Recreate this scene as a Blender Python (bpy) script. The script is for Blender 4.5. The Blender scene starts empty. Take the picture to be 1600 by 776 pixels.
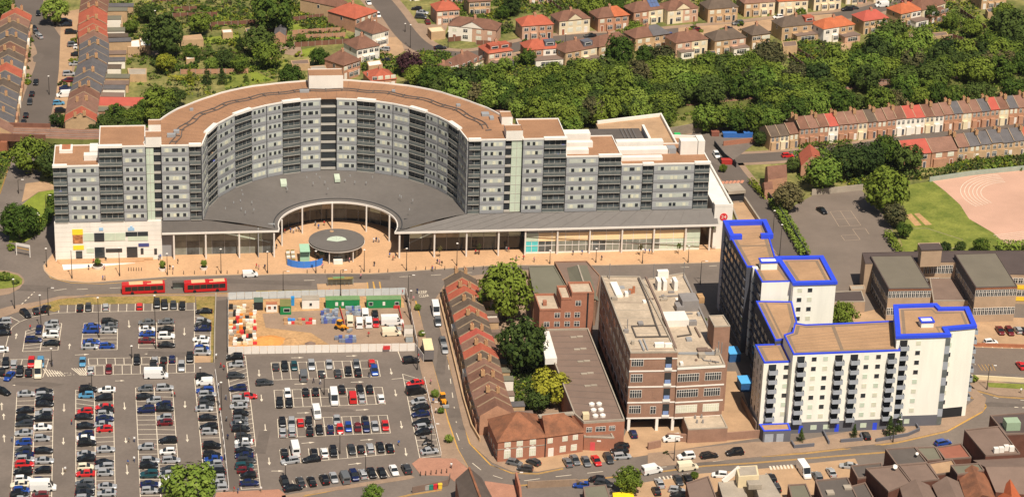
import bpy, math, random
from mathutils import Vector, Matrix
R = math.radians
random.seed(7)
SC = bpy.context.scene
COL = SC.collection

# ---------------------------------------------------------------- camera
IW, IH = 1600.0, 776.0            # size of the photograph
FPX, PITCH, ROLL, CAMH = 3900.0, R(23.5), R(2.0), 290.0
FW = Vector((0, math.cos(PITCH), -math.sin(PITCH)))
_r0 = Vector((1, 0, 0)); _u0 = Vector((0, math.sin(PITCH), math.cos(PITCH)))
RT = _r0 * math.cos(ROLL) + _u0 * math.sin(ROLL)
UP = _u0 * math.cos(ROLL) - _r0 * math.sin(ROLL)
CAM = Vector((0, -CAMH / math.tan(PITCH), CAMH))
cd = bpy.data.cameras.new('camera'); co = bpy.data.objects.new('camera', cd); COL.objects.link(co)
cd.sensor_width = 36; cd.sensor_fit = 'HORIZONTAL'; cd.lens = FPX / IW * 36
cd.clip_start = 5; cd.clip_end = 6000
m = Matrix.Identity(4)
for i in range(3):
    m[i][0] = RT[i]; m[i][1] = UP[i]; m[i][2] = -FW[i]; m[i][3] = CAM[i]
co.matrix_world = m
SC.camera = co

# ---------------------------------------------------------------- sky, sun, exposure
SUN_EL = R(58)
SDIR = Vector((0.35, -0.937, 0)) * math.cos(SUN_EL) + Vector((0, 0, math.sin(SUN_EL)))   # towards the sun
wd = bpy.data.worlds.new('World'); SC.world = wd; wd.use_nodes = True
nt = wd.node_tree; bg = nt.nodes['Background']
sky = nt.nodes.new('ShaderNodeTexSky'); sky.sky_type = 'NISHITA'; sky.sun_disc = False
sky.sun_elevation = SUN_EL; sky.sun_rotation = math.atan2(SDIR.x, SDIR.y)
sky.air_density = 1.0; sky.dust_density = 2.0; sky.ozone_density = 1.0
nt.links.new(sky.outputs[0], bg.inputs[0]); bg.inputs[1].default_value = 0.05
sl = bpy.data.lights.new('sun', 'SUN'); so = bpy.data.objects.new('sun', sl); COL.objects.link(so)
sl.energy = 5.0; sl.angle = R(0.53); sl.color = (1.0, 0.92, 0.80)
so.rotation_euler = SDIR.to_track_quat('Z', 'Y').to_euler(); so.location = (0, 0, 400)
SC.view_settings.view_transform = 'Standard'; SC.view_settings.look = 'None'
SC.view_settings.exposure = 0.2; SC.view_settings.gamma = 1.0
SC.render.engine = 'CYCLES'
SC.cycles.max_bounces = 4; SC.cycles.diffuse_bounces = 2; SC.cycles.glossy_bounces = 2
SC.cycles.transparent_max_bounces = 4

# ---------------------------------------------------------------- helpers
def ray(px, py): return FW * FPX + RT * (px - IW / 2) - UP * (py - IH / 2)
def G(px, py, z=0.0):
    """the point at height z that the photograph shows at this pixel"""
    d = ray(px, py); t = (z - CAM.z) / d.z
    p = CAM + d * t; p.z = z
    return p
def ppm(p): return FPX / (Vector(p) - CAM).dot(FW)      # pixels per metre there
def hgt(px, py, py_top):
    """height of something standing at ground pixel (px,py) whose top shows at py_top"""
    p = G(px, py); s = ppm(p)
    return (py - py_top) / (s * math.cos(PITCH + math.atan((py - 388) / FPX)))
def V(x, y, z=0.0): return Vector((x, y, z))

MATS = {}
def srgb(c):
    return tuple(((v / 255) / 12.92 if v <= 10 else (((v / 255) + 0.055) / 1.055) ** 2.4) for v in c)
def mat(name, col, rough=0.8, var=0.18, scale=0.6, metal=0.0, fine=0.0, fscale=6.0, spec=0.3, tint=None, stretch=0.0):
    """principled surface; two world-space noises vary the colour (broad wear + fine grain)"""
    if name in MATS: return MATS[name]
    m = bpy.data.materials.new(name); m.use_nodes = True
    n = m.node_tree.nodes; L = m.node_tree.links; b = n['Principled BSDF']
    b.inputs['Roughness'].default_value = rough; b.inputs['Metallic'].default_value = metal
    b.inputs['Specular IOR Level'].default_value = spec
    c = Vector(col[:3])
    if var or fine:
        geo = n.new('ShaderNodeNewGeometry')
        t = n.new('ShaderNodeTexNoise'); t.inputs['Scale'].default_value = scale; t.inputs['Detail'].default_value = 4
        t.inputs['Roughness'].default_value = 0.65
        if stretch:
            sv = n.new('ShaderNodeVectorMath'); sv.operation = 'MULTIPLY'; sv.inputs[1].default_value = (1, 1, stretch)
            L.new(geo.outputs['Position'], sv.inputs[0]); L.new(sv.outputs[0], t.inputs['Vector'])
        else: L.new(geo.outputs['Position'], t.inputs['Vector'])
        r = n.new('ShaderNodeValToRGB'); e = r.color_ramp.elements
        lo = c * (1 - var); hi = c * (1 + var)
        if tint: hi = Vector(tint)
        e[0].position = 0.32; e[0].color = (*lo, 1); e[1].position = 0.68; e[1].color = (*hi, 1)
        L.new(t.outputs['Fac'], r.inputs['Fac'])
        out = r.outputs['Color']
        if fine:
            t2 = n.new('ShaderNodeTexNoise'); t2.inputs['Scale'].default_value = fscale; t2.inputs['Detail'].default_value = 2
            L.new(geo.outputs['Position'], t2.inputs['Vector'])
            mp = n.new('ShaderNodeMapRange'); mp.inputs[1].default_value = 0.3; mp.inputs[2].default_value = 0.7
            mp.inputs[3].default_value = 1 - fine; mp.inputs[4].default_value = 1 + fine
            L.new(t2.outputs['Fac'], mp.inputs[0])
            mx = n.new('ShaderNodeVectorMath'); mx.operation = 'SCALE'
            L.new(out, mx.inputs[0]); L.new(mp.outputs[0], mx.inputs['Scale']); out = mx.outputs[0]
        L.new(out, b.inputs['Base Color'])
    else:
        b.inputs['Base Color'].default_value = (*c, 1)
    MATS[name] = m
    return m

def tag(o, label=None, cat=None, group=None, kind=None):
    if label: o['label'] = label
    if cat: o['category'] = cat
    if group: o['group'] = group
    if kind: o['kind'] = kind
    return o
def empty(name, loc, label=None, cat=None, group=None, rz=0.0):
    o = bpy.data.objects.new(name, None); o.location = loc; o.rotation_euler = (0, 0, rz)
    o.empty_display_size = 0.1
    COL.objects.link(o)
    return tag(o, label, cat, group)

class MB:
    """collects shapes; build() links them as one mesh object"""
    def __init__(s): s.v = []; s.f = []; s.m = []; s.mi = 0
    def add(s, vs, fs):
        o = len(s.v); s.v += [tuple(x) for x in vs]
        for f in fs: s.f.append([i + o for i in f]); s.m.append(s.mi)
        return s
    def box(s, x0, x1, y0, y1, z0, z1):
        return s.obox(V((x0 + x1) / 2, (y0 + y1) / 2, z0), V(1, 0), V(0, 1), (x1 - x0) / 2, (y1 - y0) / 2, z1 - z0)
    def obox(s, c, ax, ay, hx, hy, h, taper=1.0):
        """box on base centre c, horizontal half axes, height h"""
        z = V(0, 0, h); c = Vector(c)
        p = [c + ax * (hx * i) + ay * (hy * j) for i, j in ((-1, -1), (1, -1), (1, 1), (-1, 1))]
        q = [c + z + ax * (hx * i * taper) + ay * (hy * j * taper) for i, j in ((-1, -1), (1, -1), (1, 1), (-1, 1))]
        return s.add(p + q, [(3, 2, 1, 0), (4, 5, 6, 7), (0, 1, 5, 4), (1, 2, 6, 5), (2, 3, 7, 6), (3, 0, 4, 7)])
    def prism(s, poly, z0, z1, cap=True, bottom=False):
        n = len(poly)
        a = sum(poly[i][0] * poly[(i + 1) % n][1] - poly[(i + 1) % n][0] * poly[i][1] for i in range(n))
        if a < 0: poly = list(reversed(poly))
        vs = [(p[0], p[1], z0) for p in poly] + [(p[0], p[1], z1) for p in poly]
        fs = [(i, (i + 1) % n, n + (i + 1) % n, n + i) for i in range(n)]
        if cap: fs.append(tuple(range(n, 2 * n)))
        if bottom: fs.append(tuple(reversed(range(n))))
        return s.add(vs, fs)
    def sheet(s, poly, z=None):
        n = len(poly)
        a = sum(poly[i][0] * poly[(i + 1) % n][1] - poly[(i + 1) % n][0] * poly[i][1] for i in range(n))
        if a < 0: poly = list(reversed(poly))
        return s.add([(p[0], p[1], p[2] if z is None else z) for p in poly], [tuple(range(n))])
    def quad(s, a, b, c, d): return s.add([a, b, c, d], [(0, 1, 2, 3)])
    def tri(s, a, b, c): return s.add([a, b, c], [(0, 1, 2)])
    def bar(s, a, b, w, h=None):
        """bar from a to b, width w (horizontal), height h"""
        a = Vector(a); b = Vector(b); h = h or w; d = (b - a)
        if d.length < 1e-6: return s
        d.normalize(); x = d.cross(V(0, 0, 1))
        if x.length < 1e-3: x = V(1, 0, 0)
        x.normalize(); y = x.cross(d); x = x * w / 2; y = y * h / 2
        p = [a - x - y, a + x - y, a + x + y, a - x + y]; q = [b - x - y, b + x - y, b + x + y, b - x + y]
        return s.add(p + q, [(0, 1, 2, 3), (7, 6, 5, 4), (0, 4, 5, 1), (1, 5, 6, 2), (2, 6, 7, 3), (3, 7, 4, 0)])
    def tube(s, a, b, r0, r1=None, n=8, cap=True):
        a = Vector(a); b = Vector(b); r1 = r0 if r1 is None else r1; d = (b - a).normalized()
        x = d.cross(V(0, 0, 1)); x = V(1, 0, 0) if x.length < 1e-3 else x.normalized(); y = d.cross(x)
        p = [a + (x * math.cos(t) + y * math.sin(t)) * r0 for t in [6.28319 * i / n for i in range(n)]]
        q = [b + (x * math.cos(t) + y * math.sin(t)) * r1 for t in [6.28319 * i / n for i in range(n)]]
        fs = [(i, n + i, n + (i + 1) % n, (i + 1) % n) for i in range(n)]
        if cap: fs += [tuple(reversed(range(n, 2 * n))), tuple(range(n))]
        return s.add(p + q, fs)
    def strip(s, pts, w, z=None, closed=False):
        """flat ribbon along a ground polyline"""
        pts = [Vector(p) for p in pts]; n = len(pts); vs = []
        for i, p in enumerate(pts):
            a = pts[i - 1] if (i > 0 or closed) else p; b = pts[(i + 1) % n] if (i < n - 1 or closed) else p
            d = (b - a); d.z = 0
            if d.length < 1e-9: d = V(1, 0)
            d.normalize(); q = V(-d.y, d.x) * (w / 2)
            zz = p.z if z is None else z
            vs += [(p.x + q.x, p.y + q.y, zz), (p.x - q.x, p.y - q.y, zz)]
        k = n if closed else n - 1
        return s.add(vs, [(2 * i, 2 * i + 1, (2 * i + 3) % (2 * n), (2 * i + 2) % (2 * n)) for i in range(k)])
    def wall(s, pts, t, z0, z1, closed=False):
        """standing wall of thickness t along a polyline, mitred at the corners"""
        pts = [Vector((p[0], p[1], 0)) for p in pts]; n = len(pts); vs = []
        for i, p in enumerate(pts):
            d1 = (p - pts[i - 1]) if (i > 0 or closed) else (pts[1] - p)
            d2 = (pts[(i + 1) % n] - p) if (i < n - 1 or closed) else d1
            d1 = d1.normalized(); d2 = d2.normalized()
            n1 = V(-d1.y, d1.x); n2 = V(-d2.y, d2.x); k = max(.35, 1 + n1.dot(n2)); q = (n1 + n2) * (t / 2 / k)
            for sg, z in ((1, z0), (-1, z0), (-1, z1), (1, z1)): vs.append((p.x + sg * q.x, p.y + sg * q.y, z))
        fs = []
        for i in range(n if closed else n - 1):
            a, b = 4 * i, 4 * ((i + 1) % n)
            for k in range(4): fs.append((a + k, b + k, b + (k + 1) % 4, a + (k + 1) % 4))
        if not closed: fs += [(0, 1, 2, 3), tuple(reversed(range(4 * n - 4, 4 * n)))]
        return s.add(vs, fs)
    def mesh(s, name, mats, loc=(0, 0, 0), smooth=False):
        me = bpy.data.meshes.new(name)
        l = Vector(loc)
        me.from_pydata([(x - l.x, y - l.y, z - l.z) for x, y, z in s.v], [], s.f)
        for m in (mats if isinstance(mats, (list, tuple)) else [mats]): me.materials.append(m)
        if any(s.m): me.polygons.foreach_set('material_index', s.m)
        if smooth: me.polygons.foreach_set('use_smooth', [True] * len(me.polygons))
        me.update()
        return me
    def build(s, name, mats, parent=None, loc=None, smooth=False):
        """mesh in world coordinates -> object under parent (parents are moved, never turned, for these)"""
        if loc is None: loc = wloc(parent) if parent else (0, 0, 0)
        me = s.mesh(name, mats, loc, smooth)
        o = bpy.data.objects.new(name, me); COL.objects.link(o)
        if parent: o.parent = parent
        else: o.location = loc
        return o
def wloc(o):
    p = Vector((0, 0, 0))
    while o is not None: p = p + o.location; o = o.parent
    return p
def inst(name, me, parent=None, loc=(0, 0, 0), rz=0.0, sc=None, mats=None):
    """object that shares mesh data"""
    o = bpy.data.objects.new(name, me); o.location = loc; o.rotation_euler = (0, 0, rz)
    if sc: o.scale = sc
    COL.objects.link(o)
    if parent: o.parent = parent
    if mats:
        for i, mm in enumerate(mats):
            if mm: o.material_slots[i].link = 'OBJECT'; o.material_slots[i].material = mm
    return o
def copy_tree(o, parent=None):
    c = o.copy(); COL.objects.link(c); c.parent = parent
    for ch in list(o.children): copy_tree(ch, c)
    return c
def px(*a):
    """flat list of pixel pairs -> list of ground points"""
    return [G(a[i], a[i + 1]) for i in range(0, len(a), 2)]
def pz(z, *a): return [G(a[i], a[i + 1], z) for i in range(0, len(a), 2)]
def lerp(a, b, t): return a + (b - a) * t
def ordn(i):
    w = ['first', 'second', 'third', 'fourth', 'fifth', 'sixth', 'seventh', 'eighth', 'ninth', 'tenth', 'eleventh', 'twelfth', 'thirteenth',
         'fourteenth', 'fifteenth', 'sixteenth', 'seventeenth', 'eighteenth', 'nineteenth', 'twentieth']
    return w[i] if i < 20 else ('twenty-' + w[i - 20] if i < 29 else str(i + 1) + 'th')

# ---------------------------------------------------------------- materials
M_asph = mat('worn_asphalt', srgb((112, 101, 92)), .9, .15, .07, fine=.06, fscale=1.2)
M_lot = mat('car_park_asphalt', srgb((117, 103, 91)), .9, .09, .06, fine=.06, fscale=1.5)
M_dark_asph = mat('dark_asphalt', srgb((98, 88, 80)), .9, .10, .08, fine=.06)
M_plaza = mat('orange_paving', srgb((194, 154, 116)), .85, .11, .10, fine=.06, fscale=1.6)
M_paving = mat('grey_paving', srgb((148, 124, 103)), .9, .12, .2, fine=.08, fscale=2)
M_brickpave = mat('red_brick_paving', srgb((166, 120, 98)), .9, .10, .3, fine=.08, fscale=3)
M_kerb = mat('kerb_stone', srgb((170, 148, 124)), .9, .1, .5)
M_white_line = mat('road_paint_white', srgb((214, 200, 178)), .8, .15, .8)
M_yellow_line = mat('road_paint_yellow', srgb((196, 150, 74)), .8, .15, .8)
M_earth = mat('garden_ground', srgb((88, 100, 42)), 1, .3, .09, tint=srgb((144, 134, 80)), fine=.22, fscale=.8)
M_grass = mat('mown_grass', srgb((98, 112, 40)), 1, .22, .15, tint=srgb((134, 136, 60)), fine=.16, fscale=1.6)
M_drygrass = mat('dry_grass', srgb((124, 116, 56)), 1, .2, .25, tint=srgb((166, 136, 84)), fine=.15, fscale=2)
M_lawn = mat('garden_lawn', srgb((122, 132, 46)), 1, .2, .2, fine=.15, fscale=2)
M_track = mat('red_track', srgb((192, 152, 130)), .9, .09, .06, fine=.05)
M_gravelroof = mat('gravel_roof', srgb((154, 115, 86)), .95, .13, .12, fine=.10, fscale=2.2)
M_sand = mat('sandy_ground', srgb((178, 140, 98)), 1, .2, .15, fine=.12, fscale=1.2)
M_tan = mat('tan_concrete', srgb((172, 140, 108)), .9, .14, .2, fine=.08)
M_concrete = mat('concrete', srgb((160, 148, 132)), .9, .14, .25, fine=.08)
M_white = mat('white_render', srgb((226, 214, 196)), .8, .04, .2)
M_trimwhite = mat('white_trim', srgb((222, 214, 204)), .6, .03, .3)
M_greypanel = mat('grey_panel', srgb((132, 130, 134)), .55, .04, .15)
M_greypanel2 = mat('dark_grey_panel', srgb((112, 110, 116)), .55, .04, .15)
M_metalroof = mat('grey_metal_roof', srgb((102, 96, 91)), .6, .08, .08, fine=.05, fscale=.7, spec=.3)
M_darkroof = mat('dark_flat_roof', srgb((92, 84, 78)), .85, .12, .12, fine=.08)
M_glass = mat('dark_glass', (.03, .035, .04), .12, 0, spec=.6)
M_glass2 = mat('green_glass', srgb((150, 160, 146)), .2, .12, .5, spec=.5)
M_paleglass = mat('pale_blind', srgb((178, 178, 158)), .4, .14, .8, spec=.4)
M_steel = mat('painted_steel', srgb((150, 150, 150)), .5, .05, 1)
M_pole = mat('dark_pole', srgb((62, 56, 52)), .6, .05, 1)
M_black = mat('black_rubber', (.02, .02, .02), .8, 0)
M_blue = mat('blue_trim', srgb((52, 78, 214)), .5, .05, .4)
M_brick = mat('red_brick', srgb((150, 96, 70)), .95, .16, .5, fine=.10, fscale=5)
M_brick2 = mat('orange_brick', srgb((166, 106, 76)), .95, .14, .5, fine=.10, fscale=5)
M_brickd = mat('brown_brick', srgb((142, 108, 86)), .95, .16, .5, fine=.10, fscale=5)
M_stock = mat('yellow_stock_brick', srgb((176, 138, 100)), .95, .14, .5, fine=.10, fscale=5)
M_cream = mat('cream_render', srgb((216, 196, 158)), .85, .06, .4)
M_shadowbox = mat('painted_interior_shade', (.02, .02, .022), .9, 0)  # near-black colour stands in for the shade inside openings

# ================================================================ ground, roads, pavements
def structure(name, mb, m): return tag(mb.build(name, m), kind='structure')
def flat(name, z, m, *a):
    return structure(name, MB().sheet(px(*a), z), m)
def raised(name, h, m, *a):
    return structure(name, MB().prism(px(*a), -.05, h), m)
structure('ground', MB().sheet([V(-1500, -760), V(1500, -760), V(1500, 1900), V(-1500, 1900)], 0), M_earth)
flat('asphalt_ground', .02, M_asph, -90,300, 0,300, 19,240, 26,214, 82,206, 66,250, 60,300, 100,360, 104,404, 400,424, 1131,404, 1240,398, 1300,395, 1700,395, 1700,900, -200,900)
def road(name, w, pave, *a):
    p = px(*a)
    # smooth the polyline
    for _ in range(2):
        q = [p[0]]
        for i in range(len(p) - 1): q += [lerp(p[i], p[i + 1], .25), lerp(p[i], p[i + 1], .75)]
        p = q + [p[-1]]
    if pave: structure('pavement', MB().strip(p, w + 2 * pave, .03), M_paving)
    structure(name, MB().strip(p, w, .05), M_dark_asph)
    return p
road('street', 10.5, 3.2, 38,-40, 44,0, 50,22, 62,46, 76,66, 83,82, 79,105, 70,128, 62,150, 55,176, 50,200, 44,225)
road('street', 8.5, 3, 540,-40, 585,-10, 612,22, 632,52, 655,74, 690,86, 740,88, 790,78, 850,64, 930,58, 1000,57, 1060,50, 1150,43, 1230,33, 1300,27, 1345,20, 1395,6, 1430,-14)
road('street', 7.5, 2, 1130,249, 1200,246, 1260,241, 1330,233, 1420,219, 1520,203, 1660,184)
road('service_road', 9, 2, 1098,200, 1112,228, 1130,256, 1152,284, 1184,322, 1214,362, 1244,404, 1262,440)
flat('service_yard', .06, M_asph, 1036,222, 1060,212, 1150,205, 1185,212, 1180,224, 1130,262, 1108,252)
flat('playground', .06, mat('playground_tarmac', srgb((118, 105, 94)), .9, .12, .07, fine=.05), 1226,330, 1272,304, 1346,297, 1392,350, 1404,396, 1430,470, 1290,500, 1262,410)
flat('school_yard', .03, M_tan, 1290,470, 1480,480, 1560,495, 1700,500, 1700,548, 1520,548, 1500,520, 1300,520)
flat('sports_field', .06, M_grass, 1404,292, 1450,284, 1700,258, 1700,410, 1416,398, 1398,350)
flat('running_track', .09, M_track, 1455,282, 1500,273, 1700,260, 1700,400, 1572,382, 1552,364, 1514,342, 1500,320, 1478,300)
flat('field_wear', .075, M_sand, 1414,336, 1424,334, 1440,352, 1430,353)
flat('field_wear', .075, M_sand, 1428,334, 1436,333, 1456,351, 1446,352)
# lanes of the small track
ln = MB(); cc = G(1590, 306)
for k in range(6):
    rr = 17.6 - 1.25 * k
    ln.strip([cc + V(rr * math.cos(t), rr * math.sin(t)) for t in [R(100 + 5.5 * i) for i in range(22)]], .22, .105)
for k in range(7):
    ln.strip([G(1552 + k * 4, 368 + k * 2.4), G(1640 + k * 4, 357 + k * 2.4)], .2, .107)
structure('track_lines', ln, M_white_line)
pl = MB()
for a in ((1297,331,1311,354), (1313,330,1328,353), (1329,329,1345,352), (1297,331,1329,329), (1304,343,1337,341), (1311,354,1345,352),
          (1314,368,1320,376), (1314,368,1338,366.5), (1320,376,1344,374.5), (1338,366.5,1344,374.5), (1332,358,1352,357), (1352,357,1358,366), (1332,358,1338,366.5)):
    pl.strip(px(*a), .18, .075)
for a in ((1449,357,1505,375), (1424,357,1449,357), (1480,392,1500,382)): pl.strip(px(*a), .2, .075)
structure('court_lines', pl, mat('faded_paint', srgb((160, 140, 120)), .9, .1, .6))

# plaza in front of the long building, raised on a kerb
PLZ = (84,395, 72.7,409, 68,415.6, 69.6,423, 77,431, 89.7,436.4, 111,439.5, 136,441.4, 160,440.3, 200,437, 258,432.8, 381,429, 400,430, 464,427.7, 580,427.7, 657.7,422.5, 755.7,416, 800,414.3, 944,414.8, 1088.7,411, 1140,409, 1140,335, 1000,330, 400,320, 110,335)
raised('plaza', .12, M_plaza, *PLZ)
structure('kerb', MB().wall([p for p in px(*PLZ[:52])], .35, -.05, .135), M_kerb)
# roundabout, verges, small islands
raised('roundabout_apron', .10, M_paving, -60,446, -60,420, 10,423, 30,428, 37,435, 38,441, 30,451, 15,459, -60,472)
raised('roundabout_bed', .25, M_grass, -60,424, 10,426, 28,431, 35,437, 34,444, 24,449, 6,451, -60,458)
raised('verge', .15, M_drygrass, 66,482, 74,473, 96,468, 140,464.5, 240,463, 305,462.5, 305,472.5, 92.4,476.5, 94,484, 84,487)
raised('verge', .155, M_drygrass, 306,464, 337,463, 335,490, 333,566, 329,566, 330,500, 308,490)
raised('tan_patch', .11, M_tan, 304,556, 332,556, 333,565.5, 304,566.5)
raised('verge', .12, M_lawn, 84,297, 85,316, 75,338, 57,367, 38,379, 14,379, 18,335, 44,312, 60,301)
raised('path', .11, M_tan, 40,287, 72,283, 84,290, 84,296, 60,300, 44,311, 34,316)
raised('pavement', .12, M_paving, -60,480, 0,483, 14,479, 60,471, 92,463, 140,461.5, 300,460, 620,457, 634,462, 642,474, 633,472, 628,464, 500,463, 300,463.5, 140,463, 96,466.5, 62,476.5, 20,490, 0,497, -60,515)
raised('verge', .14, M_drygrass, 400,454.5, 494,453, 494,458.5, 400,460)
raised('bus_island', .14, M_tan, 495,444, 574,442, 574,455, 497,457)
flat('yellow_hatching', .04, M_yellow_line, 572,441, 575,441, 576,453, 573,453)
flat('yellow_hatching', .04, M_yellow_line, 582,440, 584,440, 587,452, 584,452)
flat('yellow_hatching', .04, M_yellow_line, 592,440, 594,440, 596,452, 594,452)
# footpath between the two car parks
flat('footpath', .04, M_dark_asph, 338,470, 354,468, 356,552, 360,600, 376,764, 357,764, 342,620, 336,566)
raised('brick_paving', .1, M_brickpave, 338,769, 436,764, 446,772, 452,800, 330,800)
raised('brick_paving', .1, M_brickpave, 643.5,724, 656,715, 712,715, 735,735.5, 712,749, 710,752, 700,743, 657.5,741.7)
raised('brick_paving', .1, M_brickpave, 757,751, 806,758, 812,800, 766,800)
# pavements of the side street
raised('pavement', .12, M_paving, 676,474, 700,436, 720,436, 800,640, 812,726, 840,737, 800,736, 768,722, 736,694, 724,664, 700,560)
raised('pavement', .12, M_paving, 630,470, 646,467, 658,500, 682,590, 700,660, 714,700, 734,734, 712,716, 690,716, 676,660, 660,590, 648,540)
raised('frontage', .11, M_tan, 806,728, 840,736.5, 882,729, 962,719, 1012,706, 988,694, 984,690, 950,692, 800,714)
raised('pavement', .12, M_paving, 1012,708, 1180,690, 1240,690, 1430,655, 1505,638, 1522,624, 1500,600, 1512,598, 1541,622, 1537,641, 1480,672, 1400,690, 1260,706, 1012,730)
raised('pavement', .12, M_paving, 1508,604, 1560,617, 1600,620, 1700,623, 1700,606, 1600,603, 1530,590)
raised('verge', .14, M_grass, 1542,598, 1600,600, 1700,604, 1700,609, 1600,608, 1545,605)
raised('courtyard', .08, M_tan, 966,700, 985,660, 1075,650, 1120,640, 1136,580, 1150,580, 1186,684, 1075,700, 990,714)
raised('rear_yard', .10, M_tan, 990,756, 1090,740, 1200,731, 1336,716, 1350,744, 1262,800, 930,800)
flat('back_car_park', .05, M_lot, 1512,542, 1700,548, 1700,588, 1530,582)
raised('garden_terrace', .05, M_paving, 690,436, 830,420, 860,540, 920,660, 800,645, 770,560, 740,480)
flat('alley', .05, M_asph, 826,420, 940,414, 1140,420, 1190,690, 980,690, 900,560)
raised('bus_lane_edge', .1, M_paving, 440,774, 475,768, 640,742, 648,745, 640,748, 476,773, 446,800)

# ---------------------------------------------------------------- road paint
wl = MB(); yl = MB()
def dashes(mb, z, on, off, w, *a):
    p = px(*a); carry = 0.0; 
    for i in range(len(p) - 1):
        d = p[i + 1] - p[i]; L = d.length; d = d / L; s = carry
        while s < L:
            e = min(s + on, L)
            mb.strip([p[i] + d * s, p[i] + d * e], w, z); s += on + off
        carry = s - L
def line(mb, z, w, *a): mb.strip(px(*a), w, z)
dashes(wl, .045, 4, 4, .2, 713,676, 722,700, 737,722, 757,738, 785,747, 815,751, 860,745, 950,735, 1050,728, 1150,716, 1250,703, 1350,692, 1420,678, 1500,662)
dashes(wl, .045, 3, 5, .2, 686,470, 694,520, 702,580, 713,660)
dashes(wl, .045, 3, 6, .2, 120,452, 300,445, 500,437, 660,431, 760,424, 1000,421, 1120,415)
dashes(wl, .045, 1, 1, .3, 34,475, 54,456)
dashes(wl, .045, 1, 1, .35, 1536,632, 1620,638)
dashes(wl, .045, 4, 3, .22, 1512,610, 1560,622, 1640,628)
line(wl, .045, .2, 84,454, 104,451)
for k in range(7): line(wl, .125, .5, 1203 + k * 5.5, 728 - k * .4, 1205.5 + k * 5.5, 734 - k * .4)
for k in range(6): line(wl, .125, .4, 1030 + k * 6, 745 - k * .7, 1033 + k * 6, 750 - k * .7)
for k in range(4): line(wl, .045, .3, 1089 + k * 36, 709 - k * 4.2, 1092 + k * 36, 718 - k * 4.2)
line(wl, .045, .2, 1066,719, 1205,703)
for off in (0, 1.3):
    line(yl, .06, .22, 0, 495 + off, 22, 487 + off, 62, 476 + off, 90, 467 + off, 140, 460.5 + off, 300, 459 + off, 400, 456.5 + off)
    line(yl, .06, .2, 650 - off, 470, 668 - off, 540, 682 - off, 590, 700 - off, 655, 716 - off, 702, 735 - off, 736)
    line(yl, .06, .2, 683 + off, 480, 700 + off, 560, 722 + off, 650, 733 + off, 692, 766 + off, 726, 800, 738 + off, 840, 739 + off, 880, 731 + off)
    line(yl, .06, .2, 763, 752 + off, 790, 757 + off, 806, 758 + off, 900, 750 + off, 1000, 740 + off, 1100, 727 + off, 1180, 722 + off, 1300, 712 + off, 1390, 705 + off)
    line(yl, .06, .22, 1190, 712 + off, 1260, 707 + off, 1400, 691 + off, 1480, 673 + off, 1534, 643 + off, 1541, 634 + off, 1536, 626 + off, 1510, 618 + off)
    line(yl, .06, .22, 1512, 606 + off, 1560, 619 + off, 1640, 624 + off)
    line(yl, .06, .22, 472, 800, 473, 774 + off, 560, 757 + off, 640, 745 + off)
    line(yl, .06, .2, 590, 784 + off, 640, 772 + off, 690, 764 + off)
    line(yl, .06, .2, 0, 302 + off, 21, 238 + off)
line(yl, .06, .25, 70,424, 80,434.5, 111,442, 160,443.5, 260,436)
# bays ------------------------------------------------------------
def bays(n, t0, t1, b0, b1, edges='tb', z=.045, w=.17, mb=wl):
    a0, a1, c0, c1 = G(*t0), G(*t1), G(*b0), G(*b1)
    if 't' in edges: mb.strip([a0, a1], w, z)
    if 'b' in edges: mb.strip([c0, c1], w, z + .001)
    for i in range(n + 1):
        mb.strip([lerp(a0, a1, i / n), lerp(c0, c1, i / n)], w, z + .002)
def column(n, lt, lb, rt, rb): bays(n, lt, lb, rt, rb, 'tb')
bays(16, (92.4,476.5), (303.5,472.5), (91.5,488.5), (303.5,484), 'b')
line(wl, .045, .17, 91.5,488.5, 75,490.5, 50,495, 30,503, 19,511, 14,522, 3,565)
for a in ((31,490,40,497), (16,495,30,502), (50,488,55,494), (66,484,69,491)): line(wl, .045, .2, *a)
column(7, (40.5,517), (35.3,549), (69,508), (62.5,548)); column(7, (70,505), (62.5,548), (96.5,505), (90.5,546.5))
column(7, (131.3,505), (126.3,546), (157.5,504), (153,546)); column(7, (157.5,504), (153,546), (184,503), (183,546))
column(7, (218,505), (216.5,544), (245,504), (244,543.5)); column(7, (245,504), (244,543.5), (272.5,501), (271,542.5))
column(13, (304,484), (303.5,556), (330,486), (329,556))
bays(12, (138,560), (303.8,556.5), (139,570), (303.8,567)); bays(12, (134,571.5), (303.8,568), (134.5,586), (303.8,581.5))
bays(7, (-20,562), (76,560.5), (-22,572), (73,571)); bays(7, (-22,572.5), (73,571.5), (-26,590), (67,589))
for k in range(7): line(wl, .045, .25, 68 + k * 4.2, 576 + k * .6, 76 + k * 4.2, 588 - k * .1)
for k in range(6): line(wl, .045, .25, 112 + k * 4, 575, 126 + k * 2.5, 586)
NL = 24
column(NL, (26.6,612.4), (16.5,790), (55.3,611.7), (48.2,790)); column(NL, (55.5,611.7), (48.4,790), (83.6,609.6), (80.5,790))
column(NL, (118.4,609), (118.6,790), (147.4,613), (150,790)); column(NL, (147.6,613), (150.2,790), (176.8,611), (180.4,790))
column(NL, (211.8,605.5), (220,790), (240.7,605), (252,790)); column(NL, (240.9,605), (252.2,790), (269.5,606), (283,790))
column(22, (304,591), (321,768), (333.5,590), (353,768))
column(30, (354,566), (377,764), (383.5,556), (407,762))
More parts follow.
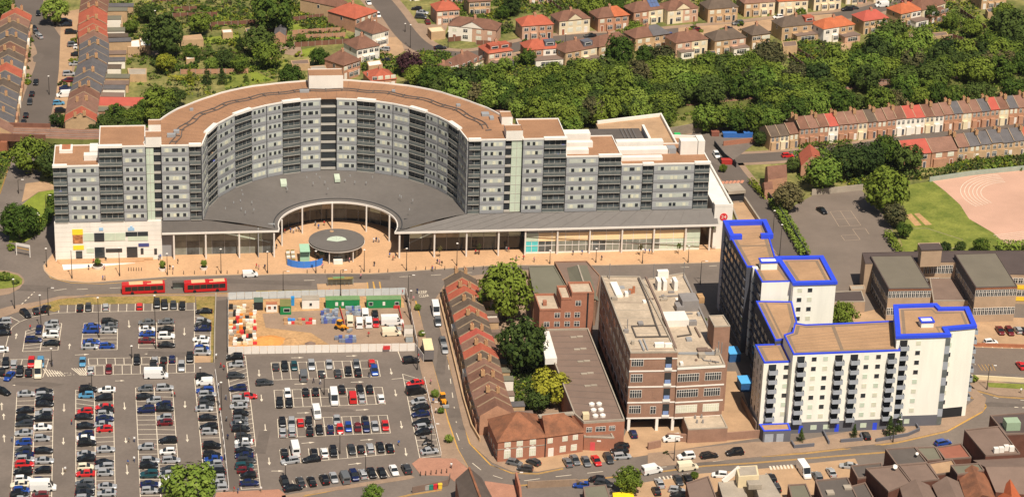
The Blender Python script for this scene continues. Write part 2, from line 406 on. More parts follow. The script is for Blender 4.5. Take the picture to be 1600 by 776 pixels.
for i, (t0, t1, b0, b1) in enumerate((((423.5,566.3), (589.4,562.8), (427,593.2), (594.3,588)), ((428.2,609.2), (597.2,604.6), (430.6,636.5), (602.1,630.8)),
        ((433.5,654.2), (605,648.2), (435.4,683.3), (610,676)))):
    md = (((t0[0] + b0[0]) / 2, (t0[1] + b0[1]) / 2 - .3), ((t1[0] + b1[0]) / 2, (t1[1] + b1[1]) / 2 - .3))
    bays(12, t0, t1, *md, 'tb'); bays(12, *md, b0, b1, 'b')
bays(12, (437,702), (615,694), (440,724.7), (616.5,708.5), 'b')
bays(13, (440,752), (650,728), (447,765), (656,738), '')
column(15, (629,584), (656,715), (662,594), (688,711))
line(wl, .045, .2, 612,592, 629,590.5); line(wl, .045, .2, 622,549, 629,567, 655,566)
bays(8, (1519,540), (1640,543), (1530,552), (1650,555), ''); bays(8, (1523,568), (1640,572), (1534,580), (1650,584), '')
for k in range(5): line(yl, .07, .12, 1528 + k * 5.5, 569, 1535 + k * 5, 579)
# arrows
def arrow(x0, y0, x1, y1):
    a, b = G(x0, y0, .046), G(x1, y1, .046); d = (b - a).normalized(); q = V(-d.y, d.x)
    h = b - d * min(1.4, (b - a).length * .45)
    wl.strip([a, h], .22); wl.add([h + q * .42, h - q * .42, b], [(0, 1, 2)])
for a in ((24.6,529,26,520), (108,545,109,536), (201,500,202,512), (288,512,288,524), (117,554,140,553), (248,552,225,552.5), (7,690,6,678), (100,630,100,643), (194,628,195,640),
          (196,683,197,692), (198,725,199,741), (289,626,289,637), (292,678,293,690), (99,683,99,694), (98,730,98,742), (180,594.5,195,594), (404.5,577,405,588), (408,616,409,627), (414,662,415,675), (420,714,421,726),
          (455,558.5,475,558), (541,556,559,555), (460,599.5,480,599), (548,596.5,569,596), (464,644.5,485,644), (556,640,577,639), (471,692,492,690), (563,687,584,685.5), (424,735,444,735), (544,725,566,722.5),
          (610,575,612,585), (617,608,619,619), (626,657,628,669), (633,699,635,712), (76,583,96,582), (20,601.5,24,601), (3,640,2.5,628), (6,655,5.6,645)):
    arrow(*a)
def text_mesh(body):
    cu = bpy.data.curves.new('txt', 'FONT'); cu.body = body; cu.size = 1.0; cu.resolution_u = 2
    o = bpy.data.objects.new('txt', cu); COL.objects.link(o)
    dg = bpy.context.evaluated_depsgraph_get(); me = bpy.data.meshes.new_from_object(o.evaluated_get(dg))
    vs = [Vector(v.co) for v in me.vertices]; fs = [tuple(p.vertices) for p in me.polygons]
    bpy.data.objects.remove(o); bpy.data.curves.remove(cu); bpy.data.meshes.remove(me)
    x0 = min(v.x for v in vs); x1 = max(v.x for v in vs); y0 = min(v.y for v in vs); y1 = max(v.y for v in vs)
    return [((v.x - x0) / (x1 - x0), (v.y - y0) / (y1 - y0)) for v in vs], fs
def text_on(mb, body, bl, br, tl, lift=V(0, 0, 0)):
    """lettering stretched over the parallelogram bottom-left, bottom-right, top-left"""
    uv, fs = text_mesh(body); bl, br, tl = Vector(bl), Vector(br), Vector(tl)
    mb.add([bl + (br - bl) * u + (tl - bl) * v + lift for u, v in uv], fs)
def pz2(x, y): return G(x, y, .047)
text_on(wl, 'KEEP', pz2(654.5,459), pz2(668,458), pz2(653,454.5))
text_on(wl, 'CLEAR', pz2(655.5,464.5), pz2(671,463.3), pz2(654,460.5))
for y_, x0, x1, n_ in ((582.3, 91, 112, 9), (585.6, 87, 117, 13)):      # worn, unreadable lettering: short broken strokes
    for k in range(n_):
        if k % 4 != 3: line(wl, .045, .22, lerp(x0, x1, k / n_), y_ - .02 * k, lerp(x0, x1, (k + .6) / n_), y_ - .02 * k - random.choice((.0, .7, -.6)))
structure('road_marking_white', wl, M_white_line)
structure('road_marking_yellow', yl, M_yellow_line)

# ================================================================ vehicles
PAINT = {'k': ('black', (.012, .012, .014)), 'd': ('dark grey', (.05, .052, .055)), 'g': ('grey', (.16, .165, .17)), 's': ('silver', (.42, .42, .42)),
         'w': ('white', (.78, .76, .72)), 'r': ('red', (.55, .02, .02)), 'm': ('maroon', (.16, .015, .02)), 'b': ('blue', (.02, .07, .33)),
         'n': ('navy blue', (.012, .02, .08)), 'c': ('light blue', (.08, .26, .42)), 't': ('teal', (.012, .06, .07)), 'y': ('cream', (.75, .66, .48)), 'o': ('orange', (.7, .22, .02))}
def paint(k):
    return mat('car_paint_' + PAINT[k][0].replace(' ', '_'), PAINT[k][1], .28, 0, spec=.6, metal=.25 if k in 'sgdbnkm' else 0)
M_carglass = mat('car_glass', (.015, .018, .02), .08, 0, spec=.7)
M_tyre = mat('tyre_rubber', (.015, .015, .015), .8, 0)
M_lamp = mat('headlamp_glass', (.6, .6, .58), .2, 0, spec=.6)
M_tail = mat('tail_lamp', (.4, .02, .02), .3, 0)
def loft(mb, secs):
    """closed skin through cross-sections [(x, half width, z0, z1, crown half width)]"""
    vs = []
    for x, hw, z0, z1, cw in secs:
        zm = z0 + (z1 - z0) * .62
        vs += [(x, -hw * .94, z0), (x, -hw, zm), (x, -cw, z1), (x, cw, z1), (x, hw, zm), (x, hw * .94, z0)]
    fs = []
    for i in range(len(secs) - 1):
        for k in range(6):
            fs.append((6 * i + k, 6 * i + (k + 1) % 6, 6 * i + 6 + (k + 1) % 6, 6 * i + 6 + k))
    n = 6 * (len(secs) - 1)
    fs += [tuple(reversed(range(6))), tuple(range(n, n + 6))]
    mb.add(vs, fs)
def wheel_mesh():
    mb = MB(); mb.tube((0, -.1, 0), (0, .1, 0), .32, n=12)
    me = mb.mesh('wheel', [M_tyre, M_steel]); 
    mb2 = MB(); mb2.tube((0, -.105, 0), (0, .105, 0), .19, n=10)
    return me, mb2.mesh('rim', M_steel)
WHEEL, RIM = wheel_mesh()
def car_proto(kind):
    b = MB(); g = MB(); t = MB()
    if kind == 'hatch':
        L, hw, wb = 4.0, .87, 1.22
        loft(b, [(-2.0, .72, .32, .62, .62), (-1.93, .82, .22, .92, .74), (-1.2, .87, .2, .98, .8), (0.55, .87, .2, .96, .8), (1.35, .85, .2, .88, .72), (1.85, .78, .22, .72, .62), (2.0, .62, .3, .58, .5)])
        prof = [(-1.88, .72, .93), (-1.55, .62, 1.42), (-.2, .64, 1.48), (.3, .62, 1.42), (1.12, .74, .93)]
    elif kind == 'saloon':
        L, hw, wb = 4.6, .9, 1.35
        loft(b, [(-2.3, .7, .34, .72, .6), (-2.22, .84, .22, .92, .74), (-1.5, .9, .2, .95, .8), (0.5, .9, .2, .93, .8), (1.5, .87, .2, .86, .72), (2.12, .8, .22, .7, .62), (2.3, .62, .3, .56, .5)])
        prof = [(-1.75, .72, .92), (-1.0, .62, 1.36), (-.1, .65, 1.42), (.35, .62, 1.38), (1.2, .76, .9)]
    elif kind == 'estate':
        L, hw, wb = 4.6, .9, 1.35
        loft(b, [(-2.3, .76, .32, .66, .64), (-2.24, .86, .22, .95, .78), (-1.5, .9, .2, .98, .8), (0.5, .9, .2, .96, .8), (1.45, .88, .2, .88, .74), (2.12, .8, .22, .72, .62), (2.3, .62, .3, .58, .5)])
        prof = [(-2.16, .74, .95), (-1.85, .64, 1.46), (-.3, .67, 1.52), (.3, .64, 1.47), (1.25, .76, .93)]
    elif kind == 'suv':
        L, hw, wb = 4.6, .95, 1.35
        loft(b, [(-2.25, .8, .4, .75, .7), (-2.18, .92, .3, 1.1, .82), (-1.4, .95, .28, 1.14, .86), (0.6, .95, .28, 1.12, .86), (1.5, .93, .28, 1.04, .8), (2.1, .86, .3, .88, .7), (2.25, .7, .38, .72, .55)])
        prof = [(-2.1, .8, 1.1), (-1.85, .7, 1.68), (-.2, .73, 1.76), (.3, .7, 1.7), (1.15, .82, 1.08)]
    vs = []; gv = []
    # glasshouse: dark glass skin; painted roof panel sits just above it
    for x, w, z in prof: gv += [(x, -w, z), (x, w, z)]
    base = [(prof[0][0], .8 * hw / .87, prof[0][2] - .06), (prof[-1][0], .8 * hw / .87, prof[-1][2] - .06)]
    g.add(gv, [(0, 2, 3, 1), (2, 4, 5, 3), (4, 6, 7, 5), (6, 8, 9, 7)])
    zb = prof[0][2] - .03
    for s in (-1, 1):
        bot = [(prof[0][0], s * prof[0][1], zb)] + [(x, s * (hw - .09), zb) for x, w, z in prof[1:-1]] + [(prof[-1][0], s * prof[-1][1], zb)]
        top = [(x, s * w, z) for x, w, z in prof]
        for i in range(4): g.add([bot[i], bot[i + 1], top[i + 1], top[i]], [(0, 1, 2, 3) if s < 0 else (3, 2, 1, 0)])
        # painted pillars
        for i, dx in ((1, .0), (2, .25), (3, .0)):
            p0 = Vector(bot[i]) + V(dx, s * .012, 0); p1 = Vector(top[i]) + V(dx, s * .012, 0)
            t.bar(p0, p1, .09, .05)
    r = []
    for x, w, z in prof[1:4]: r += [(x, -w * 1.02, z + .02), (x, w * 1.02, z + .02)]
    t.add(r, [(0, 2, 3, 1), (2, 4, 5, 3)])
    t.add([(prof[1][0] - .1, -.6, prof[1][2] - .06), (prof[1][0], -.63, prof[1][2] + .02), (prof[1][0], .63, prof[1][2] + .02), (prof[1][0] - .1, .6, prof[1][2] - .06)], [(3, 2, 1, 0)])
    lm = MB(); lm.box(L / 2 - .28, L / 2 - .13, -hw * .82, -hw * .5, .6 if kind != 'suv' else .76, .72 if kind != 'suv' else .9)
    tl = MB(); tl.box(-L / 2 - .01, -L / 2 + .12, -hw * .9, -hw * .62, .66 if kind != 'suv' else .8, .9 if kind != 'suv' else 1.05)
    return dict(body=b.mesh('body', M_white, smooth=False), glass=g.mesh('glazing', M_carglass), roof=t.mesh('roof', M_white), wb=wb, hw=hw - .11,
                head=lm.mesh('headlight', M_lamp), tail=tl.mesh('tail_light', M_tail), L=L)
def van_proto(L=5.2, h=2.2, hw=.98, box=False):
    b = MB(); g = MB(); t = MB()
    f = L / 2
    loft(b, [(-f, hw * .93, .3, h - .03, hw * .86), (-f + .1, hw, .25, h, hw * .88), (f - 1.95, hw, .25, h, hw * .88), (f - 1.5, hw, .25, h - .06, hw * .84), (f - .72, hw * .98, .25, 1.22, hw * .82), (f - .1, hw * .92, .25, .95, hw * .7), (f, hw * .8, .32, .8, hw * .6)])
    g.add([(f - 1.47, -hw * .80, h - .10), (f - 1.47, hw * .80, h - .10), (f - .76, hw * .8, 1.26), (f - .76, -hw * .8, 1.26)], [(0, 3, 2, 1)])
    for s in (-1, 1):
        y = s * (hw + .012)
        g.add([(f - 1.85, y, 1.25), (f - .95, y, 1.25), (f - 1.4, s * (hw * .93 + .01), h - .32), (f - 1.85, s * (hw * .95 + .01), h - .32)], [(0, 1, 2, 3) if s < 0 else (3, 2, 1, 0)])
    # raise the wind screen slightly off the skin
    g.v = [(x + .04, y, z + .03) if abs(y) < hw * .9 else (x, y, z) for x, y, z in g.v]
    t.box(-f - .012, -f + .01, -hw * .7, hw * .7, h * .6, h * .85)
    lm = MB(); lm.box(f - .2, f - .02, -hw * .8, -hw * .5, .72, .9)
    tl = MB(); tl.box(-f - .015, -f + .1, -hw * .95, -hw * .8, .8, 1.2)
    return dict(body=b.mesh('body', M_white), glass=g.mesh('windscreen', M_carglass), roof=t.mesh('rear_window', M_carglass), wb=L * .31, hw=hw - .1,
                head=lm.mesh('headlight', M_lamp), tail=tl.mesh('tail_light', M_tail), L=L, van=True)
PROTO = {k: car_proto(k) for k in ('hatch', 'saloon', 'estate', 'suv')}
PROTO['van'] = van_proto(); PROTO['small_van'] = van_proto(4.3, 1.8, .9); PROTO['large_van'] = van_proto(6.2, 2.7, 1.02)
KIND = {'hatch': ('hatchback', 'hatchback'), 'saloon': ('saloon_car', 'saloon'), 'estate': ('estate_car', 'estate car'), 'suv': ('off_road_car', 'SUV'),
        'van': ('van', 'van'), 'small_van': ('small_van', 'small van'), 'large_van': ('large_van', 'large van')}
def car(p, rz, k, kind, label, group):
    P = PROTO[kind]; nm, w = KIND[kind]
    e = empty(nm, p, label, 'van' if 'van' in kind else 'car', group, rz)
    pm = paint(k)
    inst('body', P['body'], e, mats=[pm])
    inst('windscreen' if P.get('van') else 'glazing', P['glass'], e)
    inst('rear_window' if P.get('van') else 'roof', P['roof'], e, mats=None if P.get('van') else [pm])
    for sx in (-1, 1):
        for sy in (-1, 1):
            inst('wheel', WHEEL, e, (sx * P['wb'], sy * P['hw'], .32))
    for nm2, q in (('headlight', 'head'), ('tail_light', 'tail')):
        inst(nm2, P[q], e); inst(nm2, P[q], e, sc=(1, -1, 1))
    return e
def axis(ax):
    a, b = G(ax[0], ax[1]), G(ax[2], ax[3]); d = b - a; return math.atan2(d.y, d.x)
CAR_TYPES = ['hatch', 'hatch', 'saloon', 'saloon', 'estate', 'suv']
def park(rowname, ax, lst, z=.03, group=None, order='top', scale=None, off=(0, 0), flip=True):
    """lst: 'x,y,k[,type]' triplets of visual centres (pixels, optionally of an enlarged crop); ax: pixel direction of the cars' long axis"""
    rz0 = axis(ax); items = []
    for it in lst.split():
        f = it.split(',')
        x, y, k = float(f[0]), float(f[1]), f[2][0]
        kind = {'V': 'van', 'v': 'small_van', 'L': 'large_van', 'S': 'suv', 'H': 'hatch', 'E': 'estate', 'A': 'saloon'}.get(f[2][1:2]) or random.choice(CAR_TYPES)
        rz = rz0 + R(float(f[3])) if len(f) > 3 else rz0 + R(random.uniform(-2, 2))
        if scale: x, y = off[0] + x / scale, off[1] + y / scale
        items.append((x, y, k, kind, rz))
    items.sort(key=(lambda t: t[1]) if order == 'top' else (lambda t: t[0]))
    word = 'from the far end' if order == 'top' else 'from the left'
    for i, (x, y, k, kind, rz) in enumerate(items):
        p = G(x, y, z + (1.2 if 'van' in kind else .75)); p.z = z
        if flip and random.random() < .5: rz += math.pi
        lab = '%s %s, %s %s %s' % (PAINT[k][0], KIND[kind][1], ordn(i), word, rowname) if len(items) > 1 else '%s %s %s' % (PAINT[k][0], KIND[kind][1], rowname)
        car(p, rz, k, kind, lab, group or 'cars parked in the car parks')
HU = (130, 530, 183, 529); HL = (118.6, 690, 180, 688)
# upper left car park
park('in the row along the grass verge', (132,478,132,487), '125,479,kE 138,479,d 165,478,s 218,477,rH 245,473.5,kS 257,476,k 271,476,d 285,476,k', order='left')
park('in the angled bays by the bend', (46,482,58,492), '40,488.8,kE,0 56.3,484.6,k,-18 71.4,481,k,-45', order='left')
park('in the bays on the left edge', (0,515,14,514), '5,502,s 4,510,k 3.6,519,k 0,545,w')
park('in the block nearest the bend', HU, '81,504,s 81.5,511,s 79.4,522,wS 52.3,529.4,nE 80.3,534.8,kA 60.8,513.5,n,88')
park('in the second island block of bays', HU, '144.3,508.6,b 142,515,b 171.4,501,kE 171.4,507.7,g 169.6,515,sA 143,533,b 139.8,540,sA 167.2,539,bH')
park('in the third island block of bays', HU, '229.5,502,gA 229.9,513,w 230.4,520,b 229.9,531,m 259.6,501,gA 258.7,513,kA 260.2,524,wS 260.2,537.5,k')
park('in the column along the footpath wall', (304,520,330,520), '318.8,485,kA 317,500.5,sH 317,506,k 317,512,nA 314.3,528.5,wA 316,536.6,w 315.2,543,b 316.5,549.6,s')
park('in the dividing double row, back line', (213,556,213,568), '9,567,k 21.6,567,s 49,565.4,r 63.5,565.4,c 129,563.6,c 213.8,561,kE 242,562,s 255.7,561,k 268.7,559,n 296.6,558,kS', order='left')
park('in the dividing double row, front line', (213,570,213,582), '2.7,579,k 14.4,586,b,-20 31,580,kS 44.7,580,k 59.5,578,yL 141.6,577,s 170,576,mH 239.4,571,k 253.5,574.5,k 283.6,571.8,s', order='left')
park('waiting in the aisle by the double row', HU, '244,583,wL', flip=False)
# lower left car park, eight columns
park('in the leftmost column of bays', HL, '41,613.6,s 39.4,639.3,k 39.2,651.4,k 38.3,660.6,dE 37.5,674.5,sA 37,689,bH 37,702,d 38.3,708.5,n 39.7,715.6,sE 38.3,723.4,r 36,736,k 35.4,746.8,w 31.2,755.3,yA 33.3,763.8,b 30.5,771.6,kE 29,779,s')
park('in the second column of bays', HL, '69,609.6,k 69.4,616,sE 69.4,622.3,kS 69.4,629.4,kA 68.7,644.7,s 67.7,652,k 66.6,665.6,w 65.5,683,s 68,702,kA 69.4,717.7,sA 67.3,732.6,k 62.3,749.6,n 67.3,757.5,wL 62.3,771.6,mH')
park('in the third column of bays', HL, '137.5,607.4,kS 134.9,615.8,cH 133,641,r 131.3,649.3,k 133.8,663.5,k 134.5,677,n 133.8,683.5,w 136,690.5,kS 134.7,707.8,sA 134.7,714.6,k 133.5,727.6,yH 133.5,738,rA 132.9,753,g 133.5,760.4,d 132.3,768.5,k 133,777,s')
park('in the fourth column of bays', HL, '166.7,607.4,wA 162.2,620,kE 162.8,634.5,r 164,640.3,k 164,645.4,s 163.5,652.5,n 161.6,661.5,s 163.5,668.6,r 165,700.4,sA 163.2,720.8,k 163.2,727.6,sE 164.4,737,sH 167.5,758,s 167,768.5,sA')
park('in the fifth column of bays', HL, '227.7,605.5,gH 227,618,k 241,624,s,3 228.4,638.8,n 228.4,696.5,sH 234.8,717.7,sE 232.6,725.5,k 233.3,739.7,tS 234,754.6,n 233.3,764.5,sH')
park('in the sixth column of bays', HL, '257.4,604,sE 256,630.3,n 257.4,636.7,kA 257.4,650.9,s 257.4,658.6,m 262.4,686.3,kE 261.7,703.6,wH 267.3,717,sE 265.2,731.2,d 260.3,739.7,s 264.5,752,wV 260.3,763.8,k')
park('in the column beside the path fence', (305,640,335,639), '319,587,k 319,593.5,wv 320.5,608.3,b 324,614.7,sE 324,622.5,k 322.6,628.9,d 319,636.7,sA 324.7,650.9,k 326.2,665,kE 326.9,672.8,sH 331,695,kS 331,710,k 333.2,715.6,bA 335.4,723.4,s 336.8,731,g 338,737,k 339.6,745.4,s 341,754,s 341.7,761,sE')
park('in the column right of the footpath', (360,640,392,639), '367,557,kS 369.4,567.8,s 368.6,585.6,dE 371.7,605,n 388,617.3,r 375.6,623.5,s 373.2,632.8,sA 376.3,643.6,k 375.6,653,g 374,660.6,g 376.3,668.4,k 380.2,680,d 381,688.5,w 379.4,695.4,s 381.7,702.4,k 381.7,710,n 384.8,717.9,dE 381.7,726.4,t 383.3,733.3,m 388,741,k 389.5,752.6,nA')
park('driving along the aisle left of the bays', (400,598,430,596), '413.4,596.4,dE', group='cars on the move', flip=False)
park('at the far left edge of the aisle', (0,608,12,612), '4,610,k')
# right hand car park, rows facing the camera
VR = (500,565,503,590)
park('in the upper half of row one', VR, '75,150,d 175,150,k 280,145,tH 470,140,s 665,125,sA 965,125,g 1135,108,rH', order='left', scale=7.055, off=(420,550))
park('in the lower half of row one', VR, '385,240,gV 580,228,d 760,222,d 875,198,kA 985,210,kE 1165,200,b', order='left', scale=7.055, off=(420,550))
park('in the upper half of row two', VR, '207,445,wH 405,430,k 515,425,kE 803,395,kA 1005,400,k 1112,395,kA', order='left', scale=7.055, off=(420,550))
park('in the lower half of row two', VR, '118,550,k 225,545,k 720,490,wL,180 925,480,rV,180 1025,500,sA 1237,500,wA', order='left', scale=7.055, off=(420,550))
park('driving between the second and third rows', VR, '495,642,wV,4', group='cars on the move', flip=False)
park('in the upper half of row three', VR, '130,50,k 220,55,s 303,50,rH 385,40,k 655,25,s 925,30,kE', order='left', scale=6.159, off=(420,650))
park('in the lower half of row three', VR, '135,145,sA 222,140,s 395,135,k 487,120,kA 593,115,n 685,115,r 765,95,b 857,90,m 940,100,n 1022,85,s 1122,80,r', order='left', scale=6.159, off=(420,650))
park('in the fourth row', (520,700,526,722), '150,345,k 252,300,wL,180 435,345,kE 535,340,wA 622,330,k 797,310,d 885,305,k 975,295,sE 1075,290,kA 1165,295,kA', order='left', scale=6.159, off=(420,650))
park('parked crossways before the fourth row', (440,722,480,717), '205,420,sE 410,405,kA', order='left', scale=6.159, off=(420,650))
park('in the nearest row by the bus lane', (520,742,528,760), '155,630,kS 305,620,d 412,615,kA 535,600,k 625,580,s 730,570,gV,0 820,565,nS 905,545,sE 990,535,kA 1090,535,kA 1205,510,wA 1325,500,d', order='left', scale=6.159, off=(420,650))
park('low on the corner by the last row', (440,758,470,753), '457.5,760.5,kA')
park('in the column beside the side street', (635,640,665,636), '648.7,596.7,rA 650,608,kV 654,625.4,s 657,634.6,k 657,645,n 658.4,658.8,kE 663.5,665.8,s 660.7,673.5,k 671,703,sA')
park('behind the hoarding corner', (625,562,655,560), '642,562,kS')
# side street and frontages
SS = (684,480,698,545)
park('parked in the side street', SS, '681,482,wL,180 684.3,502,gS 692,531,g 695,544,s', group='cars parked along the streets')
park('in front of the hipped brick building', (880,708,890,726), '804,721,g,55 820.6,730,d,65 833.5,720,d,35 887,720,g 898.7,716.5,g 916,719,g 932,717.8,r 950.8,714.5,d', order='left', group='cars parked along the streets')
park('by the low brick wing', (955,706,985,704), '969,695,kA 968,702,k 972,711,sE', group='cars parked along the streets')
park('at the undercroft of the brick office', (985,668,992,684), '989.4,676,n', group='cars parked along the streets')
park('beside the flat-roofed annexe', (1035,683,1062,681), '1048.7,681.7,wv', group='cars parked along the streets')
park('by the brick boundary wall', (1060,714,1160,703), '1072,711.5,w 1108,710,kE 1148,705.5,kS', order='left', group='cars parked along the streets')
park('driving along the lower road', (990,739,1090,726), '1019,731,wV,8 1074.5,726,yV 1473.7,690,b,8', order='left', group='cars on the move', flip=False)
park('in the yard behind the shops', (1027,745,1037,765), '908,756,b,75 932.7,747,k,75 944,753,d,60 1030.7,753,s 1060,748.5,d 1074,747,k 1025.5,765,k 1057.7,764,s,70 1062,772,k,70 1124.7,740,w,75', order='left', group='cars parked along the streets')
park('in the yard beside the zebra bars', (1290,728,1304,748), '1256.7,733,wL,0 1277,743,gS 1299,736,s 1326,726,s,70 1205,746,k 1211.6,760,d', order='left', group='cars parked along the streets')
park('in the forecourt of the white flats', (1348,672,1358,686), '1353,679,k', group='cars parked along the streets')
park('by the school wall', (1556,508,1566,522), '1563,515,m 1577.6,516,m 1590.5,514,s 1600,515,k', order='left', group='cars parked along the streets')
park('below the school terrace', (1538,535,1560,533), '1548,533,w', group='cars parked along the streets')
park('in the small right-edge car park', (1590,562,1602,576), '1595.6,569.4,r', group='cars parked along the streets')
park('alone on the playground', (1280,324,1290,331), '1284.5,328,k', group='cars parked along the streets')
park('at the service yard fence', (1115,232,1126,248), '1119.6,241,wE 1128,249,k', order='left', group='cars parked along the streets')
park('under the trees by the garden fence', (1222,242,1242,241), '1231,242,r', group='cars parked along the streets')
park('on the plaza road past the buses', (380,427,402,426), '391,425.5,wv', group='cars on the move', flip=False)
# residential streets
park('in the street at upper left', (52,120,46,160), '60,20,k 52,42.5,k,25 55.4,49,g,25 61.3,56,s,25 56,127.6,k 50,145.6,k 46.4,158.5,d 40.5,179,k 37,190,k', group='cars parked along the streets', z=.06)
park('on the drives of the upper left terrace', (105,100,130,99), '103,33,kS 103,38,k 111,49.7,kS 115,69.6,g 123,72.7,w 121,84,k 116.5,99,s 108,115,s 106,125,m 103,137,n 100,146,wV 91.5,160,c 96,172.7,k', group='cars parked along the streets')
park('on the drives of the top centre street', (590,20,600,40), '576,3,w 590.7,23,w 601,76,s,70 602,94,k,70 589.4,105.7,k,70 660,19,s,70 657.7,26,d,70 651,13,k,70 668,33.5,m', group='cars parked along the streets')
park('along the back street of semis', (900,60,960,57), '688,73.5,k 922,55,k 996,47.7,m 1043,54,b 1087,46,m 1136,44.6,n 1153,36,g 1216,26,w 1238,26.5,k 1323.7,14,kS 1334,11.6,d 1378,6,wV 1416.5,2,m', order='left', group='cars parked along the streets')

# ---- buses
def bus(p, rz, label):
    e = empty('single_deck_bus', p, label, 'bus', 'red buses at the stop', rz)
    red = mat('bus_red', (.50, .012, .015), .35, .03, .5, spec=.5); rf = mat('bus_roof_pale', srgb((222, 172, 130)), .7, .05, .5)
    L, hw, h = 11.8, 1.27, 2.95
    b = MB(); loft(b, [(-L / 2, hw * .95, .3, h - .1, hw * .85), (-L / 2 + .12, hw, .28, h, hw * .9), (L / 2 - .25, hw, .28, h, hw * .9), (L / 2, hw * .94, .32, h - .2, hw * .84)])
    b.build('body', red, e, (0, 0, 0))
    for a, c in ((-5.3, -1.0), (.1, 3.9)):
        MB().box(a, c, -hw * .82, hw * .82, h, h + .035).build('roof_panel', rf, e, (0, 0, 0))
    for s in (-1, 1):
        for i in range(6):
            x0 = -5.4 + i * 1.75
            g = MB(); y = s * (hw + .012)
            g.box(x0, x0 + 1.68, min(y, y - s * .05), max(y, y - s * .05), 1.15, 2.42); g.build('side_window', M_carglass, e, (0, 0, 0))
    for x in (-.6, 4.6):
        MB().box(x - .6, x + .6, -hw - .02, -hw + .04, .35, 2.35).build('door', M_carglass, e, (0, 0, 0))
    MB().box(L / 2 - .12, L / 2 + .015, -hw * .86, hw * .86, 1.0, 2.5).build('windscreen', M_carglass, e, (0, 0, 0))
    for x in (-3.2, 3.1):
        for s in (-1, 1): inst('wheel', WHEEL, e, (x, s * (hw - .12), .46), sc=(1.45, 1.4, 1.45))
    MB().box(-2.2, -.9, -.5, .5, h + .036, h + .2).build('roof_hatch', red, e, (0, 0, 0))
rb = axis((190, 456, 257, 453)) + math.pi
pb = G(224, 449, 1.5); pb.z = .02; bus(pb, rb, 'red single-deck bus with pale roof, left one of the two at the stop')
pb = G(321, 446, 1.5); pb.z = .02; bus(pb, rb + R(1), 'red single-deck bus with pale roof, right one beside the white van')
# ---- box lorry in the side street
def lorry(p, rz, L, h, col, top, label):
    e = empty('box_lorry', p, label, 'lorry', None, rz)
    MB().box(-L / 2, L / 2 - 2.0, -1.25, 1.25, .95, h).build('cargo_box', col, e, (0, 0, 0))
    MB().box(-L / 2 + .02, L / 2 - 2.02, -1.22, 1.22, h, h + .03).build('box_roof', top, e, (0, 0, 0))
    c = MB(); loft(c, [(L / 2 - 1.85, 1.15, .5, 2.5, 1.05), (L / 2 - .4, 1.15, .5, 2.5, 1.0), (L / 2, 1.12, .5, 1.5, 1.0)]); c.build('cab', paint('w'), e, (0, 0, 0))
    MB().box(L / 2 - .28, L / 2 - .17, -1.0, 1.0, 1.55, 2.25).build('windscreen', M_carglass, e, (0, 0, 0))
    MB().box(-L / 2 + .3, L / 2 - .3, -.45, .45, .6, .94).build('chassis', M_black, e, (0, 0, 0))
    for x in (-L * .3, L * .36):
        for s in (-1, 1): inst('wheel', WHEEL, e, (x, s * 1.0, .48), sc=(1.5, 1.5, 1.5))
pl_ = G(668, 552, .5); pl_.z = .03
lorry(pl_, axis((671,560,664,525)), 9.2, 3.7, mat('lorry_grey', srgb((112, 106, 104)), .6, .08, .5), mat('lorry_top', srgb((226, 206, 160)), .7, .05, .4), 'grey box lorry with cream roof parked in the side street')

# ================================================================ the long crescent building
def vs(c, k=1.15):
    """albedo for upright faces that show this sRGB value in the photograph"""
    return tuple(min(.86, v * k) for v in srgb(c))
M_cpanel = mat('silver_grey_cladding', vs((146, 147, 146),1.25), .6, .05, .2)
M_cpanel2 = mat('slate_grey_cladding', vs((130, 130, 131),1.2), .6, .05, .2)
M_cstrip = mat('pale_window_strip', vs((172, 175, 164)), .5, .10, .4)
M_cblind = mat('drawn_blind', vs((196, 194, 172)), .5, .10, .7)
M_cgreen = mat('green_tinted_glass', vs((182, 192, 172)), .3, .08, .4, spec=.5)
M_balc = mat('balcony_glazing', (.075, .088, .09), .2, .55, .35, spec=.6)
M_rail = mat('balcony_balustrade', vs((92, 97, 95)), .3, .2, .7, spec=.5)
M_slab = mat('slab_edge', vs((170, 164, 154)), .7, .06, .4)
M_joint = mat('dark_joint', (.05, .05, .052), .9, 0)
M_wcore = mat('white_cladding', vs((226, 219, 208), 1.0), .7, .07, .3, stretch=.25)
M_pipe = mat('roof_pipe', srgb((104, 92, 84)), .7, .1, .8)
M_feltseam = mat('felt_seam', srgb((132, 100, 80)), .95, .1, .5)
BA = R(8.4); BU = V(math.cos(BA), math.sin(BA)); BN = V(-math.sin(BA), math.cos(BA)); BC = V(-50.5, -11)
def B(u, n, z=0.0): p = BC + BU * u + BN * n; return V(p.x, p.y, z)
def BP(r, deg, z=0.0, cu=0.0, cn=0.0): return B(cu + r * math.cos(R(deg)), cn + r * math.sin(R(deg)), z)
CB = empty('crescent_building', B(0, 20, 0), 'long grey apartment building with crescent-shaped centre over a glazed shopping podium', 'building')
FH, Z0 = 2.81, 12.0
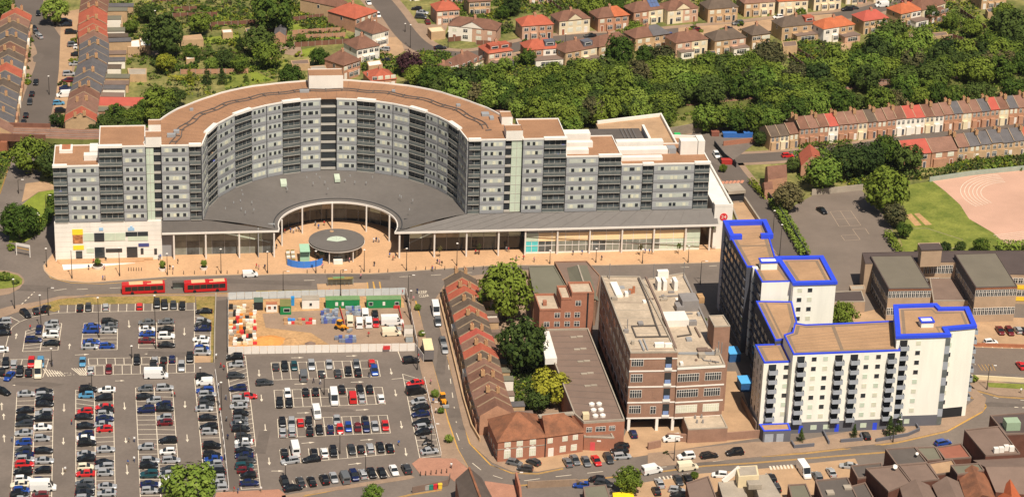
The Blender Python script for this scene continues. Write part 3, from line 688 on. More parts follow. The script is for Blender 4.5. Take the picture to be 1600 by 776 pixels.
def facade(p0, p1, kind, nf, z0=Z0, k_flat=True):
    d = (p1 - p0); d.z = 0; L = d.length; d.normalize(); o = V(d.y, -d.x)
    def q(t, out, z): return p0 + d * t + o * out + V(0, 0, z)
    def fbox(mb, t0, t1, i0, i1, za, zb): mb.obox(q((t0 + t1) / 2, (i0 + i1) / 2, za), d, o, (t1 - t0) / 2, (i1 - i0) / 2, zb - za)
    for f in range(nf):
        z = z0 + f * FH
        if kind == 'P':
            mb = MB(); fbox(mb, .16, L - .16, -1.5, .10, z + .86, z + FH - .1)
            mb.mi = 1; fbox(mb, .14, L - .14, -1.5, .15, z + .02, z + .86)
            mb.mi = 2; fbox(mb, .02, L - .02, -1.5, -.12, z - .06, z + FH)
            mb.build('facade_panel', [M_cpanel, M_cpanel2, M_joint], CB)
            st = MB(); a, b = L * .1, L * .9
            fbox(st, a, b, .05, .15, z + 1.04, z + 2.2)
            w = st.build('window', M_cstrip, CB)
            pn = MB(); lay = ((.14, .9), (.44, .85), (.56, .85), (.86, .9)) if L > 6.2 else ((.2, .85), (.52, .8), (.68, .8)) if k_flat else ((.14, .8), (.5, .8), (.84, .8))
            for t, pw in lay:
                pn.mi = 0 if random.random() < .66 else 1
                if random.random() < .06: continue
                x0 = a + (b - a) * t; fbox(pn, x0 - pw / 2, x0 + pw / 2, .06, .17, z + 1.1, z + 2.14)
            if pn.f: pn.build('pane', [M_glass, M_cblind], w)['kind'] = 'stuff'
        elif kind == 'B':
            mb = MB(); fbox(mb, .06, L - .06, -1.6, .22, z - .06, z + .08)
            bal = mb.build('balcony', M_slab, CB)
            g = MB(); fbox(g, .05, L - .05, -1.7, -.45, z + .1, z + FH - .12)
            g.build('glazing', M_balc, bal)
            r = MB(); fbox(r, .1, L - .1, .15, .19, z + .12, z + 1.05)
            r.build('balustrade', M_rail, bal)
            rr = MB(); fbox(rr, .08, L - .08, .13, .2, z + 1.06, z + 1.13)
            n = max(2, int(L / 1.5))
            for i in range(n + 1): fbox(rr, max(.0, L * i / n - .05), min(L, L * i / n + .05), -.5, -.4, z + .1, z + FH - .12)
            rr.build('handrail', M_slab, bal)
            if random.random() < .35:
                c = MB(); t = random.uniform(.4, max(.5, L - 1.2)); fbox(c, t, t + random.uniform(.4, .9), -.9, -.2, z + .1, z + random.uniform(.6, 1.0))
                c.build('balcony_clutter', random.choice([M_wcore, M_brick, M_blue, M_tan, M_stock]), bal)
        else:      # stair core: green glass with a column of dark openings
            lo, hi = {'SL': (0, L * .52), 'SR': (L * .36, L)}.get(kind, (0, .16))
            mb = MB(); fbox(mb, lo + .05, hi - .05, -1.5, -.02, z + .05, z + FH - .05); mb.build('stair_glass', M_cgreen, CB)
            mb = MB(); m0, m1 = (.1, lo - .1) if kind == 'SR' else (hi + .1, L - .1)
            fbox(mb, m0, m1, -1.5, -.3, z + .7, z + FH - .25); w = mb.build('stair_window', M_glass, CB)
            fr = MB(); fbox(fr, lo, hi, -1.4, .04, z - .05, z + .05); fbox(fr, (lo + hi) / 2 - .06, (lo + hi) / 2 + .06, -1.4, .03, z, z + FH)
            fbox(fr, m0 - .1, m1 + .1, -1.5, -.1, z - .15, z + .5)
            fr.build('mullion', M_slab, w)
    zt = z0 + nf * FH
    if kind == 'B':
        mb = MB(); fbox(mb, -.1, L + .1, -1.0, .5, zt - .1, zt + .55); mb.build('eave_block', M_wcore, CB)
    elif kind == 'P':
        mb = MB(); fbox(mb, -.02, L + .02, -.2, .16, zt - .04, zt + .38); mb.build('parapet', M_wcore, CB)
def wing(u0, u1, n1, nf, bays_):
    zt = Z0 + nf * FH
    poly = [B(u0, 3.2), B(u1, 3.2), B(u1, n1), B(u0, n1)]
    MB().prism(poly, Z0, zt - .3, cap=False).build('wing_wall', M_cpanel2, CB)
    MB().sheet([B(u0 + .05, 1.9), B(u1 - .05, 1.9), B(u1 - .05, n1 - .05), B(u0 + .05, n1 - .05)], zt + .05).build('flat_roof', M_gravelroof, CB)
    mb = MB(); mb.wall([B(u0 + .2, 2.2), B(u0 + .2, n1 - .2), B(u1 - .2, n1 - .2), B(u1 - .2, 2.2)], .25, zt - .5, zt + .36)
    mb.build('parapet', M_wcore, CB)
    for a, b, k in bays_: facade(B(a, 1.8), B(b, 1.8), k, nf)
wing(-79, -66.2, 18, 6, [(-79, -75.2, 'B'), (-75.2, -66.2, 'P')])
wing(-66.2, -53.2, 18, 8, [(-66.2, -59.8, 'B'), (-59.8, -53.2, 'P')])
wing(53.4, 66.1, 18, 8, [(53.4, 59.6, 'P'), (59.6, 66.1, 'B')])
wing(66.1, 82.3, 18, 6, [(66.1, 75.7, 'P'), (75.7, 82.3, 'B')])
wing(82.3, 108.5, 18, 5, [(82.3, 88.7, 'P'), (88.7, 91.8, 'B'), (91.8, 104, 'P'), (104, 108.5, 'B')])
# side balconies and end wall returns of the stepped wings
ZT = Z0 + 8 * FH
# curved part: ring with flat ends C and D
arc_o = [BP(53.5, t) for t in [4 + 172 * i / 44 for i in range(45)]]
arc_i = [BP(38.9, t) for t in [3 + 174 * i / 58 for i in range(59)]]
ring = [B(37.9, 3.3), B(53.4, 3.3)] + [B(53.4, 12)] + [p for p in arc_o if True] + [B(-53.2, 12), B(-53.2, 3.3), B(-37.9, 3.3)]
def ring_strip(r0, r1, z0a, z1a, mi=None):
    mb = MB(); N = 60; vs_ = []
    for i in range(N + 1):
        t = 3 + 174 * i / N; vs_ += [BP(r0, t, z0a), BP(r1, t, z1a)]
    mb.add(vs_, [(2 * i, 2 * i + 1, 2 * i + 3, 2 * i + 2) for i in range(N)])
    return mb
mb = ring_strip(37.7, 53.6, ZT + .05, ZT + .05)
mb.sheet([B(37.8, 1.9), B(48.6, 1.9), B(53.3, 14), B(51, 17), B(37.8, 3)], ZT + .02)
mb.sheet([B(-37.8, 1.9), B(-49, 1.9), B(-53.1, 14), B(-51, 17), B(-37.8, 3)], ZT + .015)
mb.build('flat_roof', M_gravelroof, CB)
ring_strip(53.5, 53.5, Z0, ZT).build('rear_wall', M_cpanel2, CB)
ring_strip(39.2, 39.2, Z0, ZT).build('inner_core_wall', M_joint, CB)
for s in (-1, 1):
    e0, e1 = (37.9, 48.5) if s > 0 else (-49, -37.9)
    MB().prism([B(e0, 3.3), B(e1, 3.3), B(e1, 10), B(e0, 10)], Z0, ZT - .3, cap=False).build('wing_wall', M_cpanel2, CB)
facade(B(-49, 1.8), B(-41.1, 1.8), 'P', 8); facade(B(-41.1, 1.8), B(-37.9, 1.8), 'B', 8)
facade(B(37.9, 1.8), B(41.3, 1.8), 'B', 8); facade(B(41.3, 1.8), B(48.5, 1.8), 'P', 8)
facade(B(-53.2, 2.6), B(-49, 2.6), 'SL', 8); facade(B(48.5, 2.6), B(53.4, 2.6), 'SR', 8)
CRES = [(177.4, 163, 'P'), (163, 151.6, 'B'), (151.6, 137.4, 'P'), (137.4, 127.3, 'B'), (127.3, 119, 'P'), (119, 110.8, 'P'), (110.8, 102.5, 'B'), (102.5, 93, 'P'), (93, 86, 'SC'),
        (86, 76.5, 'P'), (76.5, 68.3, 'B'), (68.3, 59.7, 'P'), (59.7, 51, 'P'), (51, 42.2, 'B'), (42.2, 34.1, 'P'), (34.1, 26, 'P'), (26, 16.6, 'B'), (16.6, 2.6, 'P')]
for a, b, k in CRES:
    r = 38.6 if k[0] == 'S' else 37.6
    facade(BP(r, a), BP(r, b), k, 8, k_flat=False)
# parapet ribbon round the outside of the crescent, stepping
mb = MB(); mb.wall([BP(53.6 + (.25 if (i // 4) % 2 else -.2), t) for i, t in enumerate([4 + 172 * i / 44 for i in range(45)])], .3, ZT - .6, ZT + .45); mb.build('parapet', M_wcore, CB)
# stair tower heads, penthouse, roof services
for u0, u1, n0, n1, h in ((-53.2, -48.8, 2.3, 7.4, 2.6), (-52.4, -48.9, 13, 17.5, 2.2), (48.6, 53.4, 2.3, 7.4, 2.6), (48.8, 52.0, 14, 19, 2.4), (-5.0, 5.2, 46.2, 52.4, 4.4)):
    MB().prism([B(u0, n0), B(u1, n0), B(u1, n1), B(u0, n1)], ZT - .4, ZT + h, cap=False).build('penthouse_wall', M_wcore, CB)
    MB().sheet([B(u0, n0), B(u1, n0), B(u1, n1), B(u0, n1)], ZT + h - .3).build('penthouse_roof', M_gravelroof, CB)
for r in (44.6, 46.2):
    MB().wall([BP(r + .5 * math.sin(t * .4), t) for t in [14 + 162 * i / 70 for i in range(71)]], .28, ZT + .06, ZT + .36).build('roof_pipe', M_pipe, CB)
for t in range(6, 178, 4):
    MB().strip([BP(38.5, t, ZT + .058), BP(53.2, t, ZT + .058)], .14).build('felt_seam', M_feltseam, CB)
for t in range(12, 180, 6):
    MB().obox(BP(45.4, t, ZT + .06), V(math.cos(R(t + 8.4)), math.sin(R(t + 8.4))), V(-math.sin(R(t + 8.4)), math.cos(R(t + 8.4))), .9, .18, .3).build('pipe_support', M_pipe, CB)
for (u, n, a, b, h) in ((-46, 9, 1.2, .7, .9), (-44.5, 12, .8, .8, .8), (-6.5, 44, 1.4, .6, .7), (45, 22, 1.1, 1.1, .7), (46.5, 19, .6, 1.2, .6), (-40, 30, .5, .5, .6), (20, 43, .5, .5, .6), (38, 30, .6, .6, .6)):
    MB().obox(B(u, n, ZT + .06), BU, BN, a, b, h).build('roof_unit', M_steel, CB)
# clutter of the stepped terraces: cream screens and planters
for (u0, u1, n0, n1, z, h, m_) in ((-70.5, -66.3, 6, 8.5, 28.9, 1.6, M_wcore), (-69, -66.3, 10, 16, 28.9, 1.4, M_wcore), (-77.5, -73.8, 12, 16.5, 28.9, 1.0, M_wcore), (-76.8, -74.4, 12.6, 16, 29.75, .35, M_brick2),
        (66.2, 73, 4, 6.5, 28.9, 1.3, M_wcore), (66.2, 75, 9, 11, 28.9, 1.6, M_wcore), (66.2, 75, 13.5, 17, 28.9, 2.6, M_wcore), (82.4, 95, 5, 7, 26.1, 1.0, M_wcore), (82.4, 98, 10, 13, 26.1, 1.4, M_wcore),
        (83, 97, 14.5, 17, 26.1, 2.2, M_wcore), (101, 106, 9, 12, 26.1, 4.2, M_wcore), (106.2, 108.2, 9, 14, 26.1, 4.2, M_wcore), (97.5, 100, 10, 13, 26.1, 1.6, M_steel)):
    MB().prism([B(u0, n0), B(u1, n0), B(u1, n1), B(u0, n1)], z, z + h).build('terrace_screen', m_, CB)
# ---------------------------------------------------------------- podium
MB().prism([B(-79.2, 1.9), B(-49.4, 1.9), B(-49.4, 26), B(-79.2, 26)], 0, Z0 - .1).build('podium_wall', M_wcore, CB)
for c in range(8):      # horizontal cladding courses with open joints
    for u0, u1 in ((-79.3, -69.4), (-69.35, -59.4), (-59.35, -49.35)):
        MB().obox(B((u0 + u1) / 2, 1.83, .06 + c * 1.49), BU, BN, (u1 - u0) / 2, .06, 1.44).build('cladding_panel', M_wcore, CB)
    MB().obox(B(-79.24, 13.9, .06 + c * 1.49), BN, BU, 11.9, .05, 1.44).build('cladding_panel', M_wcore, CB)
def on_front(u0, u1, z0, z1, out, m_, name, n=1.83, parent=None, t=.1):
    return MB().obox(B((u0 + u1) / 2, n - out, z0), BU, BN, (u1 - u0) / 2, t, z1 - z0).build(name, m_, parent or CB)
M_ysign = mat('yellow_sign', (.86, .60, .03), .6, .03, 1); M_photo = mat('photo_poster', srgb((170, 110, 70)), .6, .8, .9)
M_bluesign = mat('dark_blue_sign', (.06, .07, .22), .6, .05, 1); M_lblue = mat('pale_blue_letters', srgb((150, 186, 214)), .6, .1, 1)
on_front(-74.4, -71.4, 8.2, 9.9, .09, M_ysign, 'sign'); on_front(-74.3, -71.5, 5.6, 8.1, .09, M_photo, 'poster')
on_front(-74.3, -71.3, 3.6, 4.9, .09, M_ysign, 'sign'); on_front(-73.6, -71.8, .9, 3.2, .08, M_glass, 'door')
on_front(-71.3, -68.4, 6.2, 8.6, .07, M_cgreen, 'window'); on_front(-68.3, -65.5, 6.0, 8.6, .09, M_glass, 'window'); on_front(-65.4, -62.5, 6.2, 8.5, .07, M_cgreen, 'window')
on_front(-62.4, -59.6, 6.2, 8.5, .06, M_cgreen, 'window'); on_front(-59.5, -56.2, 7.4, 8.7, .09, M_glass, 'window'); on_front(-56.1, -53.2, 7.4, 8.7, .09, M_glass, 'window'); on_front(-58.9, -53.2, 6.0, 7.3, .08, M_cgreen, 'window')
on_front(-70.6, -68.5, 2.6, 3.9, .07, M_cgreen, 'window'); on_front(-68.3, -65.5, .9, 4.2, .09, M_glass, 'door'); on_front(-65.2, -60.6, 2.6, 3.7, .09, M_glass, 'window')
on_front(-59.3, -56.3, .9, 4.1, .09, M_glass, 'door'); on_front(-56.0, -53.0, 4.1, 5.1, .09, M_bluesign, 'sign'); on_front(-55.4, -54.6, 1.8, 3.6, .08, M_glass, 'window'); on_front(-51.6, -50.8, 1.6, 3.4, .08, M_glass, 'window')
on_front(-66.9, -65.7, 9.3, 10.2, .08, M_lblue, 'sign'); on_front(-58.8, -57.0, 9.1, 10.0, .08, M_lblue, 'sign'); on_front(-58.2, -57.5, 10.0, 10.5, .08, M_lblue, 'sign')
for k, (n0, n1) in enumerate(((1.7, .9), (.9, .1), (.1, -.7))):    # entrance terrace: steps down to the plaza
    MB().prism([B(-79 + .5 * k, n0), B(-52 - 2.5 * k, n0), B(-52 - 2.5 * k, n1), B(-79 + .5 * k, n1)], .12, .82 - .23 * k).build('step', M_plaza, CB)
MB().prism([B(-77.5, -.8), B(-57, -.8), B(-68, -2.8), B(-77, -4.4)], .121, .26).build('ramp', M_wcore, CB)
# sloping metal roof with the round opening
RC = (.9, 4.3); RR = 17.1
mb = MB(); N = 48; vs_ = []; K = 6
for i in range(N + 1):
    f = i / N; th = 2.6 + 174.8 * f; ph = -22.5 + 213.5 * f
    ip = BP(RR, ph, 8.45, *RC)
    if i == N: ip = B(-16.3, 1.0, 8.45)
    op = BP(37.9, th, Z0 - .02)
    for k in range(K + 1):
        g = k / K; p = lerp(ip, op, g); p.z = 8.45 + (Z0 - 8.47) * (1 - (1 - g) ** 1.6); vs_.append(p)
mb.add(vs_, [(i * (K + 1) + k, i * (K + 1) + k + 1, (i + 1) * (K + 1) + k + 1, (i + 1) * (K + 1) + k) for i in range(N) for k in range(K)])
edge_r = [BP(RR, -22.5 + 213.5 * i / N, 8.45, *RC) for i in range(N + 1)]; edge_r[N] = B(-16.3, 1.0, 8.45)
mb.build('metal_roof', M_metalroof, CB)
nseg = 16
for i in range(nseg):        # standing-seam sheets of the right wing
    a, b = i / nseg, (i + 1) / nseg
    f0, f1 = lerp(edge_r[0], B(111.3, -2.0, 8.45), a), lerp(edge_r[0], B(111.3, -2.0, 8.45), b)
    g0, g1 = lerp(B(37.9, 1.9, Z0), B(111.0, 1.9, Z0), a), lerp(B(37.9, 1.9, Z0), B(111.0, 1.9, Z0), b)
    MB().quad(f0, lerp(f1, f0, .004), lerp(g1, g0, .004), g0).build('roof_sheet', M_metalroof, CB)
    MB().bar(f0 + V(0, 0, .02), g0 + V(0, 0, .02), .07, .06).build('roof_seam', M_metalroof, CB)
for i in range(6):
    a, b = i / 6, (i + 1) / 6
    l0, l1 = B(-49.3, 1.0, 8.45), edge_r[N]
    MB().quad(lerp(l0, l1, a), lerp(l0, l1, b), lerp(B(-49.3, 1.9, Z0), B(-37.9, 1.9, Z0), b), lerp(B(-49.3, 1.9, Z0), B(-37.9, 1.9, Z0), a)).build('roof_sheet', M_metalroof, CB)
# gutter line, white edge, soffit
up = [p + V(0, 0, .0) for p in edge_r]
MB().wall(up, .3, 7.95, 8.5).build('canopy_edge', M_trimwhite, CB)
MB().wall([edge_r[0], B(111.3, -2.0)], .3, 7.95, 8.52).build('canopy_edge', M_trimwhite, CB)
MB().wall([B(-49.3, 1.0), edge_r[N]], .3, 7.95, 8.51).build('canopy_edge', M_trimwhite, CB)
MB().strip([BP(RR + 1.3, -18 + 205 * i / N, 9.02, *RC) for i in range(N + 1)], .3).build('gutter', M_joint, CB)
MB().strip([lerp(edge_r[0], B(111.3, -2.0), i / 8) + BN * 1.0 + V(0, 0, .96) for i in range(9)], .25).build('gutter', M_joint, CB)
for (u, n, a, b) in ((-13.5, 29, .9, 2.0), (2.5, 32, .8, 2.2)):
    MB().obox(B(u, n, Z0 - .75), BU, BN, a, b, .9).build('rooflight', M_cgreen, CB)
for k in range(26):
    t = random.uniform(15, 165); r = random.uniform(22, 35)
    MB().obox(BP(r, t, Z0 - .5), BU, BN, .12, .12, .6).build('vent', M_steel, CB)
# columns
for u, n in ((-46, 1.3), (-37, 1.3), (-27.5, 1.3), (-17.6, 1.3), (18.1, -1.8), (28.2, -1.7), (37.5, -1.7), (46.8, -1.7), (54.6, -1.6), (64, -1.6), (73.5, -1.6), (83, -1.6), (92.4, -1.6), (101.8, -1.5), (109, -1.5)):
    MB().tube(B(u, n, .1), B(u, n, 8.2), .26, n=8).build('column', M_trimwhite, CB)
for t in (163, 125, 92, 56, 22):
    MB().tube(BP(RR - .5, t, .1, *RC), BP(RR - .5, t, 8.3, *RC), .24, n=8).build('column', M_trimwhite, CB)
# shop fronts: glass bays between mullions, dark stall risers, pale fascia
def shopfront(pts, z1, upper, lower, fascia, split=.45):
    for i in range(len(pts) - 1):
        a, b = pts[i], pts[i + 1]; d = (b - a); L = d.length; d = d / L; o = V(d.y, -d.x); c = (a + b) / 2
        MB().obox(c + V(0, 0, .12), d, o, L / 2 - .05, .05, z1 * split).build('shop_window', random.choice(lower), CB)
        MB().obox(c + V(0, 0, z1 * split + .2), d, o, L / 2 - .05, .05, z1 * (1 - split) - 1.1).build('shop_window', random.choice(upper), CB)  # paler upper panes: reflected light is put into the glass colour
        MB().obox(c + V(0, 0, z1 - .85), d, o, L / 2, .12, .85).build('fascia', fascia, CB)
        MB().obox(a + V(0, 0, .12), d, o, .07, .12, z1 - .9).build('mullion', M_steel, CB)
dk = [M_glass, M_glass, M_balc]; mid = [mat('grey_shop_glass', vs((120, 122, 112)), .25, .25, .3, spec=.5), M_cgreen, mat('display_glass', vs((150, 140, 120)), .3, .4, .4, spec=.4)]
shopfront([B(-46 + 3.6 * i, 4.4) for i in range(9)], 9.2, mid[:2], [mid[0], M_balc], M_cpanel)
MB().prism([B(-49.4, 3.5), B(-46, 3.5), B(-46, 4.6), B(-49.4, 4.6)], .1, 9).build('shop_pier', M_cpanel2, CB)
shopfront([BP(23.2, t, 0, *RC) for t in [188 - 9 * i for i in range(22)]], 9.3, mid, dk, M_cpanel, .38)
shopfront([B(21.5 + 3.6 * i, 3.2) for i in range(10)], 9.4, mid, dk, M_cpanel, .42)
for i in range(13):   # food store: cream blinds above glass
    u0 = 54.6 + 3.98 * i
    on_front(u0 + .06, u0 + 3.92, 6.6, 8.3, 0, M_cpanel, 'fascia', n=-.6)
    on_front(u0 + .06, u0 + 3.92, 3.9, 6.5, 0, mat('cream_blind', vs((226, 196, 152)), .7, .05, .4) if 0 < i < 12 else M_cgreen, 'blind', n=-.62)
    w = on_front(u0 + .06, u0 + 3.92, .6, 3.8, 0, mat('turquoise_panel', srgb((90, 190, 190)), .5, .1, 1) if i == 0 else (M_cgreen if i in (10, 11, 12) else random.choice([mid[0], mid[0], M_balc])), 'shop_window', n=-.6)
    on_front(u0 + .06, u0 + 3.92, 2.5, 2.64, .1, M_trimwhite, 'transom', n=-.62, parent=w)
    on_front(u0 + 1.95, u0 + 2.07, .6, 3.8, .1, M_trimwhite, 'mullion', n=-.60, parent=w)
    on_front(u0 - .1, u0 + .06, .1, 8.3, .05, M_trimwhite, 'mullion', n=-.62)
    on_front(u0 + .06, u0 + 3.92, .1, .58, .02, M_wcore, 'stall_riser', n=-.64)
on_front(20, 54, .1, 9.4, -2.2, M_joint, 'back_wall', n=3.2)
# white end block with the round red sign, low roofs behind
MB().prism([B(110.2, -.5), B(115.6, -.5), B(115.6, 36), B(110.2, 36)], 0, 13.4).build('end_wall', M_wcore, CB)
MB().wall([B(115.4, -.3), B(115.4, 55), B(108, 56)], .5, 12.6, 14.2).build('parapet', M_wcore, CB)
MB().wall([B(110.4, 1.9), B(110.4, -.3), B(115.4, -.3)], .5, 13.4, 14.15).build('parapet', M_wcore, CB)
MB().prism([B(108.5, 36), B(115.6, 36), B(115.6, 56), B(66, 56), B(66, 18.1), B(108.5, 18.1)], 0, 13.3).build('rear_podium', M_gravelroof, CB)
MB().prism([B(68, 38), B(98, 38), B(98, 57), B(68, 57)], 13.0, 16.2).build('rear_hall', M_darkroof, CB)
for k in range(4): MB().bar(B(92 + 1.2 * k, 38.5, 16.3), B(92 + 1.2 * k, 56.5, 16.3), .5, .3).build('roof_rib', M_metalroof, CB)
MB().prism([B(99, 36), B(108, 36), B(108, 72), B(86, 66), B(86, 57.2), B(99, 57.2)], 0, 14.6).build('rear_store', M_tan, CB)
MB().wall([B(99.3, 36.3), B(107.7, 36.3), B(107.7, 71.4), B(86.3, 65.6)], .5, 14.5, 15.6).build('parapet', M_wcore, CB)
MB().wall([B(99.2, 37), B(99.2, 57)], .8, 14.5, 17.4).build('parapet', M_wcore, CB)
sg = empty('round_sign', B(113, -.62, 10.2), 'round red sign with white 24 on the white end wall', 'sign')
MB().tube(B(113, -.51, 10.2), B(113, -.64, 10.2), 1.15, n=28).build('disc', mat('sign_red', (.62, .03, .03), .5, 0), sg)
tm = MB(); text_on(tm, '24', B(112.25, -.66, 9.75), B(113.75, -.66, 9.75), B(112.25, -.66, 10.75)); tm.build('numerals', M_trimwhite, sg)
on_front(110.1, 110.18, 6.8, 8.6, .1, mat('lime_green', (.12, .55, .06), .5, 0), 'green_sign', n=-.4, t=1.0)
# ---------------------------------------------------------------- round kiosk on the plaza
KC = (.4, 2.6)
K_ = empty('round_kiosk', B(*KC, .12), 'round glass kiosk with a flat grey disc roof in the curved forecourt', 'kiosk')
mb = MB(); mb.tube(B(*KC, 4.0), B(*KC, 4.5), 8.0, 8.0, n=48); mb.build('roof', M_metalroof, K_)
mb = MB(); mb.tube(B(*KC, 3.82), B(*KC, 3.99), 8.05, 8.1, n=48); mb.build('roof_edge', M_trimwhite, K_)
for k in range(20):
    a, b = 18 * k, 18 * k + 17.2
    MB().quad(BP(6.4, a, .12, *KC), BP(6.4, b, .12, *KC), BP(6.4, b, 3.8, *KC), BP(6.4, a, 3.8, *KC)).build('glass_wall', M_glass if k % 5 else M_balc, K_)
for k in range(6):
    a, b = 30 * k, 30 * k + 29
    MB().add([B(KC[0], KC[1] - 1.6, 4.54), BP(2.9, a, 4.52, KC[0], KC[1] - .4), BP(2.9, b, 4.52, KC[0], KC[1] - .4)], [(0, 1, 2)]).build('rooflight_blade', M_cgreen, K_)
for t in (250, 305): MB().tube(BP(7.5, t, .12, *KC), BP(7.5, t, 3.9, *KC), .15).build('column', M_trimwhite, K_)
MB().tube(BP(6.0, 100, 4.5, *KC), BP(6.0, 100, 4.7, *KC), .6, n=12).build('roof_stain_box', M_tan, K_)
mb = MB(); mb.obox(B(.3, -4.6, .12), BU, BN, 1.3, .5, 1.3); mb.build('counter', M_wcore, K_)
hd = empty('blue_hoarding', B(-9, -6, .12), 'curved blue hoarding on the plaza beside the round kiosk', 'hoarding')
hp = [G(x, y, .12) for x, y in ((449, 414), (456, 416.5), (465, 418), (475, 418.6), (485, 418), (494, 416.5), (504, 413))]
for i in range(6): MB().wall([lerp(hp[i], hp[i + 1], .01), lerp(hp[i], hp[i + 1], .99)], .1, .12, 2.1).build('panel', mat('hoarding_blue', (.05, .20, .62), .6, .05, .6), hd)
sc = empty('green_lift_tower', G(473, 404, .12), 'mint green stair tower with racking inside the blue hoarding', 'kiosk')
a0 = G(476, 408, .12); mint = mat('mint_green', srgb((158, 196, 166)), .6, .05, .5)
MB().obox(a0, BU, BN, 1.35, 1.3, 4.0).build('tower', mint, sc)
MB().obox(a0 + BN * .2 + V(0, 0, 4.0), BU, BN, 1.4, 2.8, .15).build('top', mint, sc)
for i in range(5):
    for j in range(2): MB().obox(a0 - BU * (3.2 + 1.4 * j) + BN * (i * 1.5 - 1), BU, BN, .5, .35, 1.4 + .2 * (i % 2)).build('rack', M_wcore if i % 2 else M_drygrass, sc)

# ================================================================ blocks in the middle and on the right
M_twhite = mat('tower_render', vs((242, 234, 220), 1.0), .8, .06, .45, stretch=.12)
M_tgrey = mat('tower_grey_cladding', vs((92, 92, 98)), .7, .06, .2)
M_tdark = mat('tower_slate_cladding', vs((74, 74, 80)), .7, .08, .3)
M_troof = mat('tower_roof_felt', srgb((168, 133, 100)), .95, .12, .15, fine=.07, fscale=2)
M_trim2 = mat('grey_walkway', srgb((132, 112, 92)), .95, .1, .4)
M_balcg = mat('balcony_grey', vs((150, 154, 160)), .5, .08, .8)
M_frame = mat('window_frame_white', vs((220, 214, 204)), .6, .04, 1)
M_officebrick = mat('office_brick', vs((140, 108, 90)), .95, .12, .4, fine=.08, fscale=4)
M_warmbrick = mat('warm_red_brick', vs((152, 102, 80)), .95, .10, .4, fine=.08, fscale=4)
M_officeroof = mat('pale_felt_roof', srgb((178, 160, 138)), .95, .16, .18, fine=.10, fscale=1.2)
M_greenroof = mat('green_grey_roof', srgb((112, 108, 92)), .9, .08, .15, fine=.05)
M_brownroof = mat('brown_felt_roof', srgb((122, 102, 90)), .95, .10, .2, fine=.08)
M_schoolroof = mat('school_roof', srgb((112, 104, 90)), .9, .07, .15, fine=.04)
M_schoolroof2 = mat('school_dark_roof', srgb((84, 72, 68)), .9, .10, .15, fine=.05)
M_schoolwall = mat('school_concrete', vs((160, 136, 112)), .95, .10, .3)
def face(a, b):
    """frame of an upright face seen with a on the left, b on the right"""
    a = V(a.x, a.y); b = V(b.x, b.y); d = b - a; L = d.length; d = d / L
    return a, d, V(d.y, -d.x), L
def fbox(mb, fr, t0, t1, i0, i1, z0, z1):
    a, d, o, L = fr
    mb.obox(a + d * ((t0 + t1) / 2) + o * ((i0 + i1) / 2) + V(0, 0, z0), d, o, (t1 - t0) / 2, (i1 - i0) / 2, z1 - z0)
    return mb
def window(parent, fr, t, z, w, h, pane=None, frame=True, bars=0):
    """window centred at distance t along the face: frame, pane (and glazing bars) in real depth"""
    f = MB(); fbox(f, fr, t - w / 2 - .08, t + w / 2 + .08, -.02, .05, z - .08, z + h + .08)
    o = f.build('window', M_frame if frame else M_tgrey, parent)
    fbox((p := MB()), fr, t - w / 2, t + w / 2, .0, .065, z, z + h); p.build('pane', pane or M_glass, o)
    if bars:
        g = MB()
        for i in range(1, bars): fbox(g, fr, t - w / 2 + w * i / bars - .04, t - w / 2 + w * i / bars + .04, .0, .085, z, z + h)
        fbox(g, fr, t - w / 2, t + w / 2, .0, .084, z + h * .66, z + h * .66 + .08)
        g.build('glazing_bar', M_frame, o)
    return o
def door(parent, fr, t, w, h, m_, z=.05): 
    o = fbox(MB(), fr, t - w / 2 - .1, t + w / 2 + .1, -.02, .05, z, z + h + .1).build('door_frame', M_frame, parent)
    fbox(MB(), fr, t - w / 2, t + w / 2, 0, .07, z, z + h).build('door', m_, o)
def block(name, loc, label, poly, z, wall_m, roof_m, z0=0.0, cat='building', par=.35, par_m=None, parent=None, pw=.3):
    e = parent or empty(name, loc, label, cat)
    MB().prism(poly, z0, z, cap=False).build('wall', wall_m, e)
    MB().sheet(poly, z - .02 if par else z).build('roof', roof_m, e)
    if par: MB().wall(inset(poly, pw * .49), pw, z - .1, z + par, closed=True).build('parapet', par_m or wall_m, e)
    return e
def inset(poly, d):
    n = len(poly); a = sum(poly[i].x * poly[(i + 1) % n].y - poly[(i + 1) % n].x * poly[i].y for i in range(n))
    s = 1 if a > 0 else -1; out = []
    for i in range(n):
        p, q, r = poly[i - 1], poly[i], poly[(i + 1) % n]
        d1 = (q - p); d1.z = 0; d1.normalize(); d2 = (r - q); d2.z = 0; d2.normalize()
        n1 = V(-d1.y, d1.x) * s; n2 = V(-d2.y, d2.x) * s; k = 1 + n1.dot(n2)
        out.append(q + (n1 + n2) * (d / max(k, .3)))
    return out
# ---------------------------------------------------------------- white flats with blue roof edges
TW = empty('white_flats', V(80, -90, 0), 'stepped white apartment towers with bright blue roof edges beside the lower road', 'building')
Mp = [V(70.4, -110.3), V(97.5, -105.9), V(98.7, -88.4), V(85.2, -91.0), V(75.1, -92.7), V(72.4, -91.9), V(71.3, -97.5), V(69, -99.2)]
Lp = [V(63.45, -109.4), V(70.3, -108.3), V(69.0, -98.2), V(62.0, -99.3)]
Rp = [V(63.9, -75.7), V(67.0, -99.0), V(71.2, -97.6), V(73.6, -88), V(73.4, -75.2)]
T1p = [V(57.6, -36), V(62.0, -64.4), V(63.7, -64.3), V(65.25, -74.06), V(73.4, -72.9), V(70.2, -58.4), V(69.3, -34.1)]
T2p = [V(73.4, -75.1), V(84.65, -73.4), V(82.7, -56.9), V(70.3, -58.5)]
TRp = [V(96.5, -104.8), V(110.0, -102.8), V(109.6, -99.2), V(117.3, -97.0), V(117.0, -86.0), V(109.8, -86.9), V(109.1, -84.6), V(98.2, -86.3)]
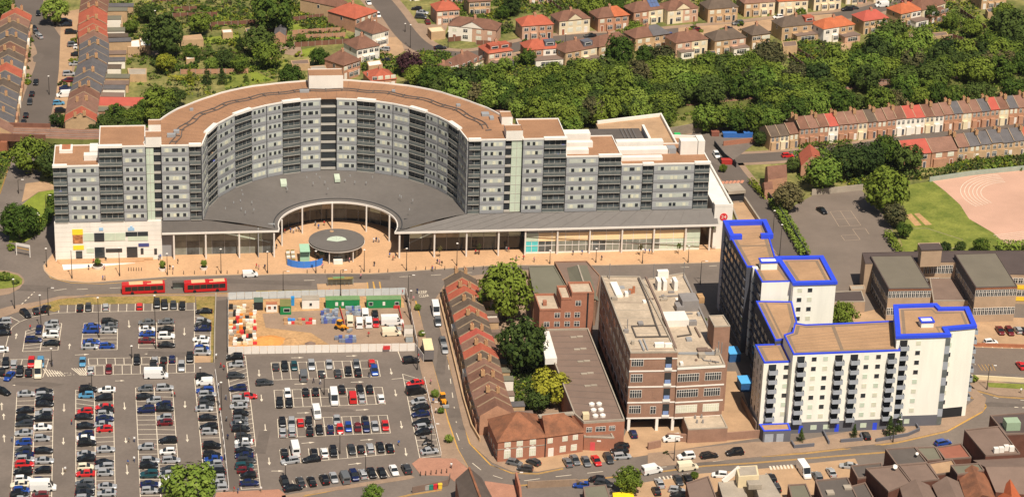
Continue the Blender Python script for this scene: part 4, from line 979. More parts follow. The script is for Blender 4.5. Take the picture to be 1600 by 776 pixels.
def tower(poly, z, wm, edge_w, edge_h, z0=0.0, lip=0.0):
    MB().prism(poly, z0, z, cap=False).build('wall', wm, TW)
    MB().sheet(poly, z - .02).build('roof', M_troof, TW)
    MB().wall(inset(poly, edge_w * .49 - lip), edge_w, z - .15, z + edge_h, closed=True).build('blue_edge', M_blue, TW)
    MB().strip(inset(poly, edge_w + .7), .9, z + .01, closed=True).build('walkway', M_trim2, TW)
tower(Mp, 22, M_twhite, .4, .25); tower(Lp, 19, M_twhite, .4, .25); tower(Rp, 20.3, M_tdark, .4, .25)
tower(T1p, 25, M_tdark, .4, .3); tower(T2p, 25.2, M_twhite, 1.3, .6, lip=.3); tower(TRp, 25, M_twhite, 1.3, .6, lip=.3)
# wide blue frame at the far end of the first tower, roof huts, cross walkways
MB().wall([V(59.4, -46.5), V(58.2, -36.3), V(69.0, -34.7), V(70.0, -44.6)], 1.3, 24.9, 26.2).build('blue_edge', M_blue, TW)
MB().wall([V(59.2, -45.8), V(62.0, -45.4)], 1.3, 24.9, 26.25).build('blue_edge', M_blue, TW); MB().wall([V(67.2, -44.6), V(70.2, -44.2)], 1.3, 24.9, 26.25).build('blue_edge', M_blue, TW)
for x, y, w, h_ in ((67.6, -64.5, 2.2, 2.2), (104.8, -97, 1.6, 1.6)):
    MB().obox(V(x, y, 25), BU, BN, w, 1.2, h_).build('roof_hut', M_twhite, TW)
    MB().wall([V(x, y) + BU * (sx * w) + BN * (sy * 1.2) for sx, sy in ((-1, -1), (1, -1), (1, 1), (-1, 1))], .4, 25 + h_ - .2, 25 + h_ + .2, closed=True).build('blue_edge', M_blue, TW)
MB().strip([V(83, -107.6), V(82, -91.5)], .9, 22.015).build('walkway', M_trim2, TW); MB().strip([V(61, -50.6), V(70, -49.2)], .8, 25.015).build('walkway', M_trim2, TW)
MB().strip([V(66.4, -76), V(69.2, -98)], .5, 20.33).build('walkway', M_trim2, TW)
def flats_face(a, b, z0, nf, fh, balc, wins, plinth=True, ww=1.2):
    fr = face(a, b); L = fr[3]
    if plinth: fbox(MB(), fr, 0, L, -.02, .06, 0, 3.1).build('plinth', M_tgrey, TW)
    for k in range(nf):
        z = z0 + fh * k
        for t in balc:
            x = t * L
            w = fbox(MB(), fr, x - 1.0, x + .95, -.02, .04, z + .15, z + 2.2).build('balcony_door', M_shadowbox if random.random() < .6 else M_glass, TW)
            s = fbox(MB(), fr, x - 1.05, x + 1.2, .05, 1.35, z - .12, z + .06).build('balcony', M_balcg, TW)
            g = MB(); fbox(g, fr, x - 1.05, x + 1.2, 1.28, 1.34, z + .06, z + 1.05); fbox(g, fr, x - 1.05, x - .99, .06, 1.28, z + .06, z + 1.05); fbox(g, fr, x + 1.14, x + 1.2, .06, 1.28, z + .06, z + 1.05)
            g.build('balustrade', M_balcg, s)
        for t in wins:
            window(TW, fr, t * L, z + .75, ww, 1.15, random.choice([M_glass, M_glass, M_cblind, M_cgreen]))
flats_face(Mp[0], Mp[1], 3.3, 7, 2.66, (.077, .43, .574, .92), (.2, .306, .69, .8))
flats_face(Lp[0], Lp[1], 3.3, 6, 2.6, (.33,), (.84,), plinth=False)
flats_face(TRp[0], TRp[1], 3.3, 8, 2.68, (.14,), (.42,))
flats_face(T2p[0], T2p[1], 3.3, 8, 2.7, (), (.16, .40), plinth=False)
flats_face(TRp[2], TRp[3], 3.3, 8, 2.68, (), (.16,), plinth=False)
flats_face(TRp[4] + (TRp[3] - TRp[4]), TRp[4], 3.3, 8, 2.68, (.3,), (.7,), plinth=False)
fr = face(TRp[1], TRp[2]); fr = face(TRp[0], TRp[1])
for k in range(11): fbox(MB(), fr, fr[3] - 1.0, fr[3] + .25, -.2, .1, .4 + 2.2 * k, .4 + 2.2 * k + 2.05).build('glass_strip', M_balcg if k % 2 else M_rail, TW)
# undercroft below the right end, doors to the street
fr = face(TRp[2], TRp[3]); fbox(MB(), fr, .3, fr[3] - 1.1, -4, .07, 0, 2.8).build('undercroft', M_shadowbox, TW)  # closed box, its near-black colour painted as the open bay's shade
fr = face(Mp[0], Mp[1])
for t in (.13, .47, .83): door(TW, fr, t * fr[3], 1.1, 2.1, M_blue)
for t in (.25, .37, .72): window(TW, fr, t * fr[3], .9, 1.6, 1.3, M_cgreen)
fr = face(TRp[0], TRp[1]); window(TW, fr, fr[3] * .35, .9, 1.4, 1.3, M_cgreen)
ga = pz(3.1, 1185.8,662.6, 1193,673.5, 1236,672, 1232,661); MB().prism(ga, 0, 3.1).build('garage', M_tgrey, TW); MB().wall(inset(ga, .2), .4, 3.0, 3.3, closed=True).build('blue_edge', M_blue, TW)
MB().sheet(inset(ga, .5), 3.13).build('roof', M_troof, TW)
fr = face(ga[1], ga[2]); fbox(MB(), fr, .4, 2.6, 0, .06, .1, 2.3).build('garage_door', M_balcg, TW); fbox(MB(), fr, 3.4, 5.2, 0, .06, .1, 2.3).build('garage_door', M_balcg, TW)
# shaded left flank: columns of windows and recessed bays
for a, b, z1, dz in ((T1p[0], T1p[1], 25, 2.7), (T1p[2], T1p[3], 25, 2.7), (Rp[0], Rp[1], 20.3, 2.6), (Lp[3], Lp[0], 19, 2.6)):
    fr = face(a, b); L = fr[3]; n = max(2, int(L / 3.4))
    for k in range(int((z1 - 2.5) / dz)):
        z = 2.4 + k * dz
        if a is not Lp[3]:
            fbox(MB(), fr, 3.0 if a is T1p[0] else .2, L - .1, -.02, .35, z - .25, z + .05).build('balcony', M_tgrey, TW)
        for i in range(n):
            if a is T1p[0] and i == 0: continue
            fbox(MB(), fr, L * (i + .2) / n, L * (i + .8) / n if a is not Lp[3] else L * (i + .45) / n, -.02, .04, z + .5, z + 2.0).build('window', M_glass, TW)
fr = face(T1p[0], T1p[1]); fbox(MB(), fr, -.05, 2.8, 0, .12, 0, 25.2).build('end_panel', mat('mid_grey_panel', vs((150, 150, 156)), .7, .04, .2), TW)
for p in (T1p[2],): MB().obox(V(64.2, -65.2, 0), BU, BN, .7, .7, 25.4).build('stair_pier', M_twhite, TW)
fr = face(T1p[3], T1p[4]); fbox(MB(), fr, 0, fr[3], 0, .08, 0, 25).build('front_skin', M_twhite, TW)
for k in range(8): window(TW, fr, fr[3] * .2, 3.6 + 2.7 * k, .9, 1.2)
# front gardens: walls and low hedged beds
for i, pts in enumerate(((1236,692, 1241,700, 1272,697), (1286,676, 1295,694), (1313,691, 1347,688, 1344,680), (1368,690, 1418,681, 1436,673, 1430,663))):
    o = MB().wall(px(*pts), .35, .1, .95).build('garden_wall', M_tgrey); tag(o, ['dark grey garden wall round the planted bed beside the garages', 'short dark grey wall between the forecourts of the white flats', 'dark grey garden wall left of the black forecourt car', 'long dark grey garden wall round the tall shrubs at the flats'][i], 'wall')
# ---------------------------------------------------------------- brick office with the cluttered roof
OB = empty('brick_office', G(1020, 600), 'five-storey brick office block with pipes and plant on its pale flat roof', 'building')
OH = 21.6
Ol = pz(OH, 939,432, 985,551.9, 1058.9,550.9, 1000,433); OR = OH - 4.0; Or_ = pz(OR, 1003,438, 1058.6,574.5, 1133,570.5, 1068.9,427)
MB().prism(Ol, 3.6, OH, cap=False).build('wall', M_officebrick, OB); MB().sheet(Ol, OH).build('roof', M_officeroof, OB)
MB().prism(Or_, 3.6, OR, cap=False).build('wall', M_officebrick, OB); MB().sheet(Or_, OR).build('roof', M_officeroof, OB)
MB().wall(inset(Ol, .2), .4, OH - .05, OH + .35, closed=True).build('parapet', M_concrete, OB); MB().wall(inset(Or_, .2), .4, OR - .05, OR + .35, closed=True).build('parapet', M_concrete, OB)
st = pz(OH + 2.2, 1107,494, 1116,511, 1141,510, 1130,493); MB().prism(st, 0, OH + 2.2).build('stair_tower', M_officebrick, OB); MB().sheet(inset(st, .3), OH + 2.22).build('stair_roof', M_officeroof, OB)
MB().wall(inset(st, .15), .3, OH + 2.2, OH + 2.5, closed=True).build('parapet', M_concrete, OB)
# front face: bands, strip windows, stair slot, undercroft on pillars
frO = face(Ol[1], Ol[2]); L = frO[3]; FO = (OH - 3.6) / 4.15
for k in range(4):
    z = 3.6 + k * 4.35
    fbox(MB(), frO, -.1, L + .05, -.02, .1, z - .1, z + .25).build('concrete_band', M_frame, OB)
    window(OB, frO, L * .16, z + 1.5, L * .24, 2.0, M_glass, bars=5)
    s = fbox(MB(), frO, L * .74, L * .9, 0, .3, z + .3, z + .9).build('stair_sill', M_frame, OB)
    fbox(MB(), frO, L * .75, L * .89, 0, .12, z + 1.0, z + 3.9).build('stair_window', M_glass, s); fbox(MB(), frO, L * .76, L * .88, .1, .16, z + 1.0, z + 2.0).build('blue_panel', mat('pale_blue_panel', vs((120, 140, 180)), .5, .1, 1), s)
    if k < 3 and k: fbox(MB(), frO, L * .52, L * .6, 0, .05, z + 1.2, z + 3.0).build('blank_window', M_officebrick, OB)
window(OB, frO, L * .55, 4.9, 1.3, 1.9, M_glass, bars=2)
frW = face(Or_[1], Or_[2]); LW = frW[3]
for k in range(3):
    z = 3.6 + k * 4.35
    fbox(MB(), frW, -.05, LW + .05, -.02, .1, z - .1, z + .25).build('concrete_band', M_frame, OB)
    window(OB, frW, LW * .24, z + 1.5, LW * .44, 2.0, M_cblind if k == 0 else M_glass, bars=9); window(OB, frW, LW * .76, z + 1.5, LW * .33, 2.0, M_cblind if k == 0 else M_glass, bars=7)
fbox(MB(), frW, -.05, LW + .05, -.02, .12, OR - .5, OR + .1).build('concrete_band', M_frame, OB)
fbox(MB(), frO, -.1, L + .05, -.02, .12, OH - 1.6, OH - 1.35).build('concrete_band', M_frame, OB)
for t in (.02, .62, .96): fbox(MB(), frO, L * t, L * t + .7, -.7, .05, 0, 3.6).build('pillar', M_frame, OB)
back = [V(p.x, p.y) for p in Ol]; bk0 = lerp(back[1], back[0], .15); bk1 = lerp(back[2], back[3], .15)
MB().prism([back[0], bk0, bk1, back[3]], 0, 3.6, cap=False).build('undercroft_wall', M_shadowbox, OB)  # undercroft shade is painted into the wall colour
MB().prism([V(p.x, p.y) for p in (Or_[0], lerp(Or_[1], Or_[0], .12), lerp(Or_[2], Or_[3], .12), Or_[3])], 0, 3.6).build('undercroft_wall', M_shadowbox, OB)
frL = face(Ol[0], Ol[1]); LL = frL[3]
for k in range(4):
    for i in range(9):
        window(OB, frL, LL * (i + .5) / 9, 5.1 + k * 4.35, LL / 9 * .62, 1.9, M_glass)
# roof plant
def rbox(x, y, z, w, d, h, m_, name): MB().obox(G(x, y, z), V(.98, .17), V(-.17, .98), w, d, h).build(name, m_, OB)
M_plant = mat('galvanised_plant', srgb((138, 132, 128)), .6, .1, .6)
rbox(963, 454, OH, .9, 4.2, .7, M_frame, 'roof_duct'); rbox(985, 458, OH, .5, .4, 1.2, M_brick2, 'vent'); rbox(990, 457, OH, .3, .3, 1.8, M_brick2, 'vent')
rbox(1035, 433, OR, 1.5, .8, 2.0, M_frame, 'plant_box')
for x in (1028, 1037, 1054): rbox(x, 450, OR, .5, 1.6, 2.6, M_frame, 'fan_drum')
rbox(1075, 480, OR, 2.2, 2.6, 3.0, M_plant, 'plant_room'); rbox(1061, 484, OR, 1.0, 1.6, 1.6, M_plant, 'plant_box')
rbox(1055, 503, OR, 3.0, 2.8, 1.8, M_wcore, 'plant_room'); rbox(1082, 507, OR, 1.0, .7, 1.2, M_plant, 'plant_box'); rbox(1094, 470, OR, .8, 1.4, 1.6, M_sand, 'plant_box')
rbox(1030, 541, OH, 1.2, .6, 1.0, M_frame, 'plant_box'); rbox(1044, 541, OH, .9, .5, .9, M_frame, 'plant_box'); rbox(1098, 548, OR, 1.4, 1.0, .6, M_brownroof, 'plant_box')
def pipes(z, w, m_, *a): MB().wall(pz(z, *a), w, z, z + w).build('roof_pipe', m_, OB)
pipes(OH + .1, .35, M_darkroof, 997,435, 1012,470, 1025,508, 1032,526); pipes(OH + .1, .3, M_darkroof, 1024,509, 987,510, 994,527, 1045,526)
pipes(OH + .1, .5, M_brownroof, 1009,434, 1030,480, 1046,520, 1056,545); pipes(OR + .1, .3, M_plant, 1030,464, 1082,461); pipes(OR + .1, .3, M_plant, 1040,492, 1082,490)
pipes(OR + .1, .4, M_plant, 1068,432, 1080,455, 1096,490, 1110,520); pipes(OR + .1, .3, M_darkroof, 1058,526, 1080,523, 1072,503); pipes(OR + .1, .4, M_brownroof, 1086,512, 1094,527)
pipes(OR + .1, .3, M_steel, 1060,553, 1118,554); pipes(OR + .1, .35, M_steel, 1060,552, 1120,552); pipes(OR + .1, .25, M_plant, 1094,556, 1100,563, 1124,566); pipes(OH + .1, .4, M_steel, 999,532, 1006,548); pipes(OH + .1, .3, M_steel, 1005,530, 1012,547)
for x, y, h_ in ((952, 436, 4.5), (1021, 434, 4), (1068, 434, 4.5), (980, 515, 3), (1127, 552, 3), (1122, 550, 3), (1118, 553, 2)):
    q = G(x, y, OH); MB().tube(q, q + V(0, 0, h_), .12, n=6).build('aerial_mast', M_plant, OB)
rnd = random.Random(3)
for k in range(34):      # small vents, ducts, skylight kerbs and leftover kit
    f, g_ = rnd.random(), rnd.random(); left = rnd.random() < .35
    q = lerp(lerp(Ol[0], Ol[3], f), lerp(Ol[1], Ol[2], f), g_) if left else lerp(lerp(Or_[0], Or_[3], f), lerp(Or_[1], Or_[2], f), g_)
    w_, d_ = rnd.uniform(.2, .9), rnd.uniform(.2, .9); MB().obox(q, V(.98, .17), V(-.17, .98), w_, d_, rnd.uniform(.2, 1.1)).build('roof_vent', rnd.choice([M_plant, M_concrete, M_frame, M_brownroof, M_steel]), OB)
for k in range(10): MB().strip([lerp(Ol[0], Ol[1], (k + .5) / 10) + V(.3, 0, .012), lerp(Ol[3], Ol[2], (k + .5) / 10) + V(-.3, 0, .012)], .25).build('felt_seam', M_brownroof if k % 3 == 0 else M_concrete, OB)
for a0, a1, b0, b1, z in ((Mp[0], Mp[1], Mp[7], Mp[2], 22.004), (T1p[0], T1p[6], T1p[2], T1p[5], 25.004)):
    for k in range(1, 8): MB().strip([lerp(lerp(a0, b0, k / 8), lerp(a1, b1, k / 8), .04) + V(0, 0, z), lerp(lerp(a0, b0, k / 8), lerp(a1, b1, k / 8), .96) + V(0, 0, z)], .12).build('felt_seam', M_trim2, TW)
# low annexe with its roof cowls
ax_ = pz(3.8, 1066,648, 1075,671, 1137,668, 1126,646); AN = block('flat_annexe', G(1100, 690), 'small flat-roofed brick annexe in front of the office undercroft', ax_, 3.8, M_officebrick, M_officeroof, par=.2, par_m=M_concrete)
for x, y in ((1086, 653), (1096, 652), (1089, 660), (1098, 660)): q = G(x, y, 3.8); MB().tube(q, q + V(0, 0, .9), .3, .2).build('roof_cowl', M_plant, AN)
w_ = MB().wall(px(1042,688, 1075,690, 1128,688, 1190,683), .4, 0, 2.2).build('boundary_wall', M_officebrick); tag(w_, 'long brick boundary wall beside the lower road', 'wall')
w_ = MB().wall(px(1012,702, 1032,698), .5, 0, 2.0).build('boundary_wall', M_officebrick); tag(w_, 'short brick gate wall left of the long boundary wall', 'wall')
w_ = MB().wall(px(1158,630, 1170,652, 1181,672), .3, 0, 2.2).build('boundary_wall', M_brownroof); tag(w_, 'brown fence wall between the yard and the white flats', 'wall')
for i, (x, y) in enumerate(((1145, 560), (1163, 606))):
    q = G(x, y); e = empty('blue_container', q, ['bright blue topped skip in the alley, nearer the brick office', 'bright blue topped container in the alley, nearer the road'][i], 'container')
    MB().obox(q, V(.98, .17), V(-.17, .98), 1.5, 2.2, 2.4).build('body', mat('container_blue', (.03, .10, .25), .6, .1, .5), e)
    MB().obox(q + V(0, 0, 2.4), V(.98, .17), V(-.17, .98), 1.6, 2.3, .2).build('cover', mat('tarpaulin_blue', (.10, .42, .80), .6, .06, .5), e)
# ---------------------------------------------------------------- long low building with satellite dishes
LB = block('low_flat_building', G(930, 620), 'long low building with a grey flat roof carrying six white domes', pz(7, 846,516, 919,514.5, 976,657, 912,661, 897,648), 7, M_warmbrick, M_brownroof, par=.5, par_m=M_concrete)
wb_ = pz(8.6, 843.7,517.6, 852,560, 870.5,559, 858,516.5); MB().prism(wb_, 6.9, 8.6).build('white_rooflight', M_wcore, LB)
lr0, lr1, lr2, lr3 = pz(7.0, 846,516, 919,514.5, 975,656, 898,649)
for k in range(1, 14): MB().strip([lerp(lr0, lr3, k / 14) + V(.6, 0, .004), lerp(lr1, lr2, k / 14) + V(-.6, 0, .004)], .14).build('felt_seam', M_darkroof, LB)
for i in range(3):
    for j in range(2):
        q = G(924.5 + 2.8 * i + 11.5 * j, 632.5 + 9 * i - .5 * j, 7); o = MB(); o.tube(q + V(0, 0, .0), q + V(0, 0, .5), .75, .75, 10); o.tube(q + V(0, 0, .5), q + V(0, 0, .8), .75, .3, 10); o.build('roof_dome', M_wcore, LB)
for i in range(5):
    for j in range(2): MB().obox(G(896 + 5.5 * i + 10 * j, 527 + 19 * i - 1 * j, 7), BU, BN, .8, .35, .25).build('rooflight', M_concrete, LB)
MB().obox(G(915, 653, 7), BU, BN, .8, .8, 1.5).build('roof_box', M_cream, LB)
fr = face(G(912, 661, 7), G(976, 657, 7)); 
for t, w in ((.14, 1.3), (.42, 2.4), (.7, 1.4)): window(LB, fr, fr[3] * t, 4.6, w, 1.2, M_glass, bars=3)
an = pz(3.6, 912.5,683, 912,671.5, 951,668, 960,684.5); MB().prism(an, 0, 3.6).build('front_annexe', M_warmbrick, LB); MB().wall(inset(an, .2), .4, 3.5, 3.9, closed=True).build('parapet', M_concrete, LB); MB().sheet(inset(an, .4), 3.62).build('roof', M_brownroof, LB)
fr = face(an[0], an[3]); fbox(MB(), fr, 1.6, 2.8, 0, .06, .1, 2.4).build('door', mat('pink_door', srgb((205, 80, 84)), .6, .05, 1), LB); fbox(MB(), fr, 3.2, 4.2, 0, .06, 2.6, 3.0).build('sign', M_frame, LB)
# ---------------------------------------------------------------- stepped red brick building
RB = empty('stepped_brick_building', G(880, 530), 'stepped red brick building behind the long low roof', 'building')
f0, f1, f2, f3 = G(842, 514, 7), G(875, 513.5, 7), G(891, 513.2, 7), G(926, 512.5, 7)
dn = V(-.15, .99)
for a, b, z, dep in ((f0, f1, 12.2, 10), (f1, f2, 15.4, 8), (f2, f3, 16.9, 7)):
    a, b = V(a.x, a.y + .3), V(b.x, b.y + .3); poly = [a, b, b + dn * dep, a + dn * dep]
    MB().prism(poly, 0, z, cap=False).build('wall', M_warmbrick, RB); MB().sheet(poly, z - .1).build('roof', M_officeroof, RB); MB().wall(inset(poly, .15), .3, z - .2, z + .5, closed=True).build('parapet', M_warmbrick, RB)
fr = face(V(f0.x, f0.y + .3), V(f3.x, f3.y + .3)); L = fr[3]
for t, zz in ((.14, 7.6), (.33, 7.6), (.52, 7.6), (.70, 7.6), (.33, 10.2), (.52, 10.2), (.70, 10.2), (.71, 13.6)): window(RB, fr, L * t, zz, 1.35, 1.35, M_glass, bars=2)
fbox(MB(), fr, L * .87, L * .9, 0, .1, 7, 17.2).build('downpipe', M_black, RB); MB().obox(G(851, 476, 12.2), BU, BN, .5, .5, 1.3).build('chimney', M_warmbrick, RB)
# ---------------------------------------------------------------- halls behind it
H1 = block('green_roof_hall', G(850, 440), 'hall with a flat green-grey roof beside the big tree', pz(8, 826,417, 834,461, 869,465, 886,450, 866,415.5), 8, M_brickd, M_greenroof, par=.2, par_m=M_greenroof)
H2 = block('brown_roof_hall', G(900, 440), 'hall with brown felt roof at the edge of the plaza road', pz(7, 866,409.5, 887,449, 892,470, 931,472, 938,432, 917,408.5), 7, M_brickd, M_brownroof, par=.3, par_m=M_brickd)
a, b, c, d_, e1, e2 = G(886, 418, 7.05), G(917, 414, 7.05), G(936, 470, 7.05), G(898, 470, 7.05), G(903, 414, 9.2), G(919, 462, 9.2)
rr = MB(); rr.quad(a, d_, e2, e1); rr.quad(b, e1, e2, c); rr.tri(a, e1, b); rr.tri(d_, c, e2); rr.build('pitched_roof', M_greenroof, H2); MB().bar(e1, e2, .4, .2).build('ridge', M_concrete, H2)
# ---------------------------------------------------------------- hipped brick building on the corner
M_oldtile = mat('old_clay_tile', srgb((120, 82, 62)), .95, .22, .3, tint=srgb((150, 98, 70)), fine=.12, fscale=3)
PB = empty('corner_brick_building', G(850, 700), 'brown-roofed brick corner building with arched white windows', 'building')
EH = 5.6
p0, p1, p2 = G(778, 690, EH), G(854, 682, EH), G(912, 674, EH)
dv = V(-.22, .975)
def hiproof(par, c, rh, m_, ov=.35, hip=(1, 1), inset_k=.5, name='roof'):
    """c: four eave corners front-left, front-right, back-right, back-left at eave height; ridge runs along the longer way"""
    c = [Vector(p) for p in c]; ctr = sum(c, V(0, 0, 0)) / 4
    c = [p + (p - ctr).normalized() * ov for p in c]; w = (c[1] - c[0]).length; d = (c[3] - c[0]).length
    if w >= d: A, Bq, Cq, D = c
    else: A, Bq, Cq, D = c[1], c[2], c[3], c[0]
    m0, m1 = (A + D) / 2, (Bq + Cq) / 2; al = (m1 - m0).normalized(); hd = (A - D).length / 2 * inset_k * 2
    r0 = m0 + al * (hd if hip[0] else 0) + V(0, 0, rh); r1 = m1 - al * (hd if hip[1] else 0) + V(0, 0, rh)
    if (r1 - r0).dot(al) < .05: r0 = r1 = (m0 + m1) / 2 + V(0, 0, rh); r1 = r1 + al * .02
    mb = MB(); mb.quad(A, Bq, r1, r0); mb.quad(Cq, D, r0, r1); mb.tri(D, A, r0); mb.tri(Bq, Cq, r1)
    o = mb.build(name, m_, par)
    return o, r0, r1
b1 = [V(p0.x, p0.y), V(p1.x, p1.y), V(p1.x, p1.y) + dv * 12, V(p0.x, p0.y) + dv * 12]
b2 = [V(p1.x, p1.y), V(p2.x, p2.y), V(p2.x, p2.y) + dv * 9, V(p1.x, p1.y) + dv * 9]
for bq, rh in ((b1, 4.6), (b2, 3.6)):
    MB().prism(bq, 0, EH, cap=False).build('wall', M_warmbrick, PB); hiproof(PB, [p + V(0, 0, EH) for p in bq], rh, M_oldtile, hip=(1, 1) if rh > 4 else (0, 1))
fr = face(p0, p1); L = fr[3]
for t in (.2, .45, .72):
    window(PB, fr, L * t, .9, 1.5, 2.0, M_cblind, bars=3); window(PB, fr, L * t, 4.0, 1.4, 1.2, M_cblind, bars=2)
    a = MB(); a.tube(fr[0] + fr[1] * (L * t) + fr[2] * -.02 + V(0, 0, 2.9), fr[0] + fr[1] * (L * t) + fr[2] * .06 + V(0, 0, 2.9), .83, n=16); a.build('window_arch', M_frame, PB)
fr2 = face(p1, p2); L2 = fr2[3]
for t in (.45, .75): window(PB, fr2, L2 * t, .9, 1.4, 1.5, M_cblind, bars=3)
for t in (.1, .5, .78): window(PB, fr2, L2 * t, 3.8, 1.2, 1.2, M_cblind, bars=2)
door(PB, fr2, L2 * .13, 1.2, 2.2, M_trimwhite); fbox(MB(), fr, L * .97, L * .99, 0, .15, 0, EH).build('downpipe', M_black, PB); fbox(MB(), fr, 0, L, 0, .08, 3.4, 3.6).build('string_course', M_concrete, PB)
q = G(842, 649, EH + 3.2); MB().bar(G(842, 650, EH + 3.0), G(896, 645, EH + 3.0), 1.2, .5).build('lead_gutter', M_concrete, PB)
fr = face(V(p0.x, p0.y) + dv * 12, p0)
for k in range(4): window(PB, fr, fr[3] * (k + .5) / 4, 1.0, 1.2, 1.6, M_glass)
# ---------------------------------------------------------------- school
def school_block(lab, roof, zr, loc, low):
    e = block('school_block', loc, lab, pz(zr, *roof), zr, M_schoolwall, M_schoolroof, par=.12, par_m=M_schoolroof2)
    p = pz(zr, *roof); fr = face(p[1], p[2]); L = fr[3]; n = 11
    fbox(MB(), fr, 0, L, 0, .12, zr - .6, zr - .1).build('fascia', M_oldtile, e)
    for k in range(n):
        window(e, fr, L * (k + .5) / n, zr - 2.6, L / n * .8, 1.8, M_glass, bars=2)
        window(e, fr, L * (k + .5) / n, zr - 8.2 if low else zr - 7.8, L / n * .8, 2.0, M_glass, bars=2)
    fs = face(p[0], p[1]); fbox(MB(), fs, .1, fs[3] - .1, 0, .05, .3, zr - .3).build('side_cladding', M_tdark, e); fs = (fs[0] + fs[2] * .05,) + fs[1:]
    for k in range(9):
        window(e, fs, fs[3] * (k + .5) / 9, zr - 4.4, fs[3] / 9 * .7, 1.6, M_glass); window(e, fs, fs[3] * (k + .5) / 9, zr - 8.4, fs[3] / 9 * .7, 1.6, M_glass)
    return e
school_block('flat-roofed school block nearest the playground with shaded left side', (1359.8,399.8, 1388.6,451.2, 1455.4,450.3, 1424.7,398.9), 9.6, G(1400, 480), 0)
school_block('flat-roofed school block further right with two rows of white windows', (1491.4,397, 1524.8,449.4, 1589.7,447.6, 1557,395), 10.5, G(1540, 500), 1)
SR = block('school_range', G(1470, 430), 'long dark-roofed school range linking the two classroom blocks', pz(9, 1347,395, 1352,412, 1490,409, 1560,428, 1640,430, 1640,392, 1500,392), 9, M_schoolwall, M_schoolroof2, par=.15, par_m=M_schoolroof2)
fr = face(G(1436, 410, 9), G(1490, 409, 9)); L = fr[3]
for k in range(9):
    for z in (5.6, 1.8): window(SR, fr, L * (k + .5) / 9, z, L / 9 * .8, 2.3, M_glass, bars=2)
fr = face(G(1560, 428, 9), G(1640, 430, 9)); L = fr[3]
for k in range(10):
    for z in (6.4, 2.6): window(SR, fr, L * (k + .5) / 10, z, L / 10 * .8, 1.5, M_glass, bars=2)
for z in (4.6, 1.0): fbox(MB(), fr, 0, L, 0, .1, z, z + 1.2).build('yellow_panel', mat('panel_yellow', (.80, .52, .04), .6, .05, 1), SR)
tp = pz(14, 1436,384, 1440,391, 1472,390, 1468,383); MB().prism(tp, 8.9, 14).build('tank_tower', M_schoolwall, SR); MB().prism(inset(tp, -.2), 14, 14.3).build('tower_roof', M_schoolroof2, SR)
lk = block('school_link', G(1480, 460), 'low flat link roof between the two school blocks', pz(4, 1452,434, 1458,470, 1518,470, 1505,445, 1490,434), 4, M_schoolwall, M_brownroof, par=.2, par_m=M_concrete)
block('school_shed', G(1320, 470), 'low dark sheds with ribbed roofs left of the school', pz(3.4, 1298,456, 1300,472, 1352,471, 1346,454), 3.4, M_schoolwall, M_schoolroof2, par=.15, par_m=M_concrete)
block('school_shed', G(1330, 447), 'narrow concrete canteen roof beside the playground corner', pz(3.2, 1327,446, 1330,453, 1352,452, 1350,445), 3.2, M_schoolwall, M_concrete, par=.1)
block('school_hut', G(1450, 390), 'small dark hut on the edge of the sports field', pz(3, 1434,380, 1437,386, 1471,385, 1468,379), 3, M_schoolwall, M_schoolroof2, par=.1)
wl_ = MB().wall(px(1512,592, 1600,597, 1700,600), .4, 0, 1.3).build('boundary_wall', M_cream); tag(wl_, 'low pale wall behind the grass strip at the right edge', 'wall')
wl_ = MB().wall(px(1512,540, 1600,543, 1700,546), .3, 0, 1.0).build('boundary_wall', M_brick2); tag(wl_, 'orange fence rail above the small right-edge car park', 'fence')
# ---------------------------------------------------------------- shops at the bottom right
M_shopwall = mat('dark_shop_brick', vs((96, 62, 50)), .95, .15, .5, fine=.08)
def shop(lab, z, roof, rm, wm=None, par=.3, name='shop'):
    return block(name, G(roof[0], roof[1] + z * 5), lab, pz(z, *roof), z, wm or M_shopwall, rm, par=par, par_m=M_brownroof)
A1 = shop('brown flat-roofed shop with four white air conditioners', 8, (1506.7,672, 1540,712, 1594,709, 1561,666), M_brownroof)
for k in range(4):
    MB().obox(G(1556 + k * 8, 706 - k * .8 - (2 if k == 2 else 0), 8), BU, BN, .6, .5, 1.3).build('air_conditioner', M_wcore, A1)
A2 = shop('dark flat roof with a pale green plant box near the junction', 7, (1546.6,649.5, 1571,679, 1640,676, 1640,642), M_schoolroof2)
MB().obox(G(1580, 668, 7), BU, BN, 1.8, 1.5, 2.2).build('plant_box', mat('pale_green_plant', srgb((150, 168, 140)), .6, .05, 1), A2)
A3 = shop('charcoal flat-roofed shop with a white flue', 6.5, (1383,702, 1401,727, 1448.7,723, 1429.4,698.4), M_darkroof)
MB().tube(G(1433, 708, 6.5), G(1433, 708, 7.8), .4).build('flue', M_frame, A3)
shop('narrow green-grey roof beside the charcoal shop', 5, (1430,699, 1449,720, 1473,718, 1461.6,698.4), M_greenroof)
shop('red felt roof of a low shop extension', 4, (1462,699, 1476,718, 1518,715, 1501.5,693), mat('red_felt', srgb((146, 92, 74)), .95, .1, .4))
A4 = shop('brown flat roof with a white satellite dish on its edge', 7, (1352,732, 1388,768, 1424,754, 1403,727), M_brownroof)
MB().tube(G(1398, 728, 8.0), G(1399, 728.5, 8.2), .55, n=14).build('satellite_dish', M_frame, A4)
shop('brown flat roof right of the dish roof', 6.9, (1404.5,727, 1425,754, 1468,749, 1448.7,723.2), M_brownroof)
shop('tan roof piece wedged between brown shop roofs', 5.5, (1450,724, 1462,742, 1500,737, 1488,718), M_tan)
shop('small dark lean-to roof beside the yard cars', 5, (1329,728, 1340,748, 1381,742, 1378,723), M_darkroof)
A5 = shop('dark roof with two pale rooflights at the bottom edge', 6, (1273.5,751, 1290,792, 1346,790, 1324,746), M_darkroof)
